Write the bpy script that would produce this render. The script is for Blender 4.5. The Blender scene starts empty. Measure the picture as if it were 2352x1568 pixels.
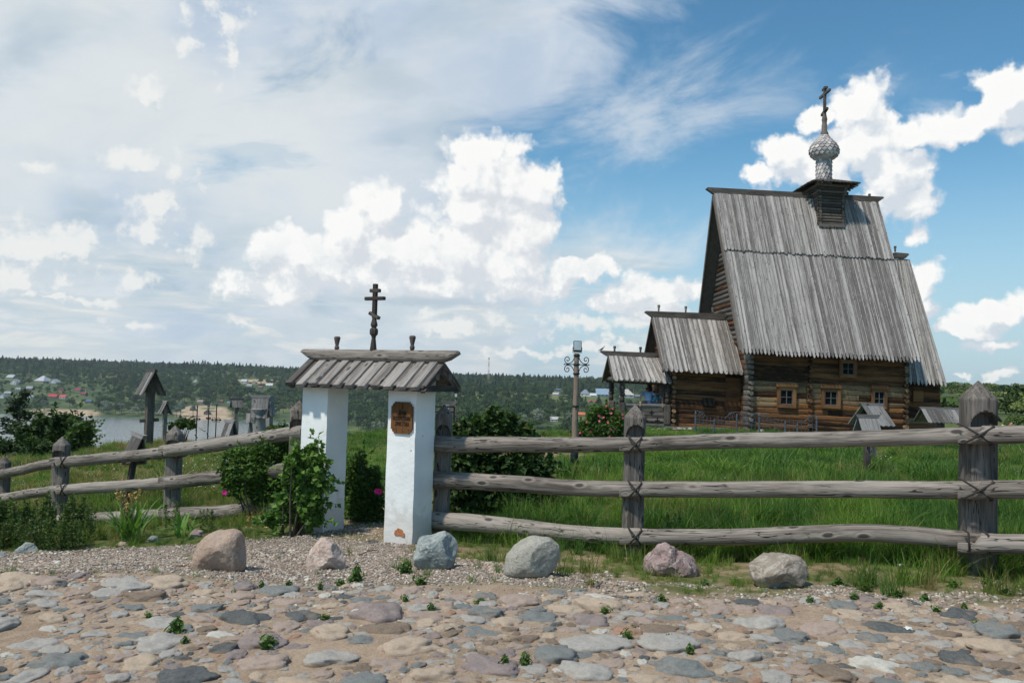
import bpy, math, random
import numpy as np
from mathutils import Vector, Matrix, Euler
from mathutils import noise as mnoise
rng = random.Random(7)
nr = np.random.RandomState(7)
R = math.radians
scene = bpy.context.scene
COL = scene.collection

# ---------------------------------------------------------------- camera
EYE = 1.6; F = 1950.0; W2, H2 = 1176.0, 784.0       # focal length and centre in the units of a 2352 px wide picture
PITCH = math.atan(84/1950); ROLL = 0.028
fw = Vector((0, math.cos(PITCH), math.sin(PITCH))); up0 = Vector((0, -math.sin(PITCH), math.cos(PITCH))); rt0 = Vector((1, 0, 0))
RT = rt0*math.cos(ROLL) + up0*math.sin(ROLL); UP = up0*math.cos(ROLL) - rt0*math.sin(ROLL)
cd = bpy.data.cameras.new('camera'); cam = bpy.data.objects.new('camera', cd); COL.objects.link(cam)
cd.sensor_width = 36; cd.lens = 36*F/2352; cd.clip_start = 0.1; cd.clip_end = 20000
M4 = Matrix((RT, UP, -fw)).transposed().to_4x4(); M4.translation = Vector((0, 0, EYE)); cam.matrix_world = M4
scene.camera = cam
scene.view_settings.view_transform = 'Standard'; scene.view_settings.look = 'None'
scene.view_settings.exposure = 0.0; scene.view_settings.gamma = 1
scene.render.engine = 'CYCLES'
scene.cycles.use_denoising = True
try: scene.cycles.denoiser = 'OPENIMAGEDENOISE'
except Exception: pass
scene.cycles.max_bounces = 5; scene.cycles.diffuse_bounces = 3; scene.cycles.glossy_bounces = 2
scene.cycles.transmission_bounces = 3; scene.cycles.transparent_max_bounces = 6; scene.cycles.volume_bounces = 1
scene.cycles.sample_clamp_indirect = 6

def ray(u, v): return fw + RT*((u-W2)/F) + UP*((H2-v)/F)
CAM = Vector((0, 0, EYE))
def at_y(u, v, y):
    r = ray(u, v); return CAM + r*(y/r.y)
def on_plane(u, v, p0, n):
    r = ray(u, v); return CAM + r*((p0-CAM).dot(n)/r.dot(n))
def az_el(u, v):
    r = ray(u, v).normalized(); return math.atan2(r.x, r.y), math.asin(r.z)

# ---------------------------------------------------------------- sun
SUN_EL, SUN_AZ = R(57), R(228)          # azimuth clockwise from +Y
sdir = Vector((math.sin(SUN_AZ)*math.cos(SUN_EL), math.cos(SUN_AZ)*math.cos(SUN_EL), math.sin(SUN_EL)))
sl = bpy.data.lights.new('sun', 'SUN'); so = bpy.data.objects.new('sun', sl); COL.objects.link(so)
sl.energy = 3.5; sl.angle = R(3); sl.color = (1.0, 0.93, 0.82)
so.rotation_euler = sdir.to_track_quat('Z', 'Y').to_euler(); so.location = (0, 0, 60)

# ---------------------------------------------------------------- node expression helper
class NB:
    def __init__(s, nt): s.nt = nt
    def n(s, t, **k):
        nd = s.nt.nodes.new(t)
        for a, b in k.items(): setattr(nd, a, b)
        return nd
    def lk(s, src, dst):
        if isinstance(src, E): s.nt.links.new(src.s, dst)
        elif isinstance(src, bpy.types.NodeSocket): s.nt.links.new(src, dst)
        else:
            if dst.type == 'RGBA' and len(src) == 3: src = (*src, 1)
            dst.default_value = src
    def m(s, op, a, b=0.0, c=0.0, clamp=False):
        nd = s.n('ShaderNodeMath', operation=op, use_clamp=clamp)
        s.lk(a, nd.inputs[0]); s.lk(b, nd.inputs[1]); s.lk(c, nd.inputs[2]); return E(s, nd.outputs[0])
    def vm(s, op, a, b=(0, 0, 0), scale=None):
        nd = s.n('ShaderNodeVectorMath', operation=op); s.lk(a, nd.inputs[0]); s.lk(b, nd.inputs[1])
        if scale is not None: s.lk(scale, nd.inputs['Scale'])
        return E(s, nd.outputs['Value' if op in ('LENGTH', 'DOT_PRODUCT', 'DISTANCE') else 'Vector'])
    def noise(s, vec, scale, detail=4, rough=.5, dist=0, color=False, lac=2.0, dim='3D'):
        nd = s.n('ShaderNodeTexNoise', noise_dimensions=dim); s.lk(vec, nd.inputs['Vector']); nd.inputs['Scale'].default_value = scale
        nd.inputs['Detail'].default_value = detail; nd.inputs['Roughness'].default_value = rough; nd.inputs['Distortion'].default_value = dist
        nd.inputs['Lacunarity'].default_value = lac
        return E(s, nd.outputs['Color' if color else 'Fac'])
    def vor(s, vec, scale, feature='F1', out='Distance', rnd=1.0, dim='3D'):
        nd = s.n('ShaderNodeTexVoronoi', feature=feature, voronoi_dimensions=dim); s.lk(vec, nd.inputs['Vector']); nd.inputs['Scale'].default_value = scale
        nd.inputs['Randomness'].default_value = rnd
        return E(s, nd.outputs[out])
    def ss(s, x, a, b):         # smoothstep a..b
        nd = s.n('ShaderNodeMapRange', interpolation_type='SMOOTHSTEP'); s.lk(x, nd.inputs[0]); s.lk(a, nd.inputs[1]); s.lk(b, nd.inputs[2]); return E(s, nd.outputs[0])
    def lr(s, x, a, b, c=0., d=1.):
        nd = s.n('ShaderNodeMapRange'); s.lk(x, nd.inputs[0])
        for i, q in enumerate((a, b, c, d)): nd.inputs[i+1].default_value = q
        return E(s, nd.outputs[0])
    def mix(s, f, a, b):
        nd = s.n('ShaderNodeMix', data_type='RGBA'); s.lk(f, nd.inputs[0]); s.lk(a, nd.inputs[6]); s.lk(b, nd.inputs[7]); return E(s, nd.outputs[2])
    def mul(s, a, b):
        nd = s.n('ShaderNodeMix', data_type='RGBA', blend_type='MULTIPLY'); nd.inputs[0].default_value = 1; s.lk(a, nd.inputs[6]); s.lk(b, nd.inputs[7]); return E(s, nd.outputs[2])
    def scl(s, c, f): return s.vm('SCALE', c, scale=f)
    def ramp(s, f, stops):
        nd = s.n('ShaderNodeValToRGB'); s.lk(f, nd.inputs[0]); cr = nd.color_ramp
        while len(cr.elements) < len(stops): cr.elements.new(.5)
        for e, (p, c) in zip(cr.elements, stops): e.position = p; e.color = (*c, 1)
        return E(s, nd.outputs[0])
    def comb(s, x, y, z):
        nd = s.n('ShaderNodeCombineXYZ'); s.lk(x, nd.inputs[0]); s.lk(y, nd.inputs[1]); s.lk(z, nd.inputs[2]); return E(s, nd.outputs[0])
    def sep(s, v):
        nd = s.n('ShaderNodeSeparateXYZ'); s.lk(v, nd.inputs[0]); return [E(s, o) for o in nd.outputs]
    def attr(s, name, out='Fac'):
        nd = s.n('ShaderNodeAttribute', attribute_name=name); return E(s, nd.outputs[out])
class E:
    def __init__(s, b, sock): s.b = b; s.s = sock
    def __add__(s, o): return s.b.m('ADD', s, o)
    def __radd__(s, o): return s.b.m('ADD', s, o)
    def __sub__(s, o): return s.b.m('SUBTRACT', s, o)
    def __rsub__(s, o): return s.b.m('SUBTRACT', o, s)
    def __mul__(s, o): return s.b.m('MULTIPLY', s, o)
    def __rmul__(s, o): return s.b.m('MULTIPLY', s, o)
    def __truediv__(s, o): return s.b.m('DIVIDE', s, o)

# ---------------------------------------------------------------- world: Nishita blue + clouds laid out by compass direction and height
wd = bpy.data.worlds.new('World'); scene.world = wd; wd.use_nodes = True
wd.node_tree.nodes.clear()
b = NB(wd.node_tree)
def detail_group():
    """warped position and billow detail shared by every cloud field"""
    g = bpy.data.node_groups.new('cloud_detail', 'ShaderNodeTree')
    g.interface.new_socket('P', in_out='INPUT', socket_type='NodeSocketVector')
    g.interface.new_socket('Pw', in_out='OUTPUT', socket_type='NodeSocketVector')
    g.interface.new_socket('B', in_out='OUTPUT', socket_type='NodeSocketFloat')
    g.interface.new_socket('N', in_out='OUTPUT', socket_type='NodeSocketFloat')
    q = NB(g); gi = q.n('NodeGroupInput'); go = q.n('NodeGroupOutput'); P = E(q, gi.outputs[0])
    wc = q.vm('SUBTRACT', q.noise(P, 18, 4, .6, color=True, dim='2D'), (.5, .5, .5))
    Pw = q.vm('ADD', P, q.scl(wc, .045))
    bil = 1.0 - q.vor(Pw, 24, 'SMOOTH_F1', dim='2D')*1.6
    bil2 = 1.0 - q.vor(Pw, 66, 'F1', dim='2D')*1.5
    fb = q.noise(P, 42, 6, .62, dim='2D')
    q.lk(Pw, go.inputs[0]); q.lk((bil-.42) + (bil2-.42)*.40, go.inputs[1]); q.lk(fb-.5, go.inputs[2]); return g
def cloud_group(name, blobs, amp, namp):
    """field of overlapping puffs in (azimuth, elevation); positive inside the cloud"""
    g = bpy.data.node_groups.new(name, 'ShaderNodeTree')
    for nm, ty in (('Pw', 'Vector'), ('B', 'Float'), ('N', 'Float')): g.interface.new_socket(nm, in_out='INPUT', socket_type='NodeSocket'+ty)
    g.interface.new_socket('D', in_out='OUTPUT', socket_type='NodeSocketFloat')
    q = NB(g); gi = q.n('NodeGroupInput'); go = q.n('NodeGroupOutput')
    Pw = E(q, gi.outputs[0]); acc = None
    for (u, v, ru, rv) in blobs:
        a, e = az_el(u, v)
        k = 1.5 if (ru > 60 or rv > 60) else 1.0
        mp = q.n('ShaderNodeVectorMath', operation='MULTIPLY_ADD'); q.lk(Pw, mp.inputs[0])
        mp.inputs[1].default_value = (F/ru*k, F/rv*k, 0); mp.inputs[2].default_value = (-a*F/ru*k, -e*F/rv*k, 0)
        d = k - q.vm('LENGTH', E(q, mp.outputs[0]))
        acc = d if acc is None else q.m('SMOOTH_MAX', acc, d, .25)
    q.lk(acc + E(q, gi.outputs[1])*amp + E(q, gi.outputs[2])*namp, go.inputs[0]); return g
CUM = [(1120,395,125,85),(1035,375,45,50),(1230,440,62,70),(1100,500,105,90),(1180,520,90,90),(1060,590,150,100),(1170,610,110,80),
       (960,590,90,75),(870,480,60,70),(820,540,80,70),(690,570,90,60),(620,580,55,50),(740,620,150,60),(880,570,70,55),(1000,650,260,45),(1180,655,120,38),
       (1290,622,58,34),(1350,618,52,28),(1460,665,70,48),(1545,668,62,36),(1600,655,35,24),(1420,700,90,32),(1520,715,85,30),(650,660,140,40)]
CUMR = [(1995,215,52,42),(1960,262,62,58),(1880,285,42,42),(1800,345,62,45),(1735,405,45,28),(1990,340,75,80),(1890,370,120,60),(2090,310,60,42),(2150,300,60,42),(2050,400,72,80),(2210,295,60,34),
        (2285,180,52,40),(2325,230,60,62),(2270,265,60,30),(2100,475,50,50),(2110,540,36,22),(2010,460,60,50),(2352,310,50,34),(2135,612,44,28),(2125,655,36,32),(2145,700,30,26),(2280,722,72,26),(2340,700,50,30),
        (2210,755,62,20),(2270,790,50,14),(2295,858,34,14),(2210,862,30,8),(2230,745,45,24)]
LOW = [(60,570,90,55),(160,560,70,50),(80,640,110,40),(300,370,72,45),(400,400,55,50),(370,470,60,60),(340,540,60,50),(430,560,50,50),(190,620,40,50),(320,640,50,40),
       (525,40,60,45),(530,120,40,60),(425,30,24,30),(430,100,26,22),(345,210,45,50),(60,380,60,22),(1050,760,95,26),(1130,740,60,30),(1330,750,110,28),(1250,735,60,24),(1470,745,110,30),(1560,700,70,24),(1000,730,60,24),
       (1400,800,110,18),(1200,810,120,14),(560,745,60,14),(300,750,90,20),(130,680,130,18)]
gA = cloud_group('puffs_a', [(u, v, ru*1.17, rv*1.17) for u, v, ru, rv in CUM], .62, .75); gB = cloud_group('puffs_b', [(u, v, ru*1.12, rv*1.12) for u, v, ru, rv in CUMR], .55, .65); gC = cloud_group('puffs_c', LOW, .6, 2.3); gD = detail_group()
tc = b.n('ShaderNodeTexCoord'); sx, sy, sz = b.sep(tc.outputs['Generated'])
az = b.m('ARCTAN2', sx, sy); el = b.m('ARCSINE', sz)
P = b.comb(az, el, 0.0)
LOFF = (-0.010, 0.022, 0)
def det_(vec):
    nd = b.n('ShaderNodeGroup'); nd.node_tree = gD; b.lk(vec, nd.inputs[0]); return nd.outputs
DET = [det_(P), det_(b.vm('ADD', P, LOFF))]
def lit(g):
    o = []
    for dt in DET:
        nd = b.n('ShaderNodeGroup'); nd.node_tree = g
        for i in range(3): b.lk(dt[i], nd.inputs[i])
        o.append(E(b, nd.outputs[0]))
    return o[0], o[0]-o[1]
sky = b.n('ShaderNodeTexSky', sky_type='NISHITA'); sky.sun_disc = False; sky.sun_elevation = SUN_EL; sky.sun_rotation = SUN_AZ
sky.air_density = 1.0; sky.dust_density = 0.6; sky.ozone_density = 2.0; sky.altitude = 100
base = b.scl(E(b, sky.outputs[0]), .085)
base = b.mul(base, (.86, 1.42, 1.50))
horiz = b.ss(el, .30, -.02)
col = b.mix(horiz*.9, base, (.52, .66, .76))
# high thin veil: thick in the left of the view, thinning to clear blue on the right
vn = b.noise(b.vm('MULTIPLY', P, (1.0, 1.9, 1)), 3.2, 8, .58, dist=.35, dim='2D')
vn2 = b.noise(b.comb(az*1.0+el*.8, el*2.3-az*.8, 0.0), 3.3, 8, .62, dist=.3, dim='2D')
front = b.ss(b.m('ABSOLUTE', az), 1.9, .75)
left = b.ss(az - b.ss(el, .22, .48)*.22, .28, -.22)
topc = b.ss(el, .16, .50)
veil = b.ss(left*.95 + (vn-.5)*2.6, .18, .80)
wisp = b.ss(vn2 + b.ss(az, .42, .0)*.22 + topc*.02, .54, .90)*b.ss(az, .52, .22)*.75
veil = b.m('MAXIMUM', veil, wisp)*front
vcol = b.mix(b.ss(vn2, .32, .66), (.52, .62, .75), (.73, .78, .83))
# broad grey-blue undersides in the overcast left
dk = b.ss(b.noise(b.vm('MULTIPLY', P, (1.0, 2.4, 1)), 4.4, 5, .55, dist=.3, dim='2D'), .50, .72)*b.ss(az, .15, -.15)
vcol = b.mix(dk*.8, vcol, (.40, .52, .62))
warm = b.ss(b.noise(P, 2.6, 4, .5, dim='2D'), .44, .62)
vcol = b.mix(warm*b.ss(az, .05, -.3)*.7, vcol, (.80, .83, .82))
col = b.mix(veil*.93, col, vcol)
# low layered bands near the horizon
bn = b.noise(b.vm('MULTIPLY', P, (1.6, 8.5, 1)), 4.5, 7, .58, dist=.25, dim='2D')
band = b.ss(bn + b.ss(az, .35, -.1)*.08, .46, .62)*b.ss(el, .20, .09)*b.ss(el, -.01, .03)
bc = b.mix(b.ss(bn, .5, .68), (.60, .69, .75), (.82, .83, .81))
col = b.mix(band*.85*front*b.ss(az, .45, .1), col, bc)
dkb = b.ss(b.noise(b.vm('MULTIPLY', P, (1.3, 7.5, 1)), 5.3, 5, .5, dim='2D'), .52, .66)*b.ss(el, .19, .12)*b.ss(el, .02, .06)*b.ss(az, .28, .12)
col = b.mix(dkb*.5, col, (.48, .60, .69))
det = E(b, DET[0][2]) + .5
for g, hi, lo, soft, op in ((gC, (.88, .89, .87), (.60, .68, .74), 1.0, .92), (gB, (1.0, 1.0, .98), (.66, .72, .79), .55, 1.0), (gA, (.99, .99, .97), (.69, .73, .78), .60, 1.0)):
    D, s = lit(g)
    al = b.ss(D, .0, soft)
    sh = b.ss(s, .60, -.60)          # 0 = lit, 1 = turned from the light
    thick = b.ss(D, .15, 1.3)
    c = b.mix(b.m('MAXIMUM', b.m('MINIMUM', 1.15 - sh*1.25 + (det-.5)*.5, 1.0), 0.0), lo, hi)
    c = b.mix(thick*.15, c, (.80, .83, .86))
    if g is gA: c = b.mix(b.ss(el, az_el(1000, 520)[1], az_el(1000, 705)[1])*b.ss(det, .62, .38)*.75, c, (.66, .72, .78))
    col = b.mix(al*op, col, c)
# flat grey base under the big cumulus
a0, e0 = az_el(1010, 697)
fl = b.vm('LENGTH', b.vm('MULTIPLY', b.vm('SUBTRACT', b.vm('ADD', P, b.scl(b.vm('SUBTRACT', b.noise(P, 16, 4, .6, color=True, dim='2D'), (.5, .5, .5)), .03)), (a0, e0, 0)), (F/260, F/14, 0)))
col = b.mix(b.ss(fl, 1.15, .1)*.65, col, (.47, .57, .66))
grd = b.ss(el, -.005, -.05)
col = b.mix(grd, col, (.25, .30, .28))
bg = b.n('ShaderNodeBackground'); b.lk(col, bg.inputs[0]); bg.inputs[1].default_value = 1.0
wo = b.n('ShaderNodeOutputWorld'); wd.node_tree.links.new(bg.outputs[0], wo.inputs[0])
wd.cycles.sampling_method = 'MANUAL'; wd.cycles.sample_map_resolution = 512
# ---------------------------------------------------------------- mesh helpers
def tag(o, label=None, cat=None, group=None, kind=None):
    if label: o['label'] = label
    if cat: o['category'] = cat
    if group: o['group'] = group
    if kind: o['kind'] = kind
    return o
def empty(name, loc=(0, 0, 0), label=None, cat=None, group=None):
    o = bpy.data.objects.new(name, None); COL.objects.link(o); o.location = loc; o.empty_display_size = .1
    return tag(o, label, cat, group)
def link(name, me, mat=None, parent=None):
    o = bpy.data.objects.new(name, me); COL.objects.link(o)
    if mat and not me.materials: me.materials.append(mat)
    if parent:
        o.parent = parent; o.matrix_parent_inverse = Matrix.Identity(4)
        if getattr(parent, 'world_built', None): pass
        wm = WORLD.get(parent.name)
        if wm is None: wm = Matrix.LocRotScale(parent.location, parent.rotation_euler, parent.scale)
        o.matrix_parent_inverse = wm.inverted()
        WORLD[o.name] = Matrix.Identity(4)
    return o
WORLD = {}
def copy_thing(src, loc, rz=0, scale=1.0, label=None):
    """copy a thing and its parts; parts are modelled round the thing's own origin"""
    r = src.copy(); COL.objects.link(r); r.location = loc; r.rotation_euler = (0, 0, rz); r.scale = (scale,)*3
    if label: r['label'] = label
    for ch in src.children:
        c = ch.copy(); COL.objects.link(c); c.parent = r
    return r
def orth(d):
    d = d.normalized(); a = Vector((0, 0, 1)) if abs(d.z) < .9 else Vector((0, 1, 0))
    x = d.cross(a).normalized(); return d, x, x.cross(d).normalized()
def vn3(x, y, z=0.0): return mnoise.noise(Vector((x, y, z)))
class MB:
    """collects geometry with 'g' (grain coordinate, x along the grain) and 'tone' (a random number per piece)"""
    def __init__(s): s.v = []; s.f = []; s.g = []; s.t = []; s.sm = []; s.mi = []; s.cur = 0
    def add(s, vs, fs, gs=None, tone=None, smooth=False):
        o = len(s.v); s.v += [tuple(p) for p in vs]; s.f += [tuple(i+o for i in f) for f in fs]
        s.g += [tuple(p) for p in (gs if gs is not None else vs)]
        s.t += [rng.random() if tone is None else tone]*len(vs); s.sm += [smooth]*len(fs); s.mi += [s.cur]*len(fs)
        return s
    def build(s, name, mat, parent=None):
        me = bpy.data.meshes.new(name); me.from_pydata(s.v, [], s.f)
        a = me.attributes.new('g', 'FLOAT_VECTOR', 'POINT'); a.data.foreach_set('vector', np.array(s.g, dtype='f').ravel())
        a = me.attributes.new('tone', 'FLOAT', 'POINT'); a.data.foreach_set('value', np.array(s.t, dtype='f'))
        me.polygons.foreach_set('use_smooth', s.sm)
        if isinstance(mat, (list, tuple)):
            for q in mat: me.materials.append(q)
            me.polygons.foreach_set('material_index', s.mi); mat = mat[0]
        me.update()
        return link(name, me, mat, parent)
    def prism(s, pts, d, axis='z', tone=None, ext=None, M=None):
        """polygon pts (list of Vector) extruded by vector d"""
        n = len(pts); pts = [Vector(p) for p in pts]; d = Vector(d)
        vs = pts + [p+d for p in pts]
        fs = [tuple(range(n-1, -1, -1)), tuple(range(n, 2*n))] + [(i, (i+1) % n, n+(i+1) % n, n+i) for i in range(n)]
        off = Vector((rng.uniform(0, 50), rng.uniform(0, 50), rng.uniform(0, 50)))
        gd = ext.normalized() if ext else d.normalized(); _, gx, gy = orth(gd)
        gs = [Vector((p.dot(gd), p.dot(gx), p.dot(gy)))+off for p in vs]
        return s.add(vs, fs, gs, tone)
    def box(s, c, sz, rot=None, grain=0, tone=None, bev=0.0):
        c = Vector(c); h = Vector(sz)/2
        rot = rot or Matrix.Identity(3)
        off = Vector((rng.uniform(0, 50), rng.uniform(0, 50), rng.uniform(0, 50)))
        perm = [(0, 1, 2), (1, 0, 2), (2, 0, 1)][grain]
        if bev <= 0:
            loc = [Vector((sx*h.x, sy*h.y, sz_*h.z)) for sx in (-1, 1) for sy in (-1, 1) for sz_ in (-1, 1)]
            fs = [(0, 1, 3, 2), (4, 6, 7, 5), (0, 4, 5, 1), (2, 3, 7, 6), (0, 2, 6, 4), (1, 5, 7, 3)]
        else:
            a = perm[0]; o1, o2 = [i for i in (0, 1, 2) if i != a]
            prof = [(-1, -1, 1, 0), (-1, -1, 0, 1), (-1, 1, 0, -1), (-1, 1, 1, 0), (1, 1, -1, 0), (1, 1, 0, -1), (1, -1, 0, 1), (1, -1, -1, 0)]
            loc = []
            for e, k in ((-1, 1), (-1, 0), (1, 0), (1, 1)):
                for (x, y, dx, dy) in prof:
                    p = [0, 0, 0]; p[a] = e*(h[a]-(0 if k else bev)) ; q = bev if k else 0
                    p[o1] = x*(h[o1]-q) + dx*bev; p[o2] = y*(h[o2]-q) + dy*bev; loc.append(Vector(p))
            fs = [(j*8+i, j*8+(i+1) % 8, j*8+8+(i+1) % 8, j*8+8+i) for j in range(3) for i in range(8)] + [tuple(range(7, -1, -1)), tuple(range(24, 32))]
        vs = [c + rot @ p for p in loc]
        gs = [Vector((p[perm[0]], p[perm[1]], p[perm[2]]))+off for p in loc]
        return s.add(vs, fs, gs, tone)
    def bar(s, p0, p1, w, t, side=None, tone=None, bev=0.0):
        """rectangular bar from p0 to p1; w across 'side', t the other way"""
        p0 = Vector(p0); p1 = Vector(p1); d = (p1-p0); L = d.length; d.normalize()
        sd = Vector(side) if side is not None else orth(d)[1]
        sd = (sd - d*sd.dot(d)).normalized(); th = d.cross(sd)
        rot = Matrix((d, sd, th)).transposed()
        return s.box((p0+p1)/2, (L, w, t), rot, 0, tone, bev)
    def tube(s, pts, rad, n=8, caps=True, tone=None, rough=0.0, fs=3.0, seed=None, squash=None, smooth=True):
        """lofted round log through pts; rad a number or a list; rough = relative bumpiness"""
        pts = [Vector(p) for p in pts]; m = len(pts)
        rad = [rad]*m if not hasattr(rad, '__len__') else rad
        sd = rng.uniform(0, 99) if seed is None else seed
        vs = []; gs = []; L = 0; x = None
        for i, p in enumerate(pts):
            t = (pts[min(i+1, m-1)]-pts[max(i-1, 0)]).normalized()
            if x is None: _, x, y = orth(t)
            else: x = (x - t*x.dot(t)).normalized()
            y = t.cross(x)
            if i: L += (p-pts[i-1]).length
            for k in range(n):
                a = 2*math.pi*k/n; r = rad[i]
                if rough: r *= 1 + rough*(vn3(L*fs+sd, math.cos(a)*1.3, math.sin(a)*1.3+sd) + .5*vn3(L*fs*3+sd, math.cos(a)*3, math.sin(a)*3))
                q = p + x*(math.cos(a)*r) + y*(math.sin(a)*r)
                if squash: q = squash(q, p, L)
                vs.append(q); gs.append((L+sd*7, math.cos(a)*rad[i]+sd, math.sin(a)*rad[i]))
        f = [(i*n+k, i*n+(k+1) % n, (i+1)*n+(k+1) % n, (i+1)*n+k) for i in range(m-1) for k in range(n)]
        s.add(vs, f, gs, tone, smooth)
        if caps:
            tn = s.t[-1]
            for i, rev in ((0, True), (m-1, False)):
                ring = vs[i*n:(i+1)*n]; s.add(ring, [tuple(range(n))[::-1] if rev else tuple(range(n))], [(sd+50, g[1]*1, g[2]) for g in gs[i*n:(i+1)*n]], tn)
        return s
    def lathe(s, c, prof, n=12, tone=None, ax=None, smooth=True, M=None, phase=0.0, grain=True):
        """profile [(r, z)] turned about the vertical through c"""
        c = Vector(c); sd = rng.uniform(0, 50); vs = []; gs = []
        for r, z in prof:
            for k in range(n):
                a = 2*math.pi*k/n+phase; p = Vector((r*math.cos(a), r*math.sin(a), z))
                gs.append((z+sd, p.x+sd, p.y)); vs.append(c + (M @ p if M else p))
        f = [(i*n+k, i*n+(k+1) % n, (i+1)*n+(k+1) % n, (i+1)*n+k) for i in range(len(prof)-1) for k in range(n)]
        if prof[0][0] > 1e-4: f.append(tuple(range(n))[::-1])
        if prof[-1][0] > 1e-4: f.append(tuple(range((len(prof)-1)*n, len(prof)*n)))
        return s.add(vs, f, gs, tone, smooth)
def quads_mesh(name, V, Fc, mat, parent=None, attrs=None, smooth=False):
    """fast mesh from numpy arrays: V (n,3), Fc (m,k)"""
    me = bpy.data.meshes.new(name); k = Fc.shape[1]
    me.vertices.add(len(V)); me.vertices.foreach_set('co', V.astype('f').ravel())
    me.loops.add(len(Fc)*k); me.loops.foreach_set('vertex_index', Fc.astype('i').ravel())
    me.polygons.add(len(Fc)); me.polygons.foreach_set('loop_start', np.arange(0, len(Fc)*k, k, dtype='i'))
    me.polygons.foreach_set('use_smooth', np.full(len(Fc), smooth))
    me.update(calc_edges=True); me.validate()
    for nm, arr in (attrs or {}).items():
        if arr.ndim == 1: a = me.attributes.new(nm, 'FLOAT', 'POINT'); a.data.foreach_set('value', arr.astype('f'))
        else: a = me.attributes.new(nm, 'FLOAT_VECTOR', 'POINT'); a.data.foreach_set('vector', arr.astype('f').ravel())
    return link(name, me, mat, parent)
def leaves(name, C, size, mat, parent=None, updir=.35, aspect=.55, var=.5, N=None, droop=0.0):
    """one mesh of folded leaf blades at centres C"""
    C = np.asarray(C); n = len(C)
    d = nr.normal(size=(n, 3)); d[:, 2] = d[:, 2]*.6 - droop
    if N is not None: d = d + np.asarray(N)*1.0
    d /= np.linalg.norm(d, axis=1)[:, None]
    nn = nr.normal(size=(n, 3))*.8 + np.array([0, 0, updir*3])
    if N is not None: nn = nn + np.asarray(N)*.8
    s = np.cross(d, nn); s /= np.linalg.norm(s, axis=1)[:, None]+1e-9; up = np.cross(s, d)
    L = size*(1+nr.uniform(-var, var, n))[:, None]; w = L*aspect*.5
    base = C - d*L*.5; tip = C + d*L*.5; mid = C - d*L*.08
    V = np.stack([base, mid + s*w + up*w*.35, tip - up*L*.08, mid - s*w + up*w*.35], 1).reshape(-1, 3)
    i = np.arange(n)*4; Fc = np.stack([np.stack([i, i+1, i+2], 1), np.stack([i, i+2, i+3], 1)], 1).reshape(-1, 3)
    tone = np.repeat(nr.uniform(0, 1, n), 4)
    return quads_mesh(name, V, Fc, mat, parent, {'tone': tone})
def clump_points(c, r, n, ncl=14, fill=.35, crad=.42, flat=1.0):
    """points in clumps over a lumpy ellipsoid (centre c, radii r); returns points, normals"""
    c = np.array(c); r = np.array(r)
    cd_ = nr.normal(size=(ncl, 3)); cd_ /= np.linalg.norm(cd_, axis=1)[:, None]
    cc = cd_*nr.uniform(fill, 1-crad*.6, (ncl, 1)); cr = nr.uniform(crad*.65, crad*1.2, ncl)
    k = nr.randint(0, ncl, n); q = nr.normal(size=(n, 3)); q /= np.linalg.norm(q, axis=1)[:, None]
    rad = cr[k]*nr.uniform(.35, 1, n)**.45
    p = cc[k] + q*rad[:, None]
    return c + p*r, q
def vnoise2(x, y, seed=0):
    """numpy value noise"""
    xi = np.floor(x).astype(int); yi = np.floor(y).astype(int); fx = x-xi; fy = y-yi
    fx = fx*fx*(3-2*fx); fy = fy*fy*(3-2*fy)
    def h(a, b_):
        n = (a*374761393 + b_*668265263 + seed*1442695041) & 0x7fffffff
        n = ((n ^ (n >> 13))*1274126177) & 0x7fffffff; return ((n ^ (n >> 16)) & 0xffff)/65535.
    return (h(xi, yi)*(1-fx)+h(xi+1, yi)*fx)*(1-fy) + (h(xi, yi+1)*(1-fx)+h(xi+1, yi+1)*fx)*fy
def fbm2(x, y, o=4, seed=0):
    x = np.asarray(x, dtype=float); y = np.asarray(y, dtype=float)
    s = 0; a = .5; t = 0
    for i in range(o): s = s + a*vnoise2(x*2**i+i*17.3, y*2**i-i*9.1, seed+i); t += a; a *= .5
    return s/t

# ---------------------------------------------------------------- ground shape
ANCH = np.array([  # x, y, z
 (-12,3,-.1),(-6,3,0),(0,3,0),(6,3,0),(12,3,0),(-6,5.5,-.02),(0,5.5,0),(6,5.5,0),(-3,6.7,-.03),(0,6.7,-.02),(3,6.7,0),(-6,7,-.12),(-10,7,-.4),
 (4.06,7.4,.02),(1.26,8.7,-.15),(-.8,9.9,-.27),(-1.1,9.6,-.27),(-2.3,10.2,-.27),(-5.04,12.7,-.76),(-7.3,13.8,-1.1),(-9.6,16,-1.4),(-5.2,8.6,-.34),(-3,9,-.24),(-4,9.6,-.35),
 (7,6.2,.05),(12,6,.1),(8,12,-.05),(3,12,-.15),(0,14,-.25),(-1.5,16,-.28),(-3.5,16,-.42),(-6,19,-.62),(-9,22,-.72),(-11,26,-.74),(-14,26,-1.25),(-14,20,-1.75),(-20,20,-3.2),(-20,28,-2.0),
 (-5,26,-.44),(0,26,-.32),(6,20,-.15),(12,20,-.1),(20,22,-.1),(8,32,-.22),(15,33,-.3),(24,34,-.7),(30,30,-.9),(26,46,-1.8),(-2,31,-.38),(-9,31,-.95),(12,42,-.35),(22,44,-1.5),(3,36,-.32)], dtype=float)
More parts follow.
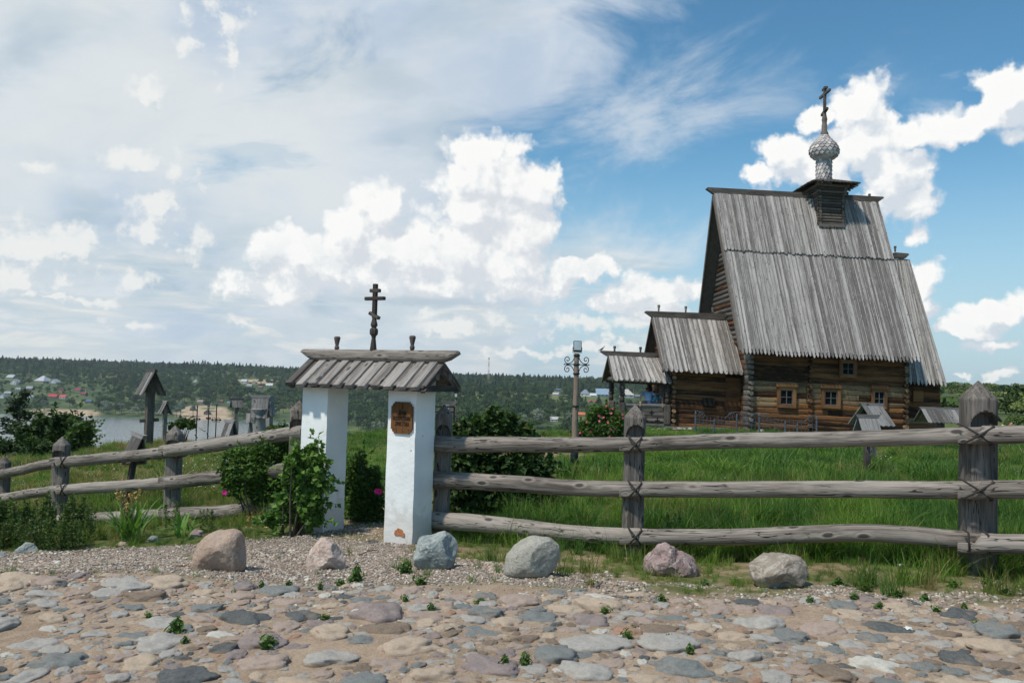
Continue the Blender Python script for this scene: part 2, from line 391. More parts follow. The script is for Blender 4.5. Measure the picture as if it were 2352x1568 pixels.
def near_h(x, y):
    x = np.asarray(x, float); y = np.asarray(y, float); sh = np.broadcast(x, y).shape
    x = np.broadcast_to(x, sh).ravel(); y = np.broadcast_to(y, sh).ravel()
    out = np.zeros(len(x)); 
    for i in range(0, len(x), 20000):
        dx = x[i:i+20000, None]-ANCH[:, 0]; dy = y[i:i+20000, None]-ANCH[:, 1]
        sc = 1.0 + .10*np.maximum(y[i:i+20000, None], 0)
        w = 1/((dx*dx+dy*dy)/(sc*sc) + .12)**1.6
        out[i:i+20000] = (w*ANCH[:, 2]).sum(1)/w.sum(1)
    return out.reshape(sh)
def sst(x, a, b_):
    t = np.clip((x-a)/(b_-a), 0, 1); return t*t*(3-2*t)
def shore(x, y):
    """distance of the far bank for a bearing"""
    k = x/np.maximum(y, 1.0)
    return 745 - 400*sst(k, -.27, -.02) + 0*k
WATER = -43.0
def H(x, y):
    x = np.asarray(x, float); y = np.asarray(y, float); x, y = np.broadcast_arrays(x, y)
    h = near_h(np.clip(x, -30, 40), np.clip(y, -5, 46))
    k = x/np.maximum(y, 1.0)
    edge = 30 + 16*sst(x, 3, 14) - 6*sst(-x, 8, 16) + 60*sst(x, 26, 60)        # brow of the near hill
    drop = np.maximum(y-edge, 0)
    dl = np.maximum(-x-12-.15*np.maximum(y, 0), 0)
    h = h - np.minimum(drop*.02+drop**2*.012, drop*.62)*(1) - np.minimum(dl*.1+dl**2*.02, dl*.5)*sst(y, 10, 20)
    h = np.maximum(h, WATER-6)
    sh = shore(x, y)
    t = np.clip((y-sh)/(1350-sh), 0, 2.2)
    top = -5 - 14*sst(k, .38, .7) + 4*sst(-k, .05, .35)
    far = WATER - 1.5 + (top-WATER)*np.minimum(t, 1.0)**.85 + np.maximum(t-1, 0)*4 + 14*(fbm2(x/160, y/160, 4, 5)-.5)*np.clip(t*4, 0, 1)
    far = far - 2*np.clip((sh-y)/20, 0, 4)
    # green hill to the right, beyond the church
    rk = sst(k, .40, .47)
    rh = -16 + 17.5*sst(y, 110, 290) + 3*(fbm2(x/60, y/60, 3, 9)-.5)
    far = far*(1-rk) + np.maximum(far, np.where(y > 75, rh, -60))*rk
    far = np.where(y > 95, far, np.where(rk > 0, far, -60))
    h = np.where(y > edge, np.maximum(h, far), h)
    h = h + np.where(y > 7.2, .05*(fbm2(x*.8, y*.8, 3, 3)-.5), 0) + .018*(fbm2(x*3, y*3, 3, 8)-.5)
    return h
def Hs(x, y): return float(H(np.array([x]), np.array([y]))[0])
def ground_hit(u, v, lo=3.0, hi=2500.0):
    """first point where the line of sight meets the ground"""
    r = ray(u, v); n = 700
    ys = lo*(hi/lo)**(np.arange(n)/(n-1)); xs = r.x/r.y*ys; zs = EYE + r.z/r.y*ys
    d = zs - H(xs, ys); i = int(np.argmax(d < 0)) if (d < 0).any() else n-1
    return Vector((xs[i], ys[i], float(H(xs[i:i+1], ys[i:i+1])[0])))

# ---------------------------------------------------------------- materials
MATS = {}
def mat(name):
    m = bpy.data.materials.new(name); m.use_nodes = True; m.node_tree.nodes.clear(); q = NB(m.node_tree); MATS[name] = m
    p = q.n('ShaderNodeBsdfPrincipled'); o = q.n('ShaderNodeOutputMaterial'); m.node_tree.links.new(p.outputs[0], o.inputs[0])
    p.inputs['Roughness'].default_value = .85; p.inputs['Specular IOR Level'].default_value = .25
    return m, q, p, o
def bump(q, p, h, strength=.4, dist=.01):
    nd = q.n('ShaderNodeBump'); nd.inputs['Strength'].default_value = strength; nd.inputs['Distance'].default_value = dist
    q.lk(h, nd.inputs['Height']); q.m_ = nd; q.nt.links.new(nd.outputs[0], p.inputs['Normal'])
def wood(name, light, dark, gap=(.03, .026, .022), grain=1.0, knots=True, toneamt=.35, crack=.5, streak=0.3, rough=.85, stain=None):
    m, q, p, o = mat(name)
    g = q.attr('g', 'Vector'); tone = q.attr('tone')
    gx, gy, gz = q.sep(g)
    wv = q.noise(g, 2.2, 3, .5, color=True)
    gw = q.vm('ADD', g, q.scl(q.vm('SUBTRACT', wv, (.5, .5, .5)), .05))
    fib = q.noise(q.vm('MULTIPLY', gw, (2.5*grain, 75*grain, 75*grain)), 1, 5, .6)
    fib2 = q.noise(q.vm('MULTIPLY', gw, (1.1*grain, 22*grain, 22*grain)), 1, 4, .55)
    blot = q.noise(q.vm('MULTIPLY', g, (1.3, 4, 4)), 1, 4, .6)
    cr = q.noise(q.vm('MULTIPLY', gw, (1.3, 26, 26)), 1, 2, .5); msk = q.noise(q.vm('MULTIPLY', g, (1.1, 9, 9)), 1, 2, .5)
    crk = q.ss(q.m('ABSOLUTE', cr-.5), .006+.012*crack, .001)*q.ss(msk, .42, .58)*crack*1.6
    f = fib*.45 + fib2*.4 + blot*.35 + (tone-.5)*toneamt - .1
    c = q.mix(q.ss(f, .30, .70), dark, light)
    if streak:
        st = q.ss(q.noise(q.vm('MULTIPLY', g, (.45, 9, 9)), 1, 4, .6) + (tone-.5)*.12, .56, .74)
        c = q.mix(st*streak, c, gap)
    if stain:
        st = q.ss(q.noise(q.vm('MULTIPLY', g, (.6, 5, 5)), 1.3, 4, .6), .50, .72)
        c = q.mix(st*stain[1], c, stain[0])
    c = q.mix(q.m('MINIMUM', crk, 1.0), c, gap)
    hgt = fib*.5+fib2*.6 - crk*1.2
    if knots:
        kv = q.vm('MULTIPLY', g, (3.2, 8, 8)); kd = q.vor(kv, 1.0)
        kn = q.ss(kd, .20, .10); ring = q.ss(kd, .34, .22)
        c = q.mix(ring*.35, c, light); c = q.mix(kn*.85, c, gap); hgt = hgt + ring*.5 - kn*.8
    q.lk(c, p.inputs['Base Color']); p.inputs['Roughness'].default_value = rough
    bump(q, p, hgt, .55, .012)
    return m
M_RAIL = wood('weathered_log_wood', (.36, .315, .275), (.075, .06, .05), crack=1.0, streak=.35)
M_POST = wood('weathered_post_wood', (.25, .22, .195), (.06, .05, .043), crack=.9, streak=.22)
M_ROOF = wood('silver_roof_boards', (.44, .41, .385), (.15, .135, .125), gap=(.05, .042, .037), grain=.6, toneamt=.75, crack=.5, streak=.85, stain=((.075, .062, .055), .5))
M_GROOF = wood('gate_roof_boards', (.33, .30, .275), (.09, .078, .07), toneamt=.5, crack=.5)
M_DARKW = wood('dark_weathered_wood', (.165, .14, .12), (.045, .037, .032), crack=.5)
M_GRAVE = wood('grave_marker_wood', (.28, .265, .255), (.09, .082, .075), toneamt=.5)
M_WALL = wood('tarred_log_wall', (.19, .085, .036), (.026, .013, .007), gap=(.006, .005, .004), grain=.45, toneamt=.8, crack=.9, streak=.65, stain=((.34, .165, .06), .4))
M_WALLG = wood('greyed_log_wall', (.29, .19, .105), (.05, .031, .019), gap=(.01, .008, .006), grain=.4, toneamt=.6, crack=.9, streak=.3, stain=((.36, .19, .07), .5))
M_GOLD = wood('bare_golden_log', (.60, .30, .085), (.16, .07, .025), grain=.45, toneamt=.4, crack=.5)
M_ENDS = wood('silver_log_ends', (.21, .185, .16), (.05, .04, .033), crack=.9)
M_FRAME = wood('window_frame_wood', (.30, .145, .058), (.13, .06, .028), knots=False, streak=.15)
M_PLAQUE = wood('plaque_wood', (.20, .088, .03), (.07, .032, .014), knots=False, grain=1.4, streak=.5)
M_LAMPW = wood('lamp_pole_wood', (.27, .20, .155), (.10, .07, .055), crack=.6)
def plain(name, c, rough=.6, metal=0.0, var=.15, sc=8, bmp=0.0, spec=.3):
    m, q, p, o = mat(name); tcn = q.n('ShaderNodeTexCoord').outputs['Object']
    n = q.noise(tcn, sc, 5, .6)
    q.lk(q.mix(q.ss(n, .3, .7), tuple(x*(1-var) for x in c), tuple(min(x*(1+var), 1) for x in c)), p.inputs['Base Color'])
    p.inputs['Roughness'].default_value = rough; p.inputs['Metallic'].default_value = metal; p.inputs['Specular IOR Level'].default_value = spec
    if bmp: bump(q, p, n, bmp, .01)
    return m
M_SASH = plain('window_sash_paint', (.13, .12, .11), .8)
M_IRON = plain('black_wrought_iron', (.025, .028, .032), .5, .4)
M_GIRON = plain('grey_painted_iron', (.085, .105, .125), .5, .2)
M_ROPE = plain('dark_twisted_cord', (.04, .036, .032), .9)
M_GLASS = plain('dark_window_glass', (.010, .012, .013), .6, 0, .2, spec=.0)
M_BLACK = plain('charred_black', (.015, .012, .010), .9)
M_BRICK = plain('exposed_brick', (.42, .17, .075), .95, 0, .3, 60, .5)
def plaster():
    m, q, p, o = mat('whitewashed_plaster'); tcn = q.n('ShaderNodeTexCoord').outputs['Object']
    n1 = q.noise(tcn, 2.0, 5, .6); n2 = q.noise(tcn, 28, 6, .65); n3 = q.noise(tcn, 9, 4, .5)
    _, _, z = q.sep(tcn)
    c = q.mix(q.ss(n1, .35, .7), (.87, .88, .86), (.78, .79, .78))
    sp = q.ss(q.noise(tcn, 22, 3, .5), .73, .76)
    c = q.mix(sp*.75, c, (.13, .11, .10))
    dirt = q.ss(z + (n3-.5)*.6, .22, -.02)
    c = q.mix(dirt*.38, c, (.42, .36, .29))
    q.lk(c, p.inputs['Base Color']); bump(q, p, n1*1.2+n3*.7+n2*.3, .5, .02); p.inputs['Roughness'].default_value = .9
    return m
M_PLASTER = plaster()
def leafmat(name, a, bcol, c=None, trans=.25, rough=.55, obj=False, spec=.25):
    m, q, p, o = mat(name)
    t = E(q, q.n('ShaderNodeObjectInfo').outputs['Random']) if obj else q.attr('tone')
    big = q.noise(q.n('ShaderNodeNewGeometry').outputs['Position'], 2.2 if not obj else .05, 3, .5)
    f = t*.7 + (big-.5)*1.1 + .15
    col_ = q.mix(q.ss(f, .1, .9), a, bcol)
    if c: col_ = q.mix(q.ss(t, .88, .93)*.8, col_, c)
    q.lk(col_, p.inputs['Base Color']); p.inputs['Roughness'].default_value = rough; p.inputs['Specular IOR Level'].default_value = spec
    if trans:
        tr = q.n('ShaderNodeBsdfTranslucent'); q.lk(q.mul(col_, (1.1, 1.3, .5)), tr.inputs[0])
        mx = q.n('ShaderNodeMixShader'); mx.inputs[0].default_value = trans
        m.node_tree.links.new(p.outputs[0], mx.inputs[1]); m.node_tree.links.new(tr.outputs[0], mx.inputs[2]); m.node_tree.links.new(mx.outputs[0], o.inputs[0])
    return m
M_LILAC = leafmat('lilac_leaf', (.026, .062, .018), (.075, .135, .035), (.12, .11, .04))
M_ROSE = leafmat('rose_leaf', (.035, .09, .018), (.11, .20, .035), (.16, .17, .04))
M_IVY = leafmat('vine_leaf', (.045, .115, .022), (.15, .26, .05))
M_TREE = leafmat('broadleaf', (.022, .05, .016), (.065, .105, .026))
M_PINE = leafmat('pine_needle', (.018, .040, .018), (.045, .075, .026), trans=.1)
M_WEED = leafmat('weed_leaf', (.035, .085, .022), (.10, .16, .035), (.22, .17, .05))
M_PETAL = leafmat('pink_petal', (.62, .06, .16), (.80, .16, .28), trans=.2)
M_DRY = leafmat('dried_flower', (.50, .30, .12), (.68, .45, .2), trans=.2)
M_BARK = plain('bark', (.09, .07, .055), .95, 0, .4, 12, .6)
M_STEM = plain('green_stem', (.09, .11, .04), .8)
# ---------------------------------------------------------------- ground: one sheet to the horizon, finer near the camera
rows = np.concatenate([np.linspace(-6, 2.6, 24), 2.6+np.cumsum(np.full(170, .075)), ])
y0 = rows[-1]; geo = y0*(2600/y0)**(np.arange(1, 360)/359.); rows = np.concatenate([rows, geo])
cols = np.linspace(-1.25, 1.25, 420)
YY, CC = np.meshgrid(rows, cols, indexing='ij'); XX = CC*(np.maximum(YY, 0)+8)
ZZ = H(XX, YY)
nrw, ncl_ = YY.shape
V = np.stack([XX, YY, ZZ], -1).reshape(-1, 3)
I = (np.arange(nrw-1)[:, None]*ncl_ + np.arange(ncl_-1)[None, :]).ravel()
Fc = np.stack([I, I+1, I+ncl_+1, I+ncl_], 1)
def zones(x, y):
    """weights of sand road, gravel, bare path, far wood floor, sand bank, dry meadow"""
    n = fbm2(x*1.7, y*1.7, 4, 21)-.5
    gr_edge = 6.72 - .05*x + n*.35                                 # end of the cobbled road
    road = sst(gr_edge - y, -.12, .12)
    yb = 8.55 + .42*(-3.0 - x)*0 + np.where(x < -2.2, (x+2.2)*-.0, 0)   # gravel runs up to the gate
    up_ = np.where(x < -2.3, 9.7 + (x+2.3)*.36, 9.85 - .3*(x+2.3))
    up_ = np.where(x > -.9, 8.9 - 1.05*(x+.9), up_)
    grav = sst(up_ + n*.5 - y, -.12, .2)*(1-road)*sst(-x + n*2.0, -1.2, -.1)
    grav = np.maximum(grav, .9*sst(7.35 + n*1.2 - .07*x - y, -.1, .15)*(1-road)*sst(4.4-x, -.5, 1)*sst(fbm2(x*2.3, y*4, 3, 4), .40, .55))
    # trodden ground through the gate
    px = -1.75 + .12*(y-10) ; path = sst(.55 + n*.6 - np.abs(x-px)/(1+.02*y), -.1, .35)*sst(y, 9, 9.6)*sst(15-y, 0, 4)
    bare = np.maximum(path, .8*sst(fbm2(x*.35, y*.6, 3, 33), .60, .68)*sst(y, 14, 17)*sst(40-y, 0, 5)*sst(x+4, 0, 3)*(1-sst(x, 3, 6)))
    bare = np.maximum(bare, .9*sst(1.0-np.abs(y-28.5+ .02*x*x*.3)/1.2, 0, .6)*sst(x+3, 0, 2)*sst(9-x, 0, 2))
    tr = np.abs(x-(6.0+.35*(y-12)))-.28; bare = np.maximum(bare, .55*sst(-tr+n*.6, -.1, .3)*sst(y, 10, 13)*sst(26-y, 0, 3))
    fy = np.interp(x, [-1, 1.26, 4.06, 7], [9.6, 8.7, 7.4, 6.0]); fr_ = sst(fy+.15-y, 0, .35)*sst(x, -1.2, -.4)
    bare = np.maximum(bare, fr_*(.35+.65*sst(fbm2(x*2.6, y*5, 4, 66), .42, .58)))
    bare = bare*(1-road)*(1-grav)
    far = sst(y, 60, 110)
    return road, grav, bare, far
rd, gv, ba, fa = zones(XX.ravel(), YY.ravel())
def bank(x, y):
    k = x/np.maximum(y, 1)
    def spot(k0, y0, rk, ry): return sst(1 - ((k-k0)/rk)**2 - ((y-y0)/ry)**2 + .5*(fbm2(x/25, y/25, 3, 2)-.5), 0, .25)
    s = np.maximum(spot(-.525, 775, .05, 28), spot(-.36, 800, .035, 60))
    s = np.maximum(s, spot(-.345, 770, .02, 22)); s = np.maximum(s, spot(-.30, 1190, .03, 30)); s = np.maximum(s, spot(-.08, 700, .035, 18))
    return s
bk = bank(V[:, 0], V[:, 1])
def meadow(x, y):
    k = x/np.maximum(y, 1)
    a = sst(fbm2(x/70+3, y/50, 4, 12), .60, .68)*sst(y, 150, 400)
    c = sst(1 - ((k-.02)/.10)**2 - ((y-930)/70)**2 + .8*(fbm2(x/50, y/30, 3, 6)-.5), 0, .3)
    d = sst(k, .50, .53)*sst(fbm2(x/28, y/22, 3, 14), .42, .55)*sst(y, 90, 130)*sst(400-y, 0, 60)
    return np.maximum(np.maximum(a*.30, c*.40), d)
md = meadow(V[:, 0], V[:, 1])
def ground_mat():
    m, q, p, o = mat('ground'); P_ = q.n('ShaderNodeNewGeometry').outputs['Position']; P_ = E(q, P_)
    z1 = q.attr('z1', 'Vector'); z2 = q.attr('z2', 'Vector'); road, grav, bare = q.sep(z1); far, bk_, md_ = q.sep(z2)
    n1 = q.noise(P_, 1.1, 5, .6); n2 = q.noise(P_, 9, 6, .65); n3 = q.noise(P_, 75, 4, .7); n4 = q.noise(P_, 300, 2, .6)
    sand = q.mix(q.ss(n1*.5+n2*.5, .35, .65), (.25, .178, .122), (.41, .305, .22))
    sand = q.mix(q.ss(n3, .40, .72)*.5, sand, (.52, .43, .33)); sand = q.mix(q.ss(n3, .55, .30)*.4, sand, (.19, .13, .085)); sand = q.mix(q.ss(n4, .62, .75)*.5, sand, (.6, .54, .46))
    vc = q.vor(P_, 46, out='Color'); vd = q.vor(P_, 46); cx, cy, cz = q.sep(vc)
    gcol = q.ramp(cx, [(0, (.24, .19, .15)), (.35, (.36, .30, .24)), (.65, (.46, .40, .33)), (.85, (.25, .235, .22)), (1, (.52, .48, .42))])
    gcol = q.mix(q.ss(vd, .35, .75)*.75, gcol, (.16, .12, .09))
    soil = q.mix(q.ss(n2, .35, .65), (.055, .085, .022), (.13, .15, .045)); soil = q.mix(q.ss(n1, .52, .68)*.6, soil, (.20, .16, .075))
    bcol = q.mix(q.ss(n2, .35, .7), (.24, .17, .10), (.38, .29, .19)); bcol = q.mix(q.ss(q.noise(P_, 3.2, 5, .6), .50, .6)*.75, bcol, (.12, .14, .04))
    fw_ = q.mix(q.ss(q.noise(P_, .035, 5, .6), .35, .65), (.035, .06, .025), (.085, .12, .045))
    fw_ = q.mix(md_, fw_, q.mix(q.ss(q.noise(P_, .06, 5, .6), .35, .65), (.15, .19, .06), (.30, .27, .11)))
    bkc = q.mix(q.ss(q.noise(P_, .12, 5, .6), .35, .65), (.34, .24, .16), (.48, .38, .27)); bkc = q.mix(q.ss(q.noise(P_, .05, 4, .6), .55, .62)*.8, bkc, (.1, .14, .05))
    c = q.mix(far, soil, fw_); c = q.mix(bk_, c, bkc); c = q.mix(bare*.9, c, bcol); c = q.mix(grav, c, gcol); c = q.mix(road, c, sand)
    q.lk(c, p.inputs['Base Color']); p.inputs['Roughness'].default_value = .95; p.inputs['Specular IOR Level'].default_value = .1
    h = (n2*.35+n3*.5+n4*.2)*(1-far) + grav*(.9-vd)*.8
    bump(q, p, h, .7, .018)
    return m
M_GROUND = ground_mat()
gnd = quads_mesh('ground', V, Fc, M_GROUND, None, {'z1': np.stack([rd, gv, ba], 1), 'z2': np.stack([fa, bk, md], 1)}, smooth=True)
tag(gnd, kind='structure')
# river
m, q, p, o = mat('river_water'); P_ = E(q, q.n('ShaderNodeNewGeometry').outputs['Position'])
q.lk((.15, .18, .195), p.inputs['Base Color']); p.inputs['Roughness'].default_value = .12; p.inputs['Specular IOR Level'].default_value = .5
w1 = q.noise(q.vm('MULTIPLY', P_, (.25, 1.0, 1)), .55, 4, .6); w2 = q.noise(q.vm('MULTIPLY', P_, (.10, .35, 1)), .11, 4, .6)
bump(q, p, w1*.7+w2*.6, .45, 1.0)
wv = np.array([(-2500, 40, WATER), (2500, 40, WATER), (2500, 1100, WATER), (-2500, 1100, WATER)], float)
tag(quads_mesh('water', wv, np.array([[0, 1, 2, 3]]), m), kind='structure')

# ---------------------------------------------------------------- instanced stuff
def protos(name, objs):
    c = bpy.data.collections.new(name)
    for o_ in objs: c.objects.link(o_)
    return c
def scatter(name, pts, rot, scl, idx, coll, label, cat):
    me = bpy.data.meshes.new(name); me.vertices.add(len(pts)); me.vertices.foreach_set('co', np.asarray(pts, 'f').ravel())
    for nm, arr in (('rot', rot), ('scl', scl)):
        a = me.attributes.new(nm, 'FLOAT_VECTOR', 'POINT'); a.data.foreach_set('vector', np.asarray(arr, 'f').ravel())
    a = me.attributes.new('pick', 'INT', 'POINT'); a.data.foreach_set('value', np.asarray(idx, 'i'))
    o_ = bpy.data.objects.new(name, me); COL.objects.link(o_); tag(o_, label, cat, kind='stuff')
    g = bpy.data.node_groups.new(name+'_nodes', 'GeometryNodeTree')
    g.interface.new_socket('Geometry', in_out='INPUT', socket_type='NodeSocketGeometry'); g.interface.new_socket('Geometry', in_out='OUTPUT', socket_type='NodeSocketGeometry')
    N = g.nodes.new; gi = N('NodeGroupInput'); go = N('NodeGroupOutput'); ip = N('GeometryNodeInstanceOnPoints'); ci = N('GeometryNodeCollectionInfo')
    ci.inputs['Collection'].default_value = coll; ci.inputs['Separate Children'].default_value = True; ci.inputs['Reset Children'].default_value = True
    def na(nm, ty):
        nd = N('GeometryNodeInputNamedAttribute'); nd.data_type = ty; nd.inputs['Name'].default_value = nm; return nd.outputs['Attribute']
    e2r = N('FunctionNodeEulerToRotation'); L = g.links.new
    L(gi.outputs[0], ip.inputs['Points']); L(ci.outputs[0], ip.inputs['Instance']); ip.inputs['Pick Instance'].default_value = True
    L(na('pick', 'INT'), ip.inputs['Instance Index']); L(na('rot', 'FLOAT_VECTOR'), e2r.inputs[0]); L(e2r.outputs[0], ip.inputs['Rotation']); L(na('scl', 'FLOAT_VECTOR'), ip.inputs['Scale'])
    L(ip.outputs[0], go.inputs[0])
    md_ = o_.modifiers.new('scatter', 'NODES'); md_.node_group = g
    return o_
def unlink(o_):
    COL.objects.unlink(o_); return o_

# ---------------------------------------------------------------- far woods
M_FA = leafmat('far_broadleaf_crown', (.020, .048, .016), (.075, .118, .035), trans=0, rough=.9, obj=True, spec=.1)
M_FB = leafmat('far_spruce_crown', (.014, .034, .014), (.034, .060, .024), trans=0, rough=.9, obj=True, spec=.1)
M_FW = leafmat('far_willow_crown', (.12, .155, .105), (.20, .235, .16), trans=0, rough=.9, obj=True, spec=.1)
M_FL = leafmat('far_light_crown', (.07, .10, .03), (.13, .165, .05), trans=0, rough=.9, obj=True, spec=.1)
def crown_np(kind, seed, nl):
    r_ = np.random.RandomState(seed)
    if kind == 'spruce':
        t = r_.uniform(0, 1, nl)**.75; a = r_.uniform(0, 2*np.pi, nl); rr = .30*(1-t)*(.55+.45*r_.uniform(0, 1, nl)**.4)*(1+.25*np.sin(t*34))
        C = np.stack([np.cos(a)*rr, np.sin(a)*rr, .12+t*.9], 1); nrm = np.stack([np.cos(a), np.sin(a), -.4+0*a], 1)
    else:
        ncl = 11 if kind == 'round' else 9; rx, rz, cz = (.40, .36, .60) if kind == 'round' else (.22, .42, .56)
        if kind == 'shrub': rx, rz, cz = .6, .38, .36
        cdv = r_.normal(size=(ncl, 3)); cdv /= np.linalg.norm(cdv, axis=1)[:, None]; cdv *= r_.uniform(.25, .72, (ncl, 1)); cr = r_.uniform(.3, .52, ncl)
        k = r_.randint(0, ncl, nl); d = r_.normal(size=(nl, 3)); d /= np.linalg.norm(d, axis=1)[:, None]; d[:, 2] = np.abs(d[:, 2])*.9+d[:, 2]*.1
        C = (cdv[k] + d*(cr[k]*r_.uniform(.75, 1.05, nl))[:, None])*np.array([rx, rx, rz]) + np.array([0, 0, cz]); nrm = d
    return C, nrm
def crown_mesh(name, kind, seed, nl, size, mat_):
    C, nrm = crown_np(kind, seed, nl); r_ = np.random.RandomState(seed+1)
    nrm = nrm + r_.normal(size=nrm.shape)*.45; nrm /= np.linalg.norm(nrm, axis=1)[:, None]
    a = np.cross(nrm, r_.normal(size=nrm.shape)); a /= np.linalg.norm(a, axis=1)[:, None]; b2 = np.cross(nrm, a)
    s = size*r_.uniform(.6, 1.3, (nl, 1))
    V_ = np.stack([C-a*s, C-b2*s*.8+nrm*s*.2, C+a*s, C+b2*s*.8+nrm*s*.2], 1).reshape(-1, 3); i = np.arange(nl)*4
    F_ = np.stack([np.stack([i, i+1, i+2], 1), np.stack([i, i+2, i+3], 1)], 1).reshape(-1, 3)
    # tapered trunk
    tv = []; n = 5
    for z, r0 in ((0, .022), (.55, .012)):
        for k in range(n): tv.append((r0*math.cos(k*2*math.pi/n), r0*math.sin(k*2*math.pi/n), z))
    o0 = len(V_); tf = [(o0+k, o0+(k+1) % n, o0+n+(k+1) % n) for k in range(n)]+[(o0+k, o0+n+(k+1) % n, o0+n+k) for k in range(n)]
    return quads_mesh(name, np.concatenate([V_, np.array(tv)]), np.concatenate([F_, np.array(tf)]), mat_, None, {'tone': np.concatenate([np.repeat(r_.uniform(0, 1, nl), 4), np.zeros(2*n)])})
PR = []
for i in range(4): PR.append(unlink(crown_mesh('proto_a%d' % i, 'round', 10+i, 420, .050, M_FA)))
for i in range(2): PR.append(unlink(crown_mesh('proto_b%d' % i, 'spruce', 20+i, 300, .040, M_FB)))
for i in range(2): PR.append(unlink(crown_mesh('proto_c%d' % i, 'slim', 30+i, 330, .042, M_FA)))
PR.append(unlink(crown_mesh('proto_d', 'round', 41, 420, .055, M_FW)))
PR.append(unlink(crown_mesh('proto_e', 'shrub', 42, 320, .065, M_FL)))
PR.append(unlink(crown_mesh('proto_f', 'shrub', 43, 320, .065, M_FA)))
pc = protos('tree_protos', PR)
HOUSE_SPOTS = []        # filled below so that no tree stands in front of a house
# ---------------------------------------------------------------- far houses, each a thing
def proj(x, y, z):
    """picture coordinates of world points (numpy)"""
    dx, dy, dz = x, y, z-EYE
    a = dx*RT.x+dy*RT.y+dz*RT.z; b_ = dx*UP.x+dy*UP.y+dz*UP.z; c_ = dx*fw.x+dy*fw.y+dz*fw.z
    return W2+F*a/c_, H2-F*b_/c_, c_
HM = {}
def hm(c, kind='paint'):
    if c not in HM: HM[c] = plain('house_paint_%d' % len(HM), c, .8, 0, .12, .6)
    return HM[c]
WHITE, GREY, BROWN, RED, GREEN, BLUE, TAN, ORANGE = (.62,.62,.60), (.30,.32,.34), (.12,.06,.04), (.42,.05,.05), (.12,.30,.24), (.05,.14,.22), (.42,.34,.24), (.45,.15,.06)
def house(u, v, w, hgt, walls, roofc, label, gable='side', rz=0.0, name='village_house', nwin=2, trim=None):
    """w, hgt: width and wall height in picture units; v: foot of the wall"""
    g = ground_hit(u, v, 60); s = g.y/F; L = w*s; wh = hgt*s; D = L*.75 if gable == 'side' else L*1.2
    HOUSE_SPOTS.append((u, v, w, g.y, hgt*2.1))
    root = empty(name, (g.x, g.y+D/2, g.z-.5), label, 'house', 'houses on the far bank')
    Rz = Matrix.Rotation(rz, 3, 'Z'); c0 = Vector((g.x, g.y+D/2, g.z-.5))
    def T(x, y, z): return c0 + Rz @ Vector((x, y, z))
    wb = MB(); wb.box(T(0, 0, (wh+.5)/2), (L, D, wh+.5), Rz)
    oh = .06*L; rh = L*.42 if gable == 'front' else D*.42; rb = MB(); z0 = wh+.5
    if gable == 'front':
        wb.prism([T(-L/2, -D/2+.02, z0), T(L/2, -D/2+.02, z0), T(0, -D/2+.02, z0+rh*.96)], Rz @ Vector((0, D-.04, 0)))
        for sg in (-1, 1): rb.prism([T(sg*(L/2+oh), -D/2-oh, z0-oh*.8), T(0, -D/2-oh, z0+rh), T(0, -D/2-oh, z0+rh+.03*L), T(sg*(L/2+oh), -D/2-oh, z0-oh*.8+.03*L)], Rz @ Vector((0, D+2*oh, 0)))
    elif gable == 'side':
        wb.prism([T(-L/2+.02, -D/2, z0), T(-L/2+.02, D/2, z0), T(-L/2+.02, 0, z0+rh*.96)], Rz @ Vector((L-.04, 0, 0)))
        for sg in (-1, 1): rb.prism([T(-L/2-oh, sg*(D/2+oh), z0-oh*.8), T(-L/2-oh, 0, z0+rh), T(-L/2-oh, 0, z0+rh+.03*L), T(-L/2-oh, sg*(D/2+oh), z0-oh*.8+.03*L)], Rz @ Vector((L+2*oh, 0, 0)))
    else:   # hip
        e = L/2+oh; f_ = D/2+oh; r_ = max(L/2-D/2, L*.12); vs = [T(-e, -f_, z0), T(e, -f_, z0), T(e, f_, z0), T(-e, f_, z0), T(-r_, 0, z0+rh), T(r_, 0, z0+rh)]
        rb.add(vs, [(0, 1, 5, 4), (1, 2, 5), (2, 3, 4, 5), (3, 0, 4), (3, 2, 1, 0)])
    wl = wb.build('wall', hm(walls), root); rb.build('roof', hm(roofc), root)
    if w > 9:
        for i in range(nwin):
            x = L*(-.5 + (i+.5)/nwin) ; ww = min(L*.12, L/nwin*.5)
            fb = MB(); fb.box(T(x, -D/2-.03, .5+wh*.5), (ww*1.5, .08, wh*.52), Rz); fo = fb.build('window_frame', hm(trim or WHITE), wl)
            pb = MB(); pb.box(T(x, -D/2-.08, .5+wh*.5), (ww, .05, wh*.4), Rz); pb.build('pane', M_GLASS, fo)
    if w > 14:
        cb = MB(); cb.box(T(L*.18, 0, z0+rh+.25), (L*.05+.1, L*.05+.1, 1.0), Rz); cb.build('chimney', hm(ORANGE), root)
    return root
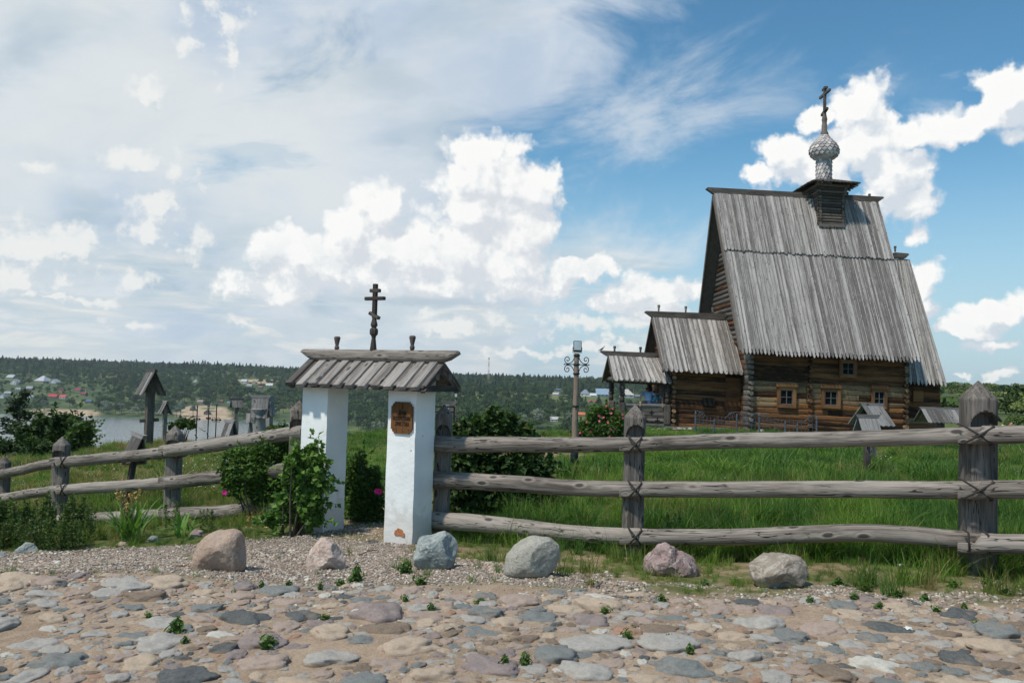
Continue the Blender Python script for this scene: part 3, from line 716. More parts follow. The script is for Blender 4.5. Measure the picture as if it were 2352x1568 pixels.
HL = [
 (31,884,14,6,WHITE,GREY,'white gabled house with its bright front under a grey roof','front'),
 (23,870,17,3.2,GREY,(.40,.42,.44),'low grey shed roof at the top of the left village','side'),
 (92,880,24,4.5,TAN,(.42,.44,.47),'largest grey hipped roof in the upper left village','hip'),
 (121,881,15,4,WHITE,(.36,.38,.40),'white house with grey roof right of the big hipped one','front'),
 (66,897,15,5,BROWN,(.26,.27,.29),'dark brown house with grey roof above the pine','side'),
 (135,905,12,6,(.40,.22,.12),(.24,.06,.05),'tall brown gabled house with dark red roof and cream base','front'),
 (119,916,17,4,GREEN,RED,'green walled house with bright red roof','side'),
 (143,916,14,3.8,WHITE,(.48,.09,.07),'white walled house with scarlet double roof beside the green one','side'),
 (67,917,10,4.5,WHITE,(.50,.52,.54),'small white gabled house left of the green one','front'),
 (177,900,14,4,TAN,(.22,.05,.06),'pale house with maroon roof at the wood edge','side'),
 (191,909,12,4.5,BROWN,(.20,.05,.05),'dark timber house with maroon roof','side'),
 (202,927,13,5,(.26,.10,.07),BLUE,'brick red house with blue roof near the river bank','side'),
 (15,908,13,4.5,(.42,.40,.34),GREY,'tan house with grey roof behind the pine top','side'),
 (40,897,10,3,WHITE,GREY,'little white outbuilding below the grey roofs','side'),
 (3,915,9,6,WHITE,(.28,.30,.32),'white house cut by the left edge of the view','front'),
 (447,878,8,3.5,WHITE,(.5,.5,.5),'white cottage among trees above the sandy bank','front'),
 (560,880,13,4.5,WHITE,(.45,.46,.48),'white cottage on the ridge behind the roofed markers','side'),
 (572,889,11,3.2,TAN,GREY,'grey roofed shed below the ridge cottage','side'),
 (583,883,9,3.2,TAN,(.33,.30,.28),'small tan shed in the middle of the ridge hamlet','front'),
 (617,888,14,3,(.66,.66,.64),(.55,.55,.54),'long low white building at the right of the hamlet','side'),
 (597,893,10,3,BROWN,(.20,.10,.10),'dark red shed below the long white building','side'),
 (459,926,12,3,(.40,.36,.34),(.30,.22,.22),'small hut with pinkish roof on the top of the sand','side'),
 (508,926,8,5,(.16,.08,.06),(.20,.12,.10),'brown box hut standing on the sandy slope','side'),
 (524,927,6,2.5,(.14,.24,.38),(.2,.3,.42),'small blue hut beside the brown one on the sand','side'),
 (473,953,14,5,(.10,.09,.08),(.14,.12,.11),'dark barn below the sandy slope by the water','front'),
 (666,940,11,2.6,(.20,.13,.09),(.42,.25,.16),'hut with tan pointed roof in the trees beside the left pillar','front'),
 (1277,909,13,3.5,(.36,.34,.32),(.40,.39,.39),'grey shed below the parked blue bus','side'),
 (1345,910,20,5,WHITE,(.20,.23,.27),'white house with dark hipped roof beside the lamp pole','hip'),
 (1389,911,36,6,(.62,.58,.52),(.24,.33,.42),'long two part building with pale blue roof left of the porch','side'),
 (1362,911,14,3.5,(.66,.68,.70),(.6,.62,.64),'low white annex left of the long blue roof','side'),
 (1357,926,8,2.5,BROWN,RED,'left one of two small red roofs below the blue roofed building','front'),
 (1372,926,11,2.5,BROWN,(.48,.07,.07),'right one of two small red roofs below the blue roofed building','front'),
 (1273,968,17,5,WHITE,(.46,.45,.46),'white cottage with grey roof just above the brow of the hill','side'),
 (1336,957,16,4,(.44,.24,.14),(.50,.16,.07),'orange roofed house between lamp pole and rose bush','side'),
 (1441,913,26,6,WHITE,(.50,.46,.42),'white house with pale brown hipped roof seen between porch posts','hip'),
 (1465,913,12,3,(.1,.1,.1),(.18,.18,.2),'dark low shed beside the house seen through the porch','side'),
]
for hd_ in HL:
    u, v, w, h_, wc_, rc_, lb, gb = hd_
    house(u, v, w, h_, wc_, rc_, lb, gb, rz=rng.uniform(-.25, .25), name='barn' if 'barn' in lb else ('shed' if any(k in lb for k in ('shed', 'hut', 'outbuilding')) else 'village_house'), nwin=4 if w > 30 else 2)
# blue bus on the far road
g0 = ground_hit(1282, 898, 60); s = g0.y/F; Lb = 12*s; HOUSE_SPOTS.append((1282, 898, 14, g0.y, 9))
bus = empty('bus', g0, 'blue and white bus parked on the far hillside track', 'bus')
q_ = MB(); q_.box(g0+Vector((0, 0, 1.9)), (Lb, 2.6, 2.6), None, 0, None, .2); q_.build('body', hm((.05, .13, .35)), bus)
for i in range(5):
    q_ = MB(); q_.box(g0+Vector((Lb*(-.38+.19*i), -1.32, 2.4)), (Lb*.14, .05, .9)); q_.build('window', hm((.5, .55, .6)), bus)
for sx_ in (-.33, .33):
    q_ = MB(); q_.tube([g0+Vector((Lb*sx_, -1.35, .5)), g0+Vector((Lb*sx_, -1.0, .5))], .5, 10); q_.build('wheel', M_BLACK, bus)
# radio mast on the skyline
gm = ground_hit(1122, 868, 300); gm = Vector((at_y(1122, 866, 1250).x, 1250, Hs(at_y(1122, 866, 1250).x, 1250)-1)); top = at_y(1122, 823, 1250).z
mast = empty('radio_mast', gm, 'thin red and white lattice radio mast on the skyline behind the gate', 'mast')
hh = top-gm.z
for k, (z0, z1) in enumerate([(i/7, (i+1)/7) for i in range(7)]):
    q_ = MB()
    for (sx_, sy_) in ((-1, -1), (1, -1), (0, 1)):
        w0 = 1.5*(1-z0*.75); w1 = 1.5*(1-z1*.75)
        q_.tube([gm+Vector((sx_*w0, sy_*w0, z0*hh)), gm+Vector((sx_*w1, sy_*w1, z1*hh))], .16, 4)
    for j in range(4):
        za = z0+(z1-z0)*j/4; zb = z0+(z1-z0)*(j+1)/4; wa = 1.5*(1-za*.75); wb_ = 1.5*(1-zb*.75)
        q_.tube([gm+Vector((-wa*(-1)**j, -wa, za*hh)), gm+Vector((wb_*(-1)**j, -wb_, zb*hh))], .10, 4)
    q_.build('mast_section', hm((.55, .16, .12)) if k % 2 else hm((.62, .62, .62)), mast)
q_ = MB(); q_.box(gm+Vector((0, 0, hh)), (2.2, 2.2, 2.0)); q_.build('antenna', hm((.4, .4, .42)), mast)
# far lamp/utility poles
for i, (u, v) in enumerate([(36, 905), (196, 905), (39, 884), (1566, 912), (1455, 905), (452, 878)]):
    g = ground_hit(u, v, 60); hp = 13*g.y/F; HOUSE_SPOTS.append((u, v, 3, g.y, 8))
    q_ = MB(); q_.tube([g, g+Vector((0, 0, hp))], .0011*g.y*.25, 5); q_.box(g+Vector((0, 0, hp*.92)), (hp*.14, .12, .12))
    tag(q_.build('utility_pole', hm((.36, .35, .33))), ['pale utility pole in the village left of the brown houses', 'pale utility pole beside the maroon roofed houses', 'utility pole above the dark brown house with grey roof', 'utility pole on the far hill behind the porch roof', 'utility pole seen between the porch posts', 'utility pole beside the white cottage among trees'][i], 'pole', 'utility poles on the far bank')

# ---------------------------------------------------------------- far woods: one mass of trees
def gen_forest():
    P, S, K = [], [], []
    # perspective strips
    y = 97.0
    while y < 1900:
        sp = 5.8 + y*.0046; k0, k1 = -.86, .86
        n = int((k1-k0)*y/sp); ks = k0+(k1-k0)*(np.arange(n)+nr.uniform(0, 1, n))/n; ys = y+nr.uniform(-.6, .6, n)*sp; xs = ks*ys
        P.append(np.stack([xs, ys], 1)); y += sp*.95
    P = np.concatenate(P); x, y = P[:, 0], P[:, 1]; z = H(x, y); k = x/y; sh = shore(x, y)
    keep = z > WATER+.8
    rhill = k > .42
    keep &= ~((bank(x, y) > .35) & (nr.uniform(0, 1, len(x)) < .97))
    md_ = meadow(x, y); keep &= nr.uniform(0, 1, len(x)) > md_*1.15
    vill = (k < -.47) & (y > 820) & (y < 1120); keep &= ~(vill & (nr.uniform(0, 1, len(x)) < .2))
    keep &= ~(rhill & (nr.uniform(0, 1, len(x)) < .25) & (y < 330))
    keep &= ~((y < 130) & ~rhill)
    x, y, z, k, sh, rhill, vill = [a[keep] for a in (x, y, z, k, sh, rhill, vill)]
    n = len(x); t = (y-sh)/(1350-sh); r = nr.uniform(0, 1, n)
    pick = nr.choice([0, 1, 2, 3, 6, 7], n)
    up = fbm2(x/90, y/90, 3, 17)
    sp = (r < .10*sst(t, .3, .8)+.22*sst(t, .8, .98)*(up > .45)); pick[sp] = nr.choice([4, 5], sp.sum())
    wl = ((y-sh) < 60) & (r > .72); pick[wl] = 8
    h = nr.uniform(7.5, 12.5, n)*(.85+.4*up); h[sp] *= 1.12; h[vill & ~sp] *= .62
    sh_ = (r > .80) & ~wl & ~sp; pick[sh_ & ~rhill] = nr.choice([10, 9], (sh_ & ~rhill).sum(), p=[.75, .25]); h[sh_] *= .62
    rr = nr.uniform(0, 1, n); pick[rhill] = np.where(rr[rhill] < .62, 9, np.where(rr[rhill] < .9, 10, 2)); h[rhill] = nr.uniform(2.4, 4.6, rhill.sum())*(1+.5*(up[rhill]-.4))
    farr = rhill & (y > 330); h[farr] = nr.uniform(4, 7, farr.sum())
    w = h*nr.uniform(.85, 1.25, n)
    keep = np.ones(n, bool); uu, vb, _ = proj(x, y, z); _, vt, _ = proj(x, y, z+h); half = .40*w/y*F
    for (hu, hv, hw, hy, hp) in HOUSE_SPOTS:
        keep &= ~((np.abs(uu-hu) < hw/2+half*.8) & (y < hy+8) & (vt < hv-1.0) & (vb > hv-hp))
        keep &= ~((np.hypot((uu-hu)/F*y, (y-hy)) < hw/2*hy/F+2))
    rot = np.zeros((n, 3)); rot[:, 2] = nr.uniform(0, 6.28, n); rot[:, 0] = nr.uniform(-.06, .06, n)
    scl = np.stack([w, w, h], 1); P3 = np.stack([x, y, z-.3], 1)
    return P3[keep], rot[keep], scl[keep], pick[keep]
fp = gen_forest()
scatter('forest', *fp, pc, 'dense mixed woods of broadleaf trees and firs covering the far banks', 'forest')
print('forest', len(fp[0]))
# trees one can tell apart, each with crown and trunk
def split_tree(name, kind, seed, nl, size, cm):
    """proto with a crown and a trunk modelled at unit height"""
    root = empty(name); C, nrm = crown_np(kind, seed, nl); r_ = np.random.RandomState(seed)
    nn = nrm + r_.normal(size=nrm.shape)*.45; nn /= np.linalg.norm(nn, axis=1)[:, None]
    a = np.cross(nn, r_.normal(size=nn.shape)); a /= np.linalg.norm(a, axis=1)[:, None]; b2 = np.cross(nn, a); s_ = size*r_.uniform(.6, 1.3, (nl, 1))
    V_ = np.stack([C-a*s_, C-b2*s_*.8+nn*s_*.2, C+a*s_, C+b2*s_*.8+nn*s_*.2], 1).reshape(-1, 3); i = np.arange(nl)*4
    quads_mesh('crown', V_, np.stack([np.stack([i, i+1, i+2], 1), np.stack([i, i+2, i+3], 1)], 1).reshape(-1, 3), cm, root, {'tone': np.repeat(r_.uniform(0, 1, nl), 4)})
    tb = MB(); tb.tube([(0, 0, -.03), (.01, 0, .3), (0, .01, .7)], [.03, .02, .008], 6); tb.tube([(.005, 0, .3), (.12, .05, .55)], [.012, .005], 5); tb.tube([(.005, 0, .35), (-.1, -.06, .6)], [.012, .005], 5)
    tb.build('trunk', M_BARK, root); return root
FT = [(1234,985,48,54,8,'pale willow_tree','pale silvery willow on the brow right of the lilac bush'),(1309,985,34,46,8,'w','pale willow beside the lamp pole foot'),
 (1201,985,34,38,8,'w','second pale willow, nearer the lilac bush'),(415,957,24,40,8,'w','silvery willow at the far water edge left of the sandy bank'),(443,957,20,30,8,'w','smaller silvery willow below the sandy bank'),
 (569,918,38,36,0,'r','round green tree standing alone above the roofed markers'),(527,918,30,50,6,'s','tall pale poplar beside the sandy slope'),(101,943,24,28,8,'w','greyish willow on the far bank behind the pine'),
 (476,945,24,32,0,'r','dark tree beside the barn below the sandy slope'),(430,915,24,30,0,'r','dark round tree at the left end of the sandy slope'),(1158,985,60,44,0,'r','broad dark tree on the brow behind the lilac bush'),
 (2280,905,30,18,10,'r','dark hedge tree right of the big fence post on the green hill'),(2342,985,60,70,10,'r','dark green bush at the right edge of the view'),(1375,935,26,24,4,'p','small dark fir below the blue roofed building')]
PT = {8: split_tree('willow_tree', 'round', 41, 900, .042, M_FW), 0: split_tree('broadleaf_tree', 'round', 12, 900, .040, M_FA), 6: split_tree('poplar_tree', 'slim', 31, 800, .034, M_FL), 4: split_tree('fir_tree', 'spruce', 21, 700, .032, M_FB), 10: split_tree('hedge_tree', 'shrub', 43, 900, .045, M_FA)}
used_ = set()
for (u, v, w, h_, k, _, lb) in FT:
    g = ground_hit(u, v, 60) if u < 2300 else Vector((at_y(u, v, 60).x, 60, Hs(at_y(u, v, 60).x, 60)))
    s = g.y/F; src = PT[k]
    if k in used_:
        r_ = copy_thing(src, g, rng.uniform(0, 6), h_*s)
    else:
        r_ = src; used_.add(k); r_.location = g; r_.scale = (h_*s,)*3
    cw = {8: .85, 0: .85, 6: .46, 4: .6, 10: 1.2}[k]; r_.scale = (w*s/cw, w*s/cw, h_*s); r_.rotation_euler = (0, 0, rng.uniform(0, 6))
    tag(r_, lb, 'tree')
# ---------------------------------------------------------------- log church; local frame X along it, Y away from the road, Z up; it has settled towards the right
CH_Y = 34.0; C0 = at_y(1722, 986, CH_Y); C0.z = Hs(C0.x, C0.y)-.05
phi = R(1.2); EX = Vector((math.cos(phi), math.sin(phi), 0)); EY = Vector((-math.sin(phi), math.cos(phi), 0)); KS = .022
def CW(X, Y, Z): return C0 + EX*X + EY*Y + Vector((0, 0, Z-KS*X))
def loc(u, v, Y):
    p = on_plane(u, v, C0+EY*Y, EY); d = p-C0; X = d.dot(EX); return X, d.z+KS*X
CROT = Matrix((EX, EY, Vector((0, 0, 1)))).transposed()
RY = 3.2
church = empty('log_church', C0, 'old dark log church with steep silvery board roofs and shingled onion dome on the grass', 'church')
def slope(mb, e0, e1, r0, r1, w=.15, tip=.24, th=.03, lift=0.0, split=0.0):
    """boards from the ridge r0-r1 down to the eave e0-e1, each with a carved pointed end"""
    e0, e1, r0, r1 = map(Vector, (e0, e1, r0, r1)); n = max(2, int(round((e1-e0).length/w)))
    nrm = (e1-e0).cross(r0-e0).normalized()
    if nrm.z < 0: nrm = -nrm
    for i in range(n):
        a, b_ = i/n, (i+1)/n; A = e0.lerp(e1, a); B = e0.lerp(e1, b_); Ra = r0.lerp(r1, a); Rb = r0.lerp(r1, b_)
        d = ((A-Ra)+(B-Rb))*.5; d.normalize(); wv = (B-A); j = rng.uniform(-.04, .05)+(-.0 if not split else 0)
        A = A + d*j; B = B + d*j; lf = nrm*(lift+rng.uniform(0, .02)); tl = nrm*rng.uniform(-.008, .008)
        g = wv*.045
        out = [Ra+g+lf+tl, A+g+lf+tl, A+wv*.26+d*tip*.30+lf+tl, A+wv*.10+d*tip*.42+lf+tl, A+wv*.42+d*tip+lf, B-wv*.42+d*tip+lf, B-wv*.10+d*tip*.42+lf-tl, B-wv*.26+d*tip*.30+lf-tl, B-g+lf-tl, Rb-g+lf-tl]
        if not tip: out = [Ra+g+lf+tl, A+g+lf+tl, A+wv*.5+d*.03+lf, B-g+lf-tl, Rb-g+lf-tl]
        # two raised edges make the board look hollowed
        mb.prism(out, nrm*th, ext=d, tone=min(1, max(0, rng.gauss(.5, .2))))
        for q0 in (.06, .74):
            P0 = Ra.lerp(Rb, q0)+lf+nrm*th*.9; P1 = Ra.lerp(Rb, q0+.2)+lf+nrm*th*.9; P2 = A.lerp(B, q0+.2)+lf+nrm*th*.9; P3 = A.lerp(B, q0)+lf+nrm*th*.9
            mb.prism([P0, P3, P2, P1], nrm*.007, ext=d, tone=rng.gauss(.5, .2))
def course_wall(mb, p, q, h, n, rowmat, side, r=None, sag=.0):
    """n rounded logs from p to q (bottom line) up to height h; rowmat(i, n, t0, t1) -> list of (t0, t1, material index)"""
    p = Vector(p); q = Vector(q); lh = h/n
    for i in range(n):
        z = lh*(i+.5) + rng.uniform(-.012, .012)
        for (a, b_, mi) in rowmat(i):
            mb.cur = mi; A = p.lerp(q, a)+Vector((0, 0, z)); B = p.lerp(q, b_)+Vector((0, 0, z)); m_ = max(3, int((B-A).length/.35))
            sd = rng.uniform(0, 99)
            pts = [A.lerp(B, k/m_)+Vector((0, 0, .02*vn3(k*.6+sd, i)))+side*(.018*vn3(k*.7, sd)) for k in range(m_+1)]
            sq = lambda q, c, L: c + (q-c) - side*((q-c).dot(side)*.70)
            mb.tube(pts, lh*.545*rng.uniform(.96, 1.05), 12, tone=rng.gauss(.5, .28), rough=.07, fs=1.6, squash=sq)
    mb.cur = 0
def ends(mb, X, Y, Z0, Z1, n, d, r, jit=.02, mi=0):
    lh = (Z1-Z0)/n; mb.cur = mi
    for i in range(n):
        c = CW(X+rng.uniform(-jit, jit), Y, Z0+lh*(i+.5)); L = rng.uniform(.8, 1.15)
        mb.tube([c, c+d*L], lh*r*rng.uniform(.85, 1.05), 8, tone=rng.random(), rough=.08)
    mb.cur = 0
mats3 = [M_WALL, M_WALLG, M_GOLD, M_ENDS, M_DARKW]
# --- nave
XL, _ = loc(1722, 900, 0); XR, _ = loc(2080, 900, 0)
_, ZE = loc(1750, 803, -.55); NH = ZE+.25; NW = 6.4
def rows(i):
    n = 17; v = 985 - (985-795)*(i+.5)/n; o = []
    XG = .30
    if i == 5: o = [(0, .24, 1), (.24, 1, 2)]
    elif i == 4: o = [(0, .5, 0), (.5, 1, 0)]
    elif 6 <= i <= 9: o = [(0, .36, 1), (.365, 1, 1)] if i != 7 else [(0, .36, 0), (.365, .7, 1), (.705, 1, 0)]
    else: o = [(0, .38, 0), (.385, 1, 0)]
    return o
wm = MB(); course_wall(wm, CW(XL+.05, .0, 0), CW(XR-.05, .0, 0), NH, 17, rows, EY)
wm.cur = 4; wm.box((CW(XL+.2, .14, 0)+CW(XR-.2, .14, NH))/2, ((XR-XL)-.3, .1, NH), CROT); wm.cur = 0
ends(wm, XL+.02, -.22, 0, NH, 17, EY*.3, .40, mi=3); ends(wm, XR-.03, -.2, 0, NH, 17, EY*.3, .44, mi=1)
xm, _ = loc(1859, 900, 0); ends(wm, xm, -.17, .3, NH-.1, 16, EY*.2, .40, mi=0)
wall_n = wm.build('front_wall', mats3, church)
gw = MB(); nr_ = 17
course_wall(gw, CW(XL, -.02, 0), CW(XL, NW+.1, 0), NH, nr_, lambda i: [(0, .12, 3), (.125, 1, 0)], EX)
_, ZR = loc(1638, 446, RY); Xr0, _ = loc(1638, 446, RY); Xr1, ZR1 = loc(2016, 463, RY); ZR = (ZR+ZR1)/2
Xe0, _ = loc(1700, 795, -.6); Xe1, _ = loc(2112, 821, -.6)
def roof_y(z): return -.6 + (RY+.6)*(z-ZE)/(ZR-ZE)
ng = 30; lh = (ZR-.35-NH)/ng
for i in range(ng):
    z = NH+lh*(i+.5); y0 = roof_y(z)+.22
    if y0 > RY-.1: break
    t_ = (z-NH)/(ZR-NH); xx = XL - .12*t_
    gw.cur = 4 if i % 4 else 0
    m_ = 5; gw.tube([CW(xx, y0+(2*(RY-y0))*k/m_, z) for k in range(m_+1)], lh*.55, 9, tone=rng.gauss(.5, .25), rough=.07, fs=2)
    gw.cur = 3 if i % 3 == 0 else 0
    gw.tube([CW(xx-.28, y0+.10, z), CW(xx+.1, y0+.10, z)], lh*.46, 8, tone=rng.random())
gw.cur = 4; gw.prism([CW(XL+.12, .0, 0), CW(XL+.12, NW, 0), CW(XL+.12, NW, NH), CW(XL+.12, RY, ZR-.4), CW(XL+.12, 0, NH)], EX*.06)
gw.build('gable_wall', mats3, church)
bw = MB(); course_wall(bw, CW(XL, NW, 0), CW(XR, NW, 0), NH, 17, lambda i: [(0, 1, 0)], EY); course_wall(bw, CW(XR, 0.2, 0), CW(XR, NW, 0), NH, 17, lambda i: [(0, 1, 0)], EX); bw.build('back_wall', mats3, church)
# --- main roof, two tiers of boards on the front, one at the back
zb0, zb1 = loc(1660, 577, 1.6), loc(2055, 599, 1.6)
tb = .395; E0, E1, R0, R1 = CW(Xe0, -.6, ZE), CW(Xe1, -.6, ZE), CW(Xr0, RY, ZR), CW(Xr1, RY, ZR)
rf = MB(); B0 = R0.lerp(E0, tb); B1 = R1.lerp(E1, tb)
slope(rf, E0, E1, R0.lerp(E0, tb-.04), R1.lerp(E1, tb-.04)); slope(rf, B0, B1, R0, R1, tip=.05, lift=.06)
bE0, bE1 = CW(Xe0, 2*RY+.6, ZE), CW(Xe1, 2*RY+.6, ZE)
roof_main = rf.build('main_roof', M_ROOF, church)
rb_ = MB(); slope(rb_, bE0, bE1, R0, R1, w=.3)
# sarking under both slopes and barge boards
for (a, b_, c, d) in ((E0, E1, R1, R0), (bE0, bE1, R1, R0)):
    nn = (b_-a).cross(d-a).normalized(); nn = nn if nn.z > 0 else -nn; rb_.prism([a-nn*.05, b_-nn*.05, c-nn*.05, d-nn*.05], nn*.03)
for P0, P1 in ((R0, E0), (R0, bE0), (R1, E1), (R1, bE1)): rb_.bar(P0-Vector((0, 0, .1)), P1-Vector((0, 0, .1)), .05, .17, EX)
rb_.build('rear_roof', M_DARKW, church)
def ridge_log(u0, v0, u1, v1, Y, mat_=M_DARKW, r=.125, name='ridge_beam', parent=church):
    x0, z0 = loc(u0, v0, Y); x1, z1 = loc(u1, v1, Y); mb = MB(); h_ = r*1.05
    A, B = CW(x0, Y, z0), CW(x1, Y, z1); d = (B-A).normalized(); dn = Vector((0, 0, 1))
    pr = [A+dn*h_*.6, A+d*.06+dn*h_, B-d*.05+dn*h_, B+dn*h_*.6, B-d*min(.28, (B-A).length*.25)-dn*h_, A+d*min(.32, (B-A).length*.05 if (B-A).length < 1 else 9)-dn*h_]
    mb.prism([p-EY*r for p in pr], EY*2*r, ext=d, tone=.5); return mb.build(name, mat_, parent)
def pegs(lst, Y, h=.3, parent=church):
    for (u, v) in lst:
        x, z = loc(u, v, Y); mb = MB(); mb.lathe(CW(x, Y, z-.05), [(.03, 0), (.03, h*.2), (.06, h*.25), (.035, h*.32), (.065, h*.85), (.05, h), (.001, h)], 8); mb.build('ridge_peg', M_DARKW, parent)
ridge_log(1621, 438, 2028, 460, RY); pegs([(1946, 452), (1997, 456)], RY, .26)
# --- windows
def window(uL, vT, uR, vB, Y=-.13, cap=True, name='window'):
    x0, z0 = loc(uL, vB, Y); x1, z1 = loc(uR, vT, Y); w, h = x1-x0, z1-z0; t = .17*w
    fm = MB(); 
    def bx(mb, xa, xb, za, zb, y0, y1, gr=0, bv=.008): mb.box((CW(xa, y0, za)+CW(xb, y1, zb))/2, (abs(xb-xa), abs(y1-y0), abs(zb-za)), CROT, gr, None, bv)
    for pts in ([(x0, z0), (x1, z0), (x1-t, z0+t), (x0+t, z0+t)], [(x0+t, z1-t), (x1-t, z1-t), (x1, z1), (x0, z1)]): fm.prism([CW(a, Y-.02, c) for a, c in pts], EY*.08, ext=EX)
    for pts in ([(x0, z0), (x0+t, z0+t), (x0+t, z1-t), (x0, z1)], [(x1-t, z0+t), (x1, z0), (x1, z1), (x1-t, z1-t)]): fm.prism([CW(a, Y-.022, c) for a, c in pts], EY*.08, ext=Vector((0, 0, 1)))
    if cap: bx(fm, x0-.07, x1+.07, z1-.01, z1+.10, Y-.07, Y+.03); bx(fm, x0-.01, x1+.01, z1+.105, z1+.14, Y-.05, Y+.03)
    f = fm.build(name, M_FRAME, church)
    s_ = MB(); a0, a1, b0, b1 = x0+t, x1-t, z0+t, z1-t
    bx(s_, (a0+a1)/2-.014, (a0+a1)/2+.014, b0, b1, Y+.01, Y+.04, 2, 0); bx(s_, a0, a1, (b0+b1)/2-.012, (b0+b1)/2+.012, Y+.007, Y+.043, 0, 0)
    for xx in (a0, a1-.03): bx(s_, xx, xx+.03, b0, b1, Y+.004, Y+.048, 2, 0)
    for zz in (b0, b1-.03): bx(s_, a0+.03, a1-.03, zz, zz+.03, Y+.004, Y+.048, 0, 0)
    s_.build('sash', M_SASH, f); g_ = MB(); bx(g_, a0, a1, b0, b1, Y+.045, Y+.055, 0, 0); g_.build('pane', M_GLASS, f)
    return f
window(1785, 889, 1829, 935); window(1887, 892, 1931, 936.5); window(2002, 894, 2038, 937); window(1928, 827, 1969, 866.5, cap=False)
# --- refectory
YR = 1.1; x0, _ = loc(1542, 900, YR); x1 = XL-.05; _, ze = loc(1530, 849, YR-.5); rh_ = ze+.2
rw = MB(); course_wall(rw, CW(x0, YR, 0), CW(x1, YR, 0), rh_, 13, lambda i: [(0, .78 if i % 3 else 1, 0)] + ([(.785, 1, 0)] if i % 3 else []), EY)
course_wall(rw, CW(x0, YR, 0), CW(x0, 5.3, 0), rh_, 13, lambda i: [(0, 1, 0)], EX); rw.cur = 4; rw.box((CW(x0+.2, YR+.13, 0)+CW(x1, YR+.13, rh_))/2, (x1-x0-.2, .1, rh_), CROT); rw.cur = 0
ends(rw, x0+.08, YR-.2, 0, rh_, 13, EY*.3, .42, mi=1)
course_wall(rw, CW(x0, 5.3, 0), CW(x1, 5.3, 0), rh_, 13, lambda i: [(0, 1, 0)], EY)
a0, b0 = loc(1497.5, 729, RY); a1, b1 = loc(1676, 731, RY); e0, f0 = loc(1524, 848, YR-.5); e1, f1 = loc(1707, 855, YR-.5); zr = (b0+b1)/2; zz = (f0+f1)/2
for i in range(11):       # gable logs
    z = rh_ + (zr-rh_)*(i+.5)/12; y0 = YR-.5+(RY-YR+.5)*(z-zz)/(zr-zz)+.2
    if y0 < RY-.1: rw.cur = 0; rw.tube([CW(x0-.02, y0, z), CW(x0-.02, 2*RY-y0, z)], .11, 8)
rw.build('refectory_wall', mats3, church)
ho = MB(); xa, za = loc(1628, 931, YR-.12); ho.box(CW(xa, YR-.08, za+.15), (.5, .06, .32), CROT); ho.build('hatch', M_BLACK, church)
rr = MB(); slope(rr, CW(e0, YR-.5, zz), CW(e1, YR-.5, zz), CW(a0, RY, zr), CW(a1, RY, zr), w=.2, tip=.17)
rr.build('refectory_roof', M_ROOF, church); rr = MB(); slope(rr, CW(e0, 2*RY-YR+.5, zz), CW(e1, 2*RY-YR+.5, zz), CW(a0, RY, zr), CW(a1, RY, zr), w=.3)
for P1 in (CW(e0, YR-.5, zz), CW(e0, 2*RY-YR+.5, zz)): rr.bar(CW(a0, RY, zr-.1), P1-Vector((0, 0, .1)), .05, .15, EX)
for ya in (YR-.5, 2*RY-YR+.5):
    pp = [CW(e0, ya, zz-.04), CW(e1, ya, zz-.04), CW(a1, RY, zr-.06), CW(a0, RY, zr-.06)]; rr.prism(pp, Vector((0, 0, -.03)))
rr.build('refectory_rear_roof', M_DARKW, church); ridge_log(1480, 721, 1672, 728, RY); pegs([(1513, 713), (1575, 716), (1637, 719)], RY, .3)
# --- altar at the right end
YA = .9; xa1, _ = loc(2158, 930, YA); aw = MB(); ea0, fa0 = loc(2060, 868, YA-.45); ea1, fa1 = loc(2172, 877, YA-.45); ra0, ga0 = loc(2045, 594, RY); ra1, ga1 = loc(2076, 597, RY)
za = (fa0+fa1)/2; zra = (ga0+ga1)/2; ah = za+.2
course_wall(aw, CW(XR, YA, 0), CW(xa1, YA, 0), ah, 12, lambda i: [(0, 1, 0 if i != 3 else 1)], EY); course_wall(aw, CW(xa1, YA, 0), CW(xa1, 2*RY-YA, 0), ah, 12, lambda i: [(0, 1, 0)], EX)
course_wall(aw, CW(XR, 2*RY-YA, 0), CW(xa1, 2*RY-YA, 0), ah, 12, lambda i: [(0, 1, 0)], EY)
for i in range(18):
    z = ah + (zra-ah)*(i+.5)/19; y0 = YA-.45+(RY-YA+.45)*(z-za)/(zra-za)+.2; t_ = (z-ah)/(zra-ah); xx = xa1+(ra1-.25-xa1)*t_
    if y0 < RY-.1: aw.tube([CW(xx, y0, z), CW(xx, 2*RY-y0, z)], .13, 8)
aw.build('altar_wall', mats3, church); ar = MB(); xh, zh = loc(2107, 915, YA-.05)
hb = MB(); hb.box(CW(xh, YA-.10, zh+.1), (.42, .08, .44), CROT); hb.build('shutter', M_FRAME, church)
for s_, w_ in ((0, .15), (1, .3)):
    ya = YA-.45 if not s_ else 2*RY-YA+.45; slope(ar, CW(ea0, ya, za), CW(ea1, ya, za), CW(ra0, RY, zra), CW(ra1+.25, RY, zra), w=w_)
    pp = [CW(ea0, ya, za-.04), CW(ea1, ya, za-.04), CW(ra1+.25, RY, zra-.06), CW(ra0, RY, zra-.06)]; ar.prism(pp, Vector((0, 0, -.03)))
ar.build('altar_roof', M_ROOF, church); ridge_log(2050, 586, 2086, 589, RY, r=.11); pegs([(2056, 576)], RY, .26)
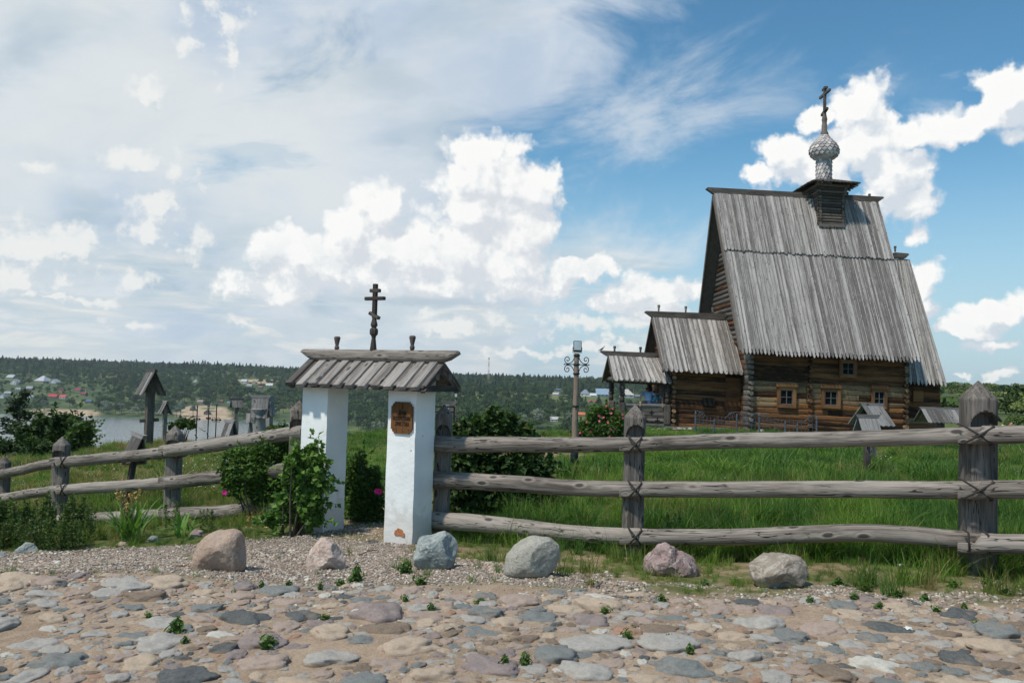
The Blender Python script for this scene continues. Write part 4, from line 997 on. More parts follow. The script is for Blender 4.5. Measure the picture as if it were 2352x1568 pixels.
# --- porch
YP = 1.1; YPR = 2.7
ea, fa_ = loc(1409, 868, YP-.2); eb, fb_ = loc(1543, 879, YP-.2); ra, ga = loc(1397, 818, YPR); rb2, gb = loc(1515, 819, YPR); zpe = (fa_+fb_)/2; zpr = (ga+gb)/2
po = MB()
pf = MB(); slope(pf, CW(ea, YP-.2, zpe), CW(eb, YP-.2, zpe), CW(ra, YPR, zpr), CW(rb2, YPR, zpr), w=.21, tip=.17); slope(pf, CW(ea, 2*YPR-YP+.2, zpe), CW(eb, 2*YPR-YP+.2, zpe), CW(ra, YPR, zpr), CW(rb2, YPR, zpr), w=.21, tip=.17)
pf.build('porch_roof', M_ROOF, church)
for ya in (YP-.2, 2*YPR-YP+.2):
    po.prism([CW(ea, ya, zpe-.04), CW(eb, ya, zpe-.04), CW(rb2, YPR, zpr-.06), CW(ra, YPR, zpr-.06)], Vector((0, 0, -.03))); po.bar(CW(ra, YPR, zpr-.1), CW(ea, ya, zpe-.1), .05, .14, EX)
    yb = ya + (.25 if ya < YPR else -.25); po.tube([CW(ea+.15, yb, zpe-.05), CW(eb, yb, zpe-.05)], .1, 8)
po.tube([CW(ea+.25, YP, zpe+.02), CW(ea+.25, 2*YPR-YP, zpe+.02)], .1, 8); po.tube([CW(ea+.25, YP+.5, zpe+.35), CW(ea+.25, 2*YPR-YP-.5, zpe+.35)], .1, 8)
po.build('porch_beams', M_DARKW, church); ridge_log(1377, 811, 1514, 817, YPR, r=.11); pegs([(1411.5, 806), (1471, 808)], YPR, .27)
xp1, zfl = loc(1427, 990, YP); xp2, _ = loc(1531, 990, YP); _, zrail = loc(1480, 932, YP); zfl = .12
prof = [(.10, 0), (.10, .26), (.075, .28), (.10, .31), (.13, .38), (.10, .45), (.09, .47), (.115, .50), (.115, .52), (.085, .54), (.115, .58), (.125, .66), (.115, .74), (.085, .77), (.12, .79), (.12, .81), (.085, .84), (.12, .87), (.12, .92), (.08, .95), (.10, .97), (.10, 1.0)]
hp_ = zpe-.05-zrail
for (xx, yy, nm) in ((xp1, YP, 0), (xp2, YP, 0), (xp1, 2*YPR-YP, 0), (xp2-.15, 2*YPR-YP, 0)):
    mb = MB(); mb.box(CW(xx, yy, (zfl+zrail+.1)/2), (.26, .26, zrail+.1-zfl), CROT, 2, None, .02); mb.lathe(CW(xx, yy, zrail+.1), [(r_*1.05, z*(hp_-.1)) for r_, z in prof], 12); mb.build('porch_post', M_DARKW, church)
pn = MB(); npn = 5
for i in range(npn):
    z = zfl+.1+(zrail-zfl-.1)*(i+.5)/npn; pn.box((CW(xp1+.13, YP, z)+CW(xp2-.13, YP, z))/2, (xp2-xp1-.26, .07, (zrail-zfl-.1)/npn-.012), CROT, 0, None, .006)
pn.box((CW(xp1-.05, YP, zrail+.05)+CW(xp2+.1, YP, zrail+.05))/2, (xp2-xp1+.1, .16, .09), CROT, 0, None, .01)
par = pn.build('porch_parapet', M_POST, church)
for (u, v) in ((1497, 947.5), (1483.5, 966), (1510, 966)):
    xx, z = loc(u, v, YP-.045); mb = MB(); mb.box(CW(xx, YP-.034, z), (.055, .01, .22), CROT); mb.box(CW(xx, YP-.037, z), (.2, .01, .055), CROT); mb.build('cross_cutout', M_BLACK, par)
mb = MB(); mb.box((CW(xp1, 2*YPR-YP, zrail)+CW(xp2, 2*YPR-YP, zrail))/2, (xp2-xp1, .12, .09), CROT); mb.build('rear_handrail', M_DARKW, church)
mb = MB()
for i in range(9): mb.box(CW((xp1+xp2)/2, YP-.1+(2*YPR-2*YP+.3)*(i+.5)/9, zfl-.03), (xp2-xp1+.5, .36, .06), CROT, 0)
mb.build('porch_floor', M_POST, church)
mb = MB(); mb.box((CW(xp2-.1, YP-.55, .06)+CW(XL-.7, YP-.55, .06))/2, (XL-xp2-.5, .5, .06), CROT, 0); mb.build('plinth_board', M_GRAVE, church)
mb = MB(); mb.box(CW(x0-.06, YPR, 1.1), (.06, 1.1, 1.9), CROT, 2); mb.build('door', M_DARKW, church)
# --- tower, drum, onion, cross
Yt = 2.35; tY = 2*RY-2*Yt; xt0, zt0 = loc(1882.5, 516, Yt); xt1, _ = loc(1934, 517, Yt); _, zt1 = loc(1905, 424, Yt)
tw = MB(); nl = 14; lh = (zt1-zt0)/nl
for i in range(nl):
    z = zt0+lh*(i+.5); fl = max(0, (i-8)/6)**2*.20; a, b_ = xt0-fl, xt1+fl; y0, y1 = Yt-fl, 2*RY-Yt+fl
    for (p, q) in (((a, y0), (b_, y0)), ((a, y1), (b_, y1)), ((a, y0), (a, y1)), ((b_, y0), (b_, y1))):
        vert = p[0] == q[0]; e = .10
        P, Q = (CW(p[0], p[1]-e, z+lh*.5*0), CW(q[0], q[1]+e, z)) if vert else (CW(p[0]-e, p[1], z), CW(q[0]+e, q[1], z))
        tw.tube([P, P.lerp(Q, .5), Q], lh*.53, 8, tone=rng.random(), rough=.06)
tw.box((CW(xt0, Yt+.05, zt0)+CW(xt1, 2*RY-Yt-.05, zt1))/2, (xt1-xt0-.05, tY-.1, zt1-zt0), CROT)
tw.box((CW(xt0, Yt-.1, zt0-.03)+CW(xt1, Yt-.1, zt0-.03))/2, (xt1-xt0+.15, .05, .12), CROT)
tower = tw.build('tower', M_DARKW, church)
xm = (xt0+xt1)/2; oh = .52; zc = zt1+.02; rt = MB(); ap = CW(xm, RY, zc+.42)
cs = [CW(xt0-oh, Yt-oh, zc-.02), CW(xt1+oh, Yt-oh, zc-.02), CW(xt1+oh, 2*RY-Yt+oh, zc-.02), CW(xt0-oh, 2*RY-Yt+oh, zc-.02)]
for i in range(4): slope(rt, cs[i], cs[(i+1) % 4], ap.lerp(cs[i], .12), ap.lerp(cs[(i+1) % 4], .12), w=.15, tip=.12)
rt.build('tower_roof', M_DARKW, church)
xd, zd = loc(1893, 404, RY); xd = xm; rd_ = 17.0/F*(CH_Y+RY); _, z_on = loc(1893, 368, RY); _, z_top = loc(1893, 313, RY); _, z_s = loc(1893, 281, RY); _, zcr = loc(1893, 199, RY)
def shingled(name, prof, ns, nrow, mat_, parent):
    """core plus overlapping pointed shingles"""
    mb = MB(); mb.lathe(CW(xd, RY, 0), [(r_*.97, z) for r_, z in prof], 24)
    zs = [p[1] for p in prof]; rs = [p[0] for p in prof]
    # arc length
    L = [0]
    for i in range(1, len(prof)): L.append(L[-1]+math.hypot(rs[i]-rs[i-1], zs[i]-zs[i-1]))
    def atL(l):
        l = max(0, min(l, L[-1]-1e-6)); i = max(j for j in range(len(L)) if L[j] <= l); i = min(i, len(L)-2); t = (l-L[i])/(L[i+1]-L[i]+1e-9); return rs[i]+(rs[i+1]-rs[i])*t, zs[i]+(zs[i+1]-zs[i])*t
    st = L[-1]/nrow
    for j in range(nrow+1):
        l1 = L[-1]-j*st+st*.35; l0 = l1-st*1.5
        r1, z1 = atL(l1); r0, z0 = atL(l0); rm, zm_ = atL((l0+l1)/2-.1*st)
        for k in range(ns):
            a = 2*math.pi*(k+.5*(j % 2))/ns; hw = math.pi/ns*1.02
            def pt(r_, z, da, lift): return CW(xd+(r_+lift)*math.sin(a+da), RY-(r_+lift)*math.cos(a+da), z)
            vs = [pt(r1, z1, -hw, .0), pt(r1, z1, hw, .0), pt(rm, zm_, hw*.98, .02), pt(r0, z0, 0, .045), pt(rm, zm_, -hw*.98, .02)]
            vi = [pt(r1, z1, -hw, -.015), pt(r1, z1, hw, -.015), pt(rm, zm_, hw*.98, .0), pt(r0, z0, 0, .02), pt(rm, zm_, -hw*.98, .0)]
            mb.add(vs+vi, [(0, 4, 3, 2, 1), (2, 3, 8, 7), (3, 4, 9, 8), (1, 2, 7, 6), (4, 0, 5, 9)], [(p.z+k, p.x, p.y) for p in vs+vi], rng.random())
    return mb.build(name, mat_, parent)
M_SHING = wood('silver_shingles', (.58, .54, .52), (.30, .27, .26), knots=False, crack=.1, streak=.1, toneamt=.5)
drum = shingled('drum', [(rd_, zt1+.1), (rd_, z_on+.05)], 15, 7, M_SHING, church)
Ro = 33.5/F*(CH_Y+RY); ho_ = z_top-z_on
onion = shingled('onion_dome', [(rd_*.95, z_on), (Ro*.62, z_on+ho_*.03), (Ro*.90, z_on+ho_*.16), (Ro, z_on+ho_*.34), (Ro*.95, z_on+ho_*.50), (Ro*.78, z_on+ho_*.67), (Ro*.54, z_on+ho_*.82), (Ro*.36, z_on+ho_*.93), (Ro*.24, z_top+.08)], 18, 10, M_SHING, church)
sp = MB(); sp.lathe(CW(xd, RY, 0), [(Ro*.34, z_top-.05), (Ro*.24, z_top+.18), (Ro*.19, z_top+.22), (Ro*.20, z_top+.5), (Ro*.17, z_top+.52), (Ro*.17, z_s+.05), (Ro*.20, z_s+.10), (Ro*.12, z_s+.35), (Ro*.10, z_s+.45)], 10); sp.build('spire', M_DARKW, church)
cr = MB(); cr.box(CW(xd, RY, (z_s+zcr)/2+.1), (.115, .115, zcr-z_s-.2), CROT, 2, None, .01)
_, zb_ = loc(1893, 216, RY); _, zb2 = loc(1893, 205, RY); _, zb3 = loc(1893, 257, RY)
cr.box(CW(xd, RY, zb_), (.10, 1.15, .12), CROT, 1, None, .01); cr.box(CW(xd, RY, zb2+.02), (.13, .42, .10), CROT, 1, None, .01)
cr.bar(CW(xd, RY-.28, zb3+.08), CW(xd, RY+.28, zb3-.08), .13, .11, EX); cr.build('dome_cross', M_DARKW, church)
# ---------------------------------------------------------------- whitewashed gate
ga_ = Vector((math.cos(R(28)), -math.sin(R(28)), 0)); gn_ = Vector((-math.sin(R(28)), -math.cos(R(28)), 0)); PS = .385
P2 = Vector((-1.03, 9.35, 0)) - ga_*PS/2 - gn_*PS/2; P1 = P2 - ga_*1.25
GB = Hs(-1.7, 9.8)
gate = empty('gateway', (P1+P2)/2+Vector((0, 0, GB)), 'small whitewashed gate of two square pillars under a grey board roof with ridge cross', 'gate')
GZ1 = on_plane(955, 868, P2+gn_*PS/2, gn_).z+.02
def pillar(c, nm):
    n = 26; m = 8; vs = []; fs = []
    for j in range(n+1):
        z = GB-.15 + (GZ1-GB+.15)*j/n
        for k in range(4*m):
            s_, t = divmod(k, m); t = t/m*2-1; h = PS/2
            x, y = [(t*h, h), (h, -t*h), (-t*h, -h), (-h, t*h)][s_]
            ce = 1-.018*max(0, abs(t)-.85)/.15; x *= ce; y *= ce
            w = .008*vn3(x*5+c.x*3, y*5, z*4) + .004*vn3(x*16, y*16+c.x, z*14)
            nn_ = [(0, 1), (1, 0), (0, -1), (-1, 0)][s_]; x += nn_[0]*w; y += nn_[1]*w
            vs.append(c+ga_*x+gn_*y+Vector((0, 0, z)))
    N = 4*m
    for j in range(n):
        for k in range(N): fs.append((j*N+k, j*N+(k+1) % N, (j+1)*N+(k+1) % N, (j+1)*N+k))
    fs = [f[::-1] for f in fs]; fs.append(tuple(range(n*N, n*N+N))[::-1])
    mb = MB(); mb.add(vs, fs, smooth=False); 
    mb.sm = [True]*len(mb.sm)
    return mb.build(nm, M_PLASTER, gate)
pl1 = pillar(P1, 'pillar'); pl2 = pillar(P2, 'pillar'); pl2['label'] = 'right pillar carrying the carved plaque, with a chip of bare brick near its foot'
for pl in (pl1, pl2):
    try: pl.data.set_sharp_from_angle(angle=R(50))
    except Exception: pass
# brick chip
ch = MB(); pc0 = on_plane(918, 1223, P2+gn_*(PS/2), gn_); pts = [(-.085, -.02), (-.07, -.03), (.0, -.028), (.07, -.04), (.092, -.035), (.088, .0), (.06, .012), (.045, .038), (.0, .045), (-.03, .05), (-.045, .03), (-.075, .018)]
ch.prism([pc0+ga_*x*.8+Vector((0, 0, z))+gn_*.004 for x, z in pts], gn_*.006); ch.build('exposed_brick', M_BRICK, pl2)
# roof
zrg = on_plane(868, 833, (P1+P2)/2, gn_).z; C1 = P1-ga_*.27; C2 = P2+ga_*.42; hd_ = .40
ze_ = on_plane(870, 893, (P1+P2)/2+gn_*hd_, gn_).z
sh1 = .0
def gslope(mb, sg, n=11, th=.028):
    a0 = C1+Vector((0, 0, zrg)); a1 = C2+Vector((0, 0, zrg)); e0 = C1+gn_*hd_*sg+Vector((0, 0, ze_)); e1 = C2+gn_*hd_*sg+Vector((0, 0, ze_))
    nrm = (e1-e0).cross(a0-e0).normalized(); nrm = nrm if nrm.z > 0 else -nrm
    for i in range(n):
        for (f0, f1, lf, tn) in ((0.0, .66, .016, .6), (.645, 1.0, .0, .35)):
            t0, t1 = (i+f0)/n, (i+f1)/n; j = rng.uniform(-.015, .02); A, B, Ra, Rb = e0.lerp(e1, t0), e0.lerp(e1, t1), a0.lerp(a1, t0), a0.lerp(a1, t1); d = (A-Ra).normalized()
            A = A+d*(j+(0 if lf else -.05)); B = B+d*(j+(0 if lf else -.05)); L = nrm*(lf+rng.uniform(-.004, .004)); w = B-A
            if lf:   # raised board with bevelled sides
                prof = [(0, 0), (.07, th*.8), (.93, th), (1, 0)]
                sec = [[P.lerp(Q, x)+L+nrm*z for x, z in prof] for P, Q in ((Ra, Rb), (A, B))]
                low = [[P.lerp(Q, x)+L-nrm*.02 for x in (0, 1)] for P, Q in ((Ra, Rb), (A, B))]
                vs = sec[0]+low[0][::-1]+sec[1]+low[1][::-1]; k = 6; off = rng.uniform(0, 50); ww = (B-A).normalized()
                mb.add(vs, [(i_, (i_+1) % k, k+(i_+1) % k, k+i_) for i_ in range(k)]+[tuple(range(k))[::-1], tuple(range(k, 2*k))], [(p.dot(d)+off, p.dot(ww)+off, p.dot(nrm)) for p in vs], rng.gauss(.55, .2))
            else: mb.prism([Ra+L, A+L, A.lerp(B, .5)+L+d*.0, B+L, Rb+L], nrm*.02, ext=d, tone=rng.gauss(.4, .2))
g1 = MB()
for sg in (1, -1):
    g1.prism([C1+Vector((0, 0, zrg-.012)), C1+gn_*(hd_-.03)*sg+Vector((0, 0, ze_-.002)), C2+gn_*(hd_-.03)*sg+Vector((0, 0, ze_-.002)), C2+Vector((0, 0, zrg-.012))], Vector((0, 0, -.012)), ext=ga_)
gslope(g1, 1); gslope(g1, -1); g1.build('roof', M_GROOF, gate)
# ridge log with scooped ends
zl = on_plane(868, 817, (P1+P2)/2+gn_*.06, gn_).z; A = C1-ga_*.10; B = C2+ga_*.17; n = 22; vs = []; gs = []; K = 12
for i in range(n+1):
    t = i/n; p = A.lerp(B, t); L = (B-A).length; e = min(t, 1-t)*L
    for k in range(K):
        a = 2*math.pi*k/K; r = .072*(1+.06*vn3(t*6, math.cos(a), math.sin(a))); z = math.sin(a)*r*1.0; y = math.cos(a)*r*.95
        cut = max(0, (.16-e)/.16)                       # underside sliced away towards the ends
        if z < 0: z = z*(1-cut*1.0)+ .045*cut*0
        z = max(z, -.075+.11*cut)
        vs.append(p+gn_*y+Vector((0, 0, zl+z))); gs.append((t*L+3, math.cos(a)*.08, math.sin(a)*.08))
fs = [(i*K+k, i*K+(k+1) % K, (i+1)*K+(k+1) % K, (i+1)*K+k) for i in range(n) for k in range(K)]+[tuple(range(K))[::-1], tuple(range(n*K, n*K+K))]
mb = MB(); mb.add(vs, fs, gs, .6, True); mb.build('ridge_log', M_RAIL, gate)
for (u, v) in ((773.5, 807), (946.5, 807)):
    p = on_plane(u, v, (P1+P2)/2, gn_); mb = MB(); h = .175; mb.lathe(p-Vector((0, 0, .02)), [(.022, 0), (.022, .045), (.028, .05), (.029, .075), (.02, .085), (.021, .1), (.038, .175), (.038, .185), (.028, .2), (.001, .2)], 8, phase=.3); mb.build('ridge_peg', M_DARKW, gate)
# three barred cross on a turned stem
cp = on_plane(857, 811, (P1+P2)/2, gn_); 
def zg(v): return on_plane(862, v, (P1+P2)/2, gn_).z
cm = MB(); q0 = zg(812)
cm.lathe(Vector((cp.x, cp.y, 0)), [(.047, zg(812)), (.024, zg(776)), (.03, zg(771)), (.046, zg(768)), (.05, zg(765)), (.05, zg(758)), (.044, zg(755)), (.026, zg(752)), (.04, zg(748)), (.042, zg(745)), (.028, zg(735)), (.024, zg(728)), (.02, zg(726))], 8, phase=.39, smooth=False)
RG = Matrix((ga_, -gn_, Vector((0, 0, 1)))).transposed()
cm.box(Vector((cp.x, cp.y, (zg(730)+zg(652))/2)), (.05, .045, zg(652)-zg(730)), RG, 2, None, .004)
cm.box(Vector((cp.x, cp.y, zg(667.5))), (.135, .052, .040), RG, 0, None, .004); cm.box(Vector((cp.x, cp.y, zg(685.5))), (.275, .052, .040), RG, 0, None, .004)
cm.bar(Vector((cp.x, cp.y, zg(718)))-ga_*.067+gn_*.0, Vector((cp.x, cp.y, zg(731)))+ga_*.067, .038, .056, Vector((0, 0, 1)), bev=.004)
cm.build('gate_cross', M_DARKW, gate)
# beams over the pillars and gable braces
bm_ = MB()
for t in (-.13, .13): bm_.bar(C1+gn_*t+Vector((0, 0, GZ1+.0)), C2+gn_*t+Vector((0, 0, GZ1+.0)), .07, .07, gn_)
for c in (C1+ga_*.05, C2-ga_*.05):
    bm_.bar(c+gn_*.33+Vector((0, 0, ze_+.02)), c-gn_*.33+Vector((0, 0, ze_+.02)), .06, .07, ga_)
    for sg in (-1, 1): bm_.bar(c+gn_*.36*sg+Vector((0, 0, ze_-.0)), c+Vector((0, 0, zrg-.05)), .05, .07, ga_)
bm_.build('roof_beams', M_DARKW, gate)
# plaque
pq = on_plane(925, 959, P2+gn_*(PS/2+.002), gn_); pw, ph = .172*.97, .247
def pqp(x, z, d=0.0): return pq+ga_*(x*1.62)+Vector((0, 0, z*1.42))+gn_*d
hw, hh2 = pw/2*1.06, ph/2
out = []
def arc(cx, cz, a0, a1, r, n=5): return [(cx+r*math.cos(a0+(a1-a0)*i/n), cz+r*math.sin(a0+(a1-a0)*i/n)) for i in range(n+1)]
q1 = [(hw*.68, hh2), (hw*.68, hh2-.012)] + arc(hw*.70, hh2-.034, R(80), R(0), .022) + [(hw*.86, hh2-.034), (hw, hh2-.034)]
q1 = [(hw*.70, hh2), (hw*.70, hh2-.012), (hw*.80, hh2-.013), (hw*.87, hh2-.022), (hw*.89, hh2-.034), (hw, hh2-.034)]
out = q1 + [(x, -z) for x, z in q1[::-1]] + [(-x, -z) for x, z in q1] + [(-x, z) for x, z in q1[::-1]]
plq = empty('plaque', pq, 'carved brown wooden plaque with a cross and three lines of lettering on the right pillar', 'sign')
mb = MB(); mb.prism([pqp(x, z, .003) for x, z in out], gn_*.018, ext=Vector((0, 0, 1))); board = mb.build('board', M_PLAQUE, plq)
mb = MB()
for (x, z) in ((-.062, .092), (.062, .092), (-.062, -.092), (.062, -.092)): mb = MB(); mb.tube([pqp(x, z, .018), pqp(x, z, .026)], .005, 8); mb.build('nail_head', M_BLACK, board)
def font_text(txt, size, x, z, sx=1.0, name='lettering'):
    cu = bpy.data.curves.new(name, 'FONT'); cu.body = txt; cu.size = size*1.45; cu.extrude = .0015; cu.align_x = 'CENTER'; cu.align_y = 'CENTER'; cu.offset = .0012
    t_ = bpy.data.objects.new(name, cu); COL.objects.link(t_); bpy.context.view_layer.update()
    me = bpy.data.meshes.new_from_object(t_.evaluated_get(bpy.context.evaluated_depsgraph_get())); COL.objects.unlink(t_); bpy.data.objects.remove(t_)
    me.materials.clear(); me.materials.append(M_BLACK); o_ = bpy.data.objects.new(name, me); COL.objects.link(o_)
    o_.parent = plq; Mx = Matrix((ga_, Vector((0, 0, 1)), gn_)).transposed().to_4x4(); Mx.translation = pqp(x, z, .0225)
    o_.matrix_parent_inverse = Matrix.Translation(pq).inverted(); o_.matrix_basis = Mx @ Matrix.Diagonal((sx, 1, 1, 1)); return o_
font_text('\u0425\u0420\u0410\u041c', .042, .006, .036, .62); font_text('\u0412\u041e\u0421\u041a\u0420\u0415\u0421\u0415\u041d\u0418\u042f', .042, 0, -.008, .52); font_text('\u0425\u0420\u0418\u0421\u0422\u041e\u0412\u0410', .042, .006, -.050, .56)
mb = MB(); D_ = .0215
def stroke(x0, z0, x1, z1, w=.0035): mb.bar(pqp(x0, z0, D_), pqp(x1, z1, D_), w, .003, (pqp(x1, z1)-pqp(x0, z0)).cross(gn_))
stroke(.004, .068, .004, .108); stroke(-.006, .098, .014, .098); stroke(-.002, .104, .010, .104); stroke(-.002, .088, .003, .07); stroke(.010, .088, .005, .07); stroke(-.012, .064, .020, .064); stroke(-.012, .064, -.012, .060); stroke(.020, .064, .020, .060)
mb.build('carved_cross', M_BLACK, board)

# ---------------------------------------------------------------- log fences
def sst_(x, a, b_):
    t = min(1, max(0, (x-a)/(b_-a))); return t*t*(3-2*t)
def fpost(u, y, wpx, vtop, zb=None, octo=False, seed=0, parent=None, notch=None, lean=.0):
    """post standing at picture column u (at its top) and distance y"""
    p = at_y(u, vtop, y); w = wpx/F*y; zb = Hs(p.x, p.y)-.12; zt = p.z; h = zt-zb; K = 96; n = 120; vs = []; gs = []
    pt = w*.62*1.0
    for j in range(n+1):
        z = zb+h*j/n if j < n else zt
        for k in range(K):
            a = 2*math.pi*(k+.5)/K; ca, sa = math.cos(a), math.sin(a)
            m_ = (abs(ca)**5+abs(sa)**5)**(-1/5)             # rounded square, chamfered
            r = w/2*m_*(1+.022*vn3(ca*2+seed, sa*2, z*2.5)+.012*vn3(ca*6+seed, sa*6, z*9))
            if zt-z < pt: r *= max(.03, (zt-z)/pt)**.92
            x, yy = ca*r, sa*r
            if notch:
                zn, rn = notch; dz = (z-zn)/(rn*1.0); dx = x/(w*.47)
                if yy < 0 and dz > -1:
                    e_ = 1-sst_(dx*dx+max(dz, 0)**2, .86, 1.0); yy = yy*(1-e_)+max(yy, -w/2*.12)*e_
            vs.append(Vector((p.x+x-.0*(zt-z), p.y+yy, z))); gs.append((z+seed*3.1, x+seed, yy))
    fs = [(i*K+k, i*K+(k+1) % K, (i+1)*K+(k+1) % K, (i+1)*K+k) for i in range(n) for k in range(K)]+[tuple(range(n*K, n*K+K))]
    mb = MB(); mb.add(vs, fs, gs, rng.uniform(.3, .7), True); o_ = mb.build('post', M_POST, parent)
    try: o_.data.set_sharp_from_angle(angle=R(40))
    except Exception: pass
    return p, w
def rail(pix, rpx, depth, parent, seed, half0=None, half1=None, knots=4):
    """log through picture points pix [(u, v)] at distances depth; half = which half of the lap joint this end keeps"""
    P = [at_y(u, v, d) for (u, v), d in zip(pix, depth)]; L = sum((P[i+1]-P[i]).length for i in range(len(P)-1)); n = max(10, int(L/.07)); pts = []; rad = []
    cum = [0]
    for i in range(len(P)-1): cum.append(cum[-1]+(P[i+1]-P[i]).length)
    for i in range(n+1):
        s_ = L*i/n; j = max(k for k in range(len(cum)) if cum[k] <= s_+1e-9); j = min(j, len(P)-2); t = (s_-cum[j])/(cum[j+1]-cum[j])
        # smooth interpolation
        a = P[max(j-1, 0)]; b_ = P[j]; c = P[j+1]; d = P[min(j+2, len(P)-1)]
        q = .5*((2*b_)+(c-a)*t+(2*a-5*b_+4*c-d)*t*t+(3*b_-a-3*c+d)*t**3)
        q = q+Vector((0, 0, .010*vn3(s_*1.3+seed, 3)+.004*vn3(s_*5, seed)))
        t0 = s_/L; r = (rpx[0]*depth[0]*(1-t0)+rpx[1]*depth[-1]*t0)/F; pts.append(q); rad.append(r)
    rk = random.Random(seed); kn = [(rk.uniform(.2, L-.2), rk.uniform(0, 6.28), rk.uniform(.06, .14)) for _ in range(int(knots*L/1.5)+1)]
    K = 18; vs = []; gs = []; xax = None
    for i, p in enumerate(pts):
        t = (pts[min(i+1, n)]-pts[max(i-1, 0)]).normalized(); x = Vector((t.y, -t.x, 0)).normalized(); x = x if x.y < 0 else -x; y = Vector((0, 0, 1)); s_ = L*i/n   # x points to the viewer side
        for k in range(K):
            a = 2*math.pi*k/K; r = rad[i]*(1+.05*vn3(s_*1.8+seed, math.cos(a), math.sin(a))+.02*vn3(s_*6+seed, math.cos(a)*3, math.sin(a)*3))
            for ks, ka, kh in kn:
                da = (a-ka+math.pi) % (2*math.pi)-math.pi; r += rad[i]*kh*math.exp(-((s_-ks)/.035)**2-(da/.35)**2)
            cx, cy = math.cos(a)*r, math.sin(a)*r
            for half, e in ((half0, s_), (half1, L-s_)):
                if half is not None and e < .34:
                    f = min(1, (.34-e)/.06); cx = min(cx, r*(1-.42*min(1, (.34-e)/.12)))
                    if e < .24:
                        cy = max(cy, .004) if half > 0 else min(cy, -.004)
            vs.append(p+x*cx+y*cy); gs.append((s_+seed*5.3, math.cos(a)*rad[i]+seed, math.sin(a)*rad[i]))
    fs = [(i*K+k, i*K+(k+1) % K, (i+1)*K+(k+1) % K, (i+1)*K+k) for i in range(n) for k in range(K)]
    mb = MB(); tn = rk.uniform(.35, .75); mb.add(vs, fs, gs, tn, True)
    for i, rv in ((0, True), (n, False)):
        ring = vs[i*K:(i+1)*K]; c = sum(ring, Vector())/K; sgn = 1
        mb.add(ring+[c], [((k+1) % K, k, K) if rv else (k, (k+1) % K, K) for k in range(K)], [(seed, g[1]*.4, g[2]) for g in gs[i*K:(i+1)*K]]+[(seed, seed, 0)], tn*.7)
    o_ = mb.build('rail', M_RAIL, parent)
    try: o_.data.set_sharp_from_angle(angle=R(42))
    except Exception: pass
    return o_
def lash(u, v, y, w, h, kind, parent):
    """dark cord binding the joint"""
    mb = MB(); c = at_y(u, v, y); r = .009
    def pt(x, z, f=0.0): return c+Vector((x*w, -f-x*w*.47, z*h))
    if kind == 'x':
        mb.tube([pt(-.5, .55, -.07), pt(-.48, .5, .0), pt(0, 0, .012), pt(.45, -.5, .0), pt(.5, -.56, -.07)], r, 7); mb.tube([pt(.5, .55, -.07), pt(.48, .5, .0), pt(0.02, 0, .026), pt(-.42, -.5, .0), pt(-.45, -.56, -.07)], r, 7)
    else:
        for s_ in (-.3, .3): mb = MB(); mb.tube([pt(s_, .6, -.08), pt(s_, .5, .0), pt(s_+.03, -.5, .0), pt(s_+.05, -.6, -.08)], r, 7); o_ = mb.build('rope_lashing', M_ROPE, parent)
        return o_
    return mb.build('rope_lashing', M_ROPE, parent)
fr = empty('log_fence', (1.3, 8.7, 0), 'three rail log fence running right from the gate in front of the meadow', 'fence', 'log fences beside the gate')
fl_ = empty('log_fence', (-5, 12.7, 0), 'three rail log fence sloping down to the left from the gate', 'fence', 'log fences beside the gate')
def notch_at(u, v, y): return at_y(u, v, y).z
Y3, Y2, Y1 = 9.95, 8.72, 7.42
fpost(1021, Y3, 37, 928, seed=3, parent=fr, notch=(notch_at(1021, 1000, Y3), .13)); fpost(1459, Y2, 46, 928, seed=5, parent=fr, notch=(notch_at(1459, 1000, Y2), .11)); fpost(2247, Y1, 66, 874, seed=8, parent=fr, notch=(notch_at(2247, 978, Y1), .13))
for i, (v0, v1, v2, v3, rA, rB, rC) in enumerate(((1019, 1021, 1020, 998, 19, 16.5, 20.5), (1101, 1114, 1124, 1125, 19.5, 18, 21), (1193, 1216, 1232, 1246, 20, 18, 22))):
    d0, d2, d3 = Y3-.10, Y2-.12, Y1-.14
    rail([(984-i*2, v0), (1150, (v0+v1)/2+1), (1320, (v1+v2)/2+.5), (1490, v2)], (rA, rB), (d0, d0-.42, d0-.85, d2-.12), fr, 11+i, None, 1)
    mid = ((1005, 1000), (1121, 1118), (1221, 1226))[i]
    rail([(1425, v2), (1700, v2+(v3-v2)*.3+(-1, -1, -4)[i]), (1980, mid[0]+2), (2282, v3)], (rB, rC*.97), (d2, d2-.45, d2-.9, d3-.02), fr, 21+i, -1, 1)
    rail([(2200, v3), (2420, v3+(-1, -2, 3)[i]), (3120, v3-8)], (rC, rC*1.2), (d3, d3-.35, d3-1.25), fr, 31+i, -1, None)
    lash(1459, v2, d2-.12, .12, .14, 'x', fr); lash(2247, v3, d3-.13, .22, .15, 'x' if i < 2 else 'ii', fr)
fpost(3060, 6.1, 80, 840, seed=9, parent=fr)
fpost(688, 10.75, 36, 919, seed=13, parent=fl_, notch=(notch_at(688, 976, 10.75), .08)); fpost(403, 12.7, 32, 976, seed=15, parent=fl_, notch=(notch_at(403, 1020, 12.7), .07)); fpost(143, 13.8, 31, 1002, seed=17, parent=fl_, notch=(notch_at(143, 1042, 13.8), .06)); fpost(10, 15.6, 25, 1047, seed=19, parent=fl_, notch=(notch_at(10, 1080, 15.6), .05)); fpost(-170, 17, 24, 1090, seed=20, parent=fl_)
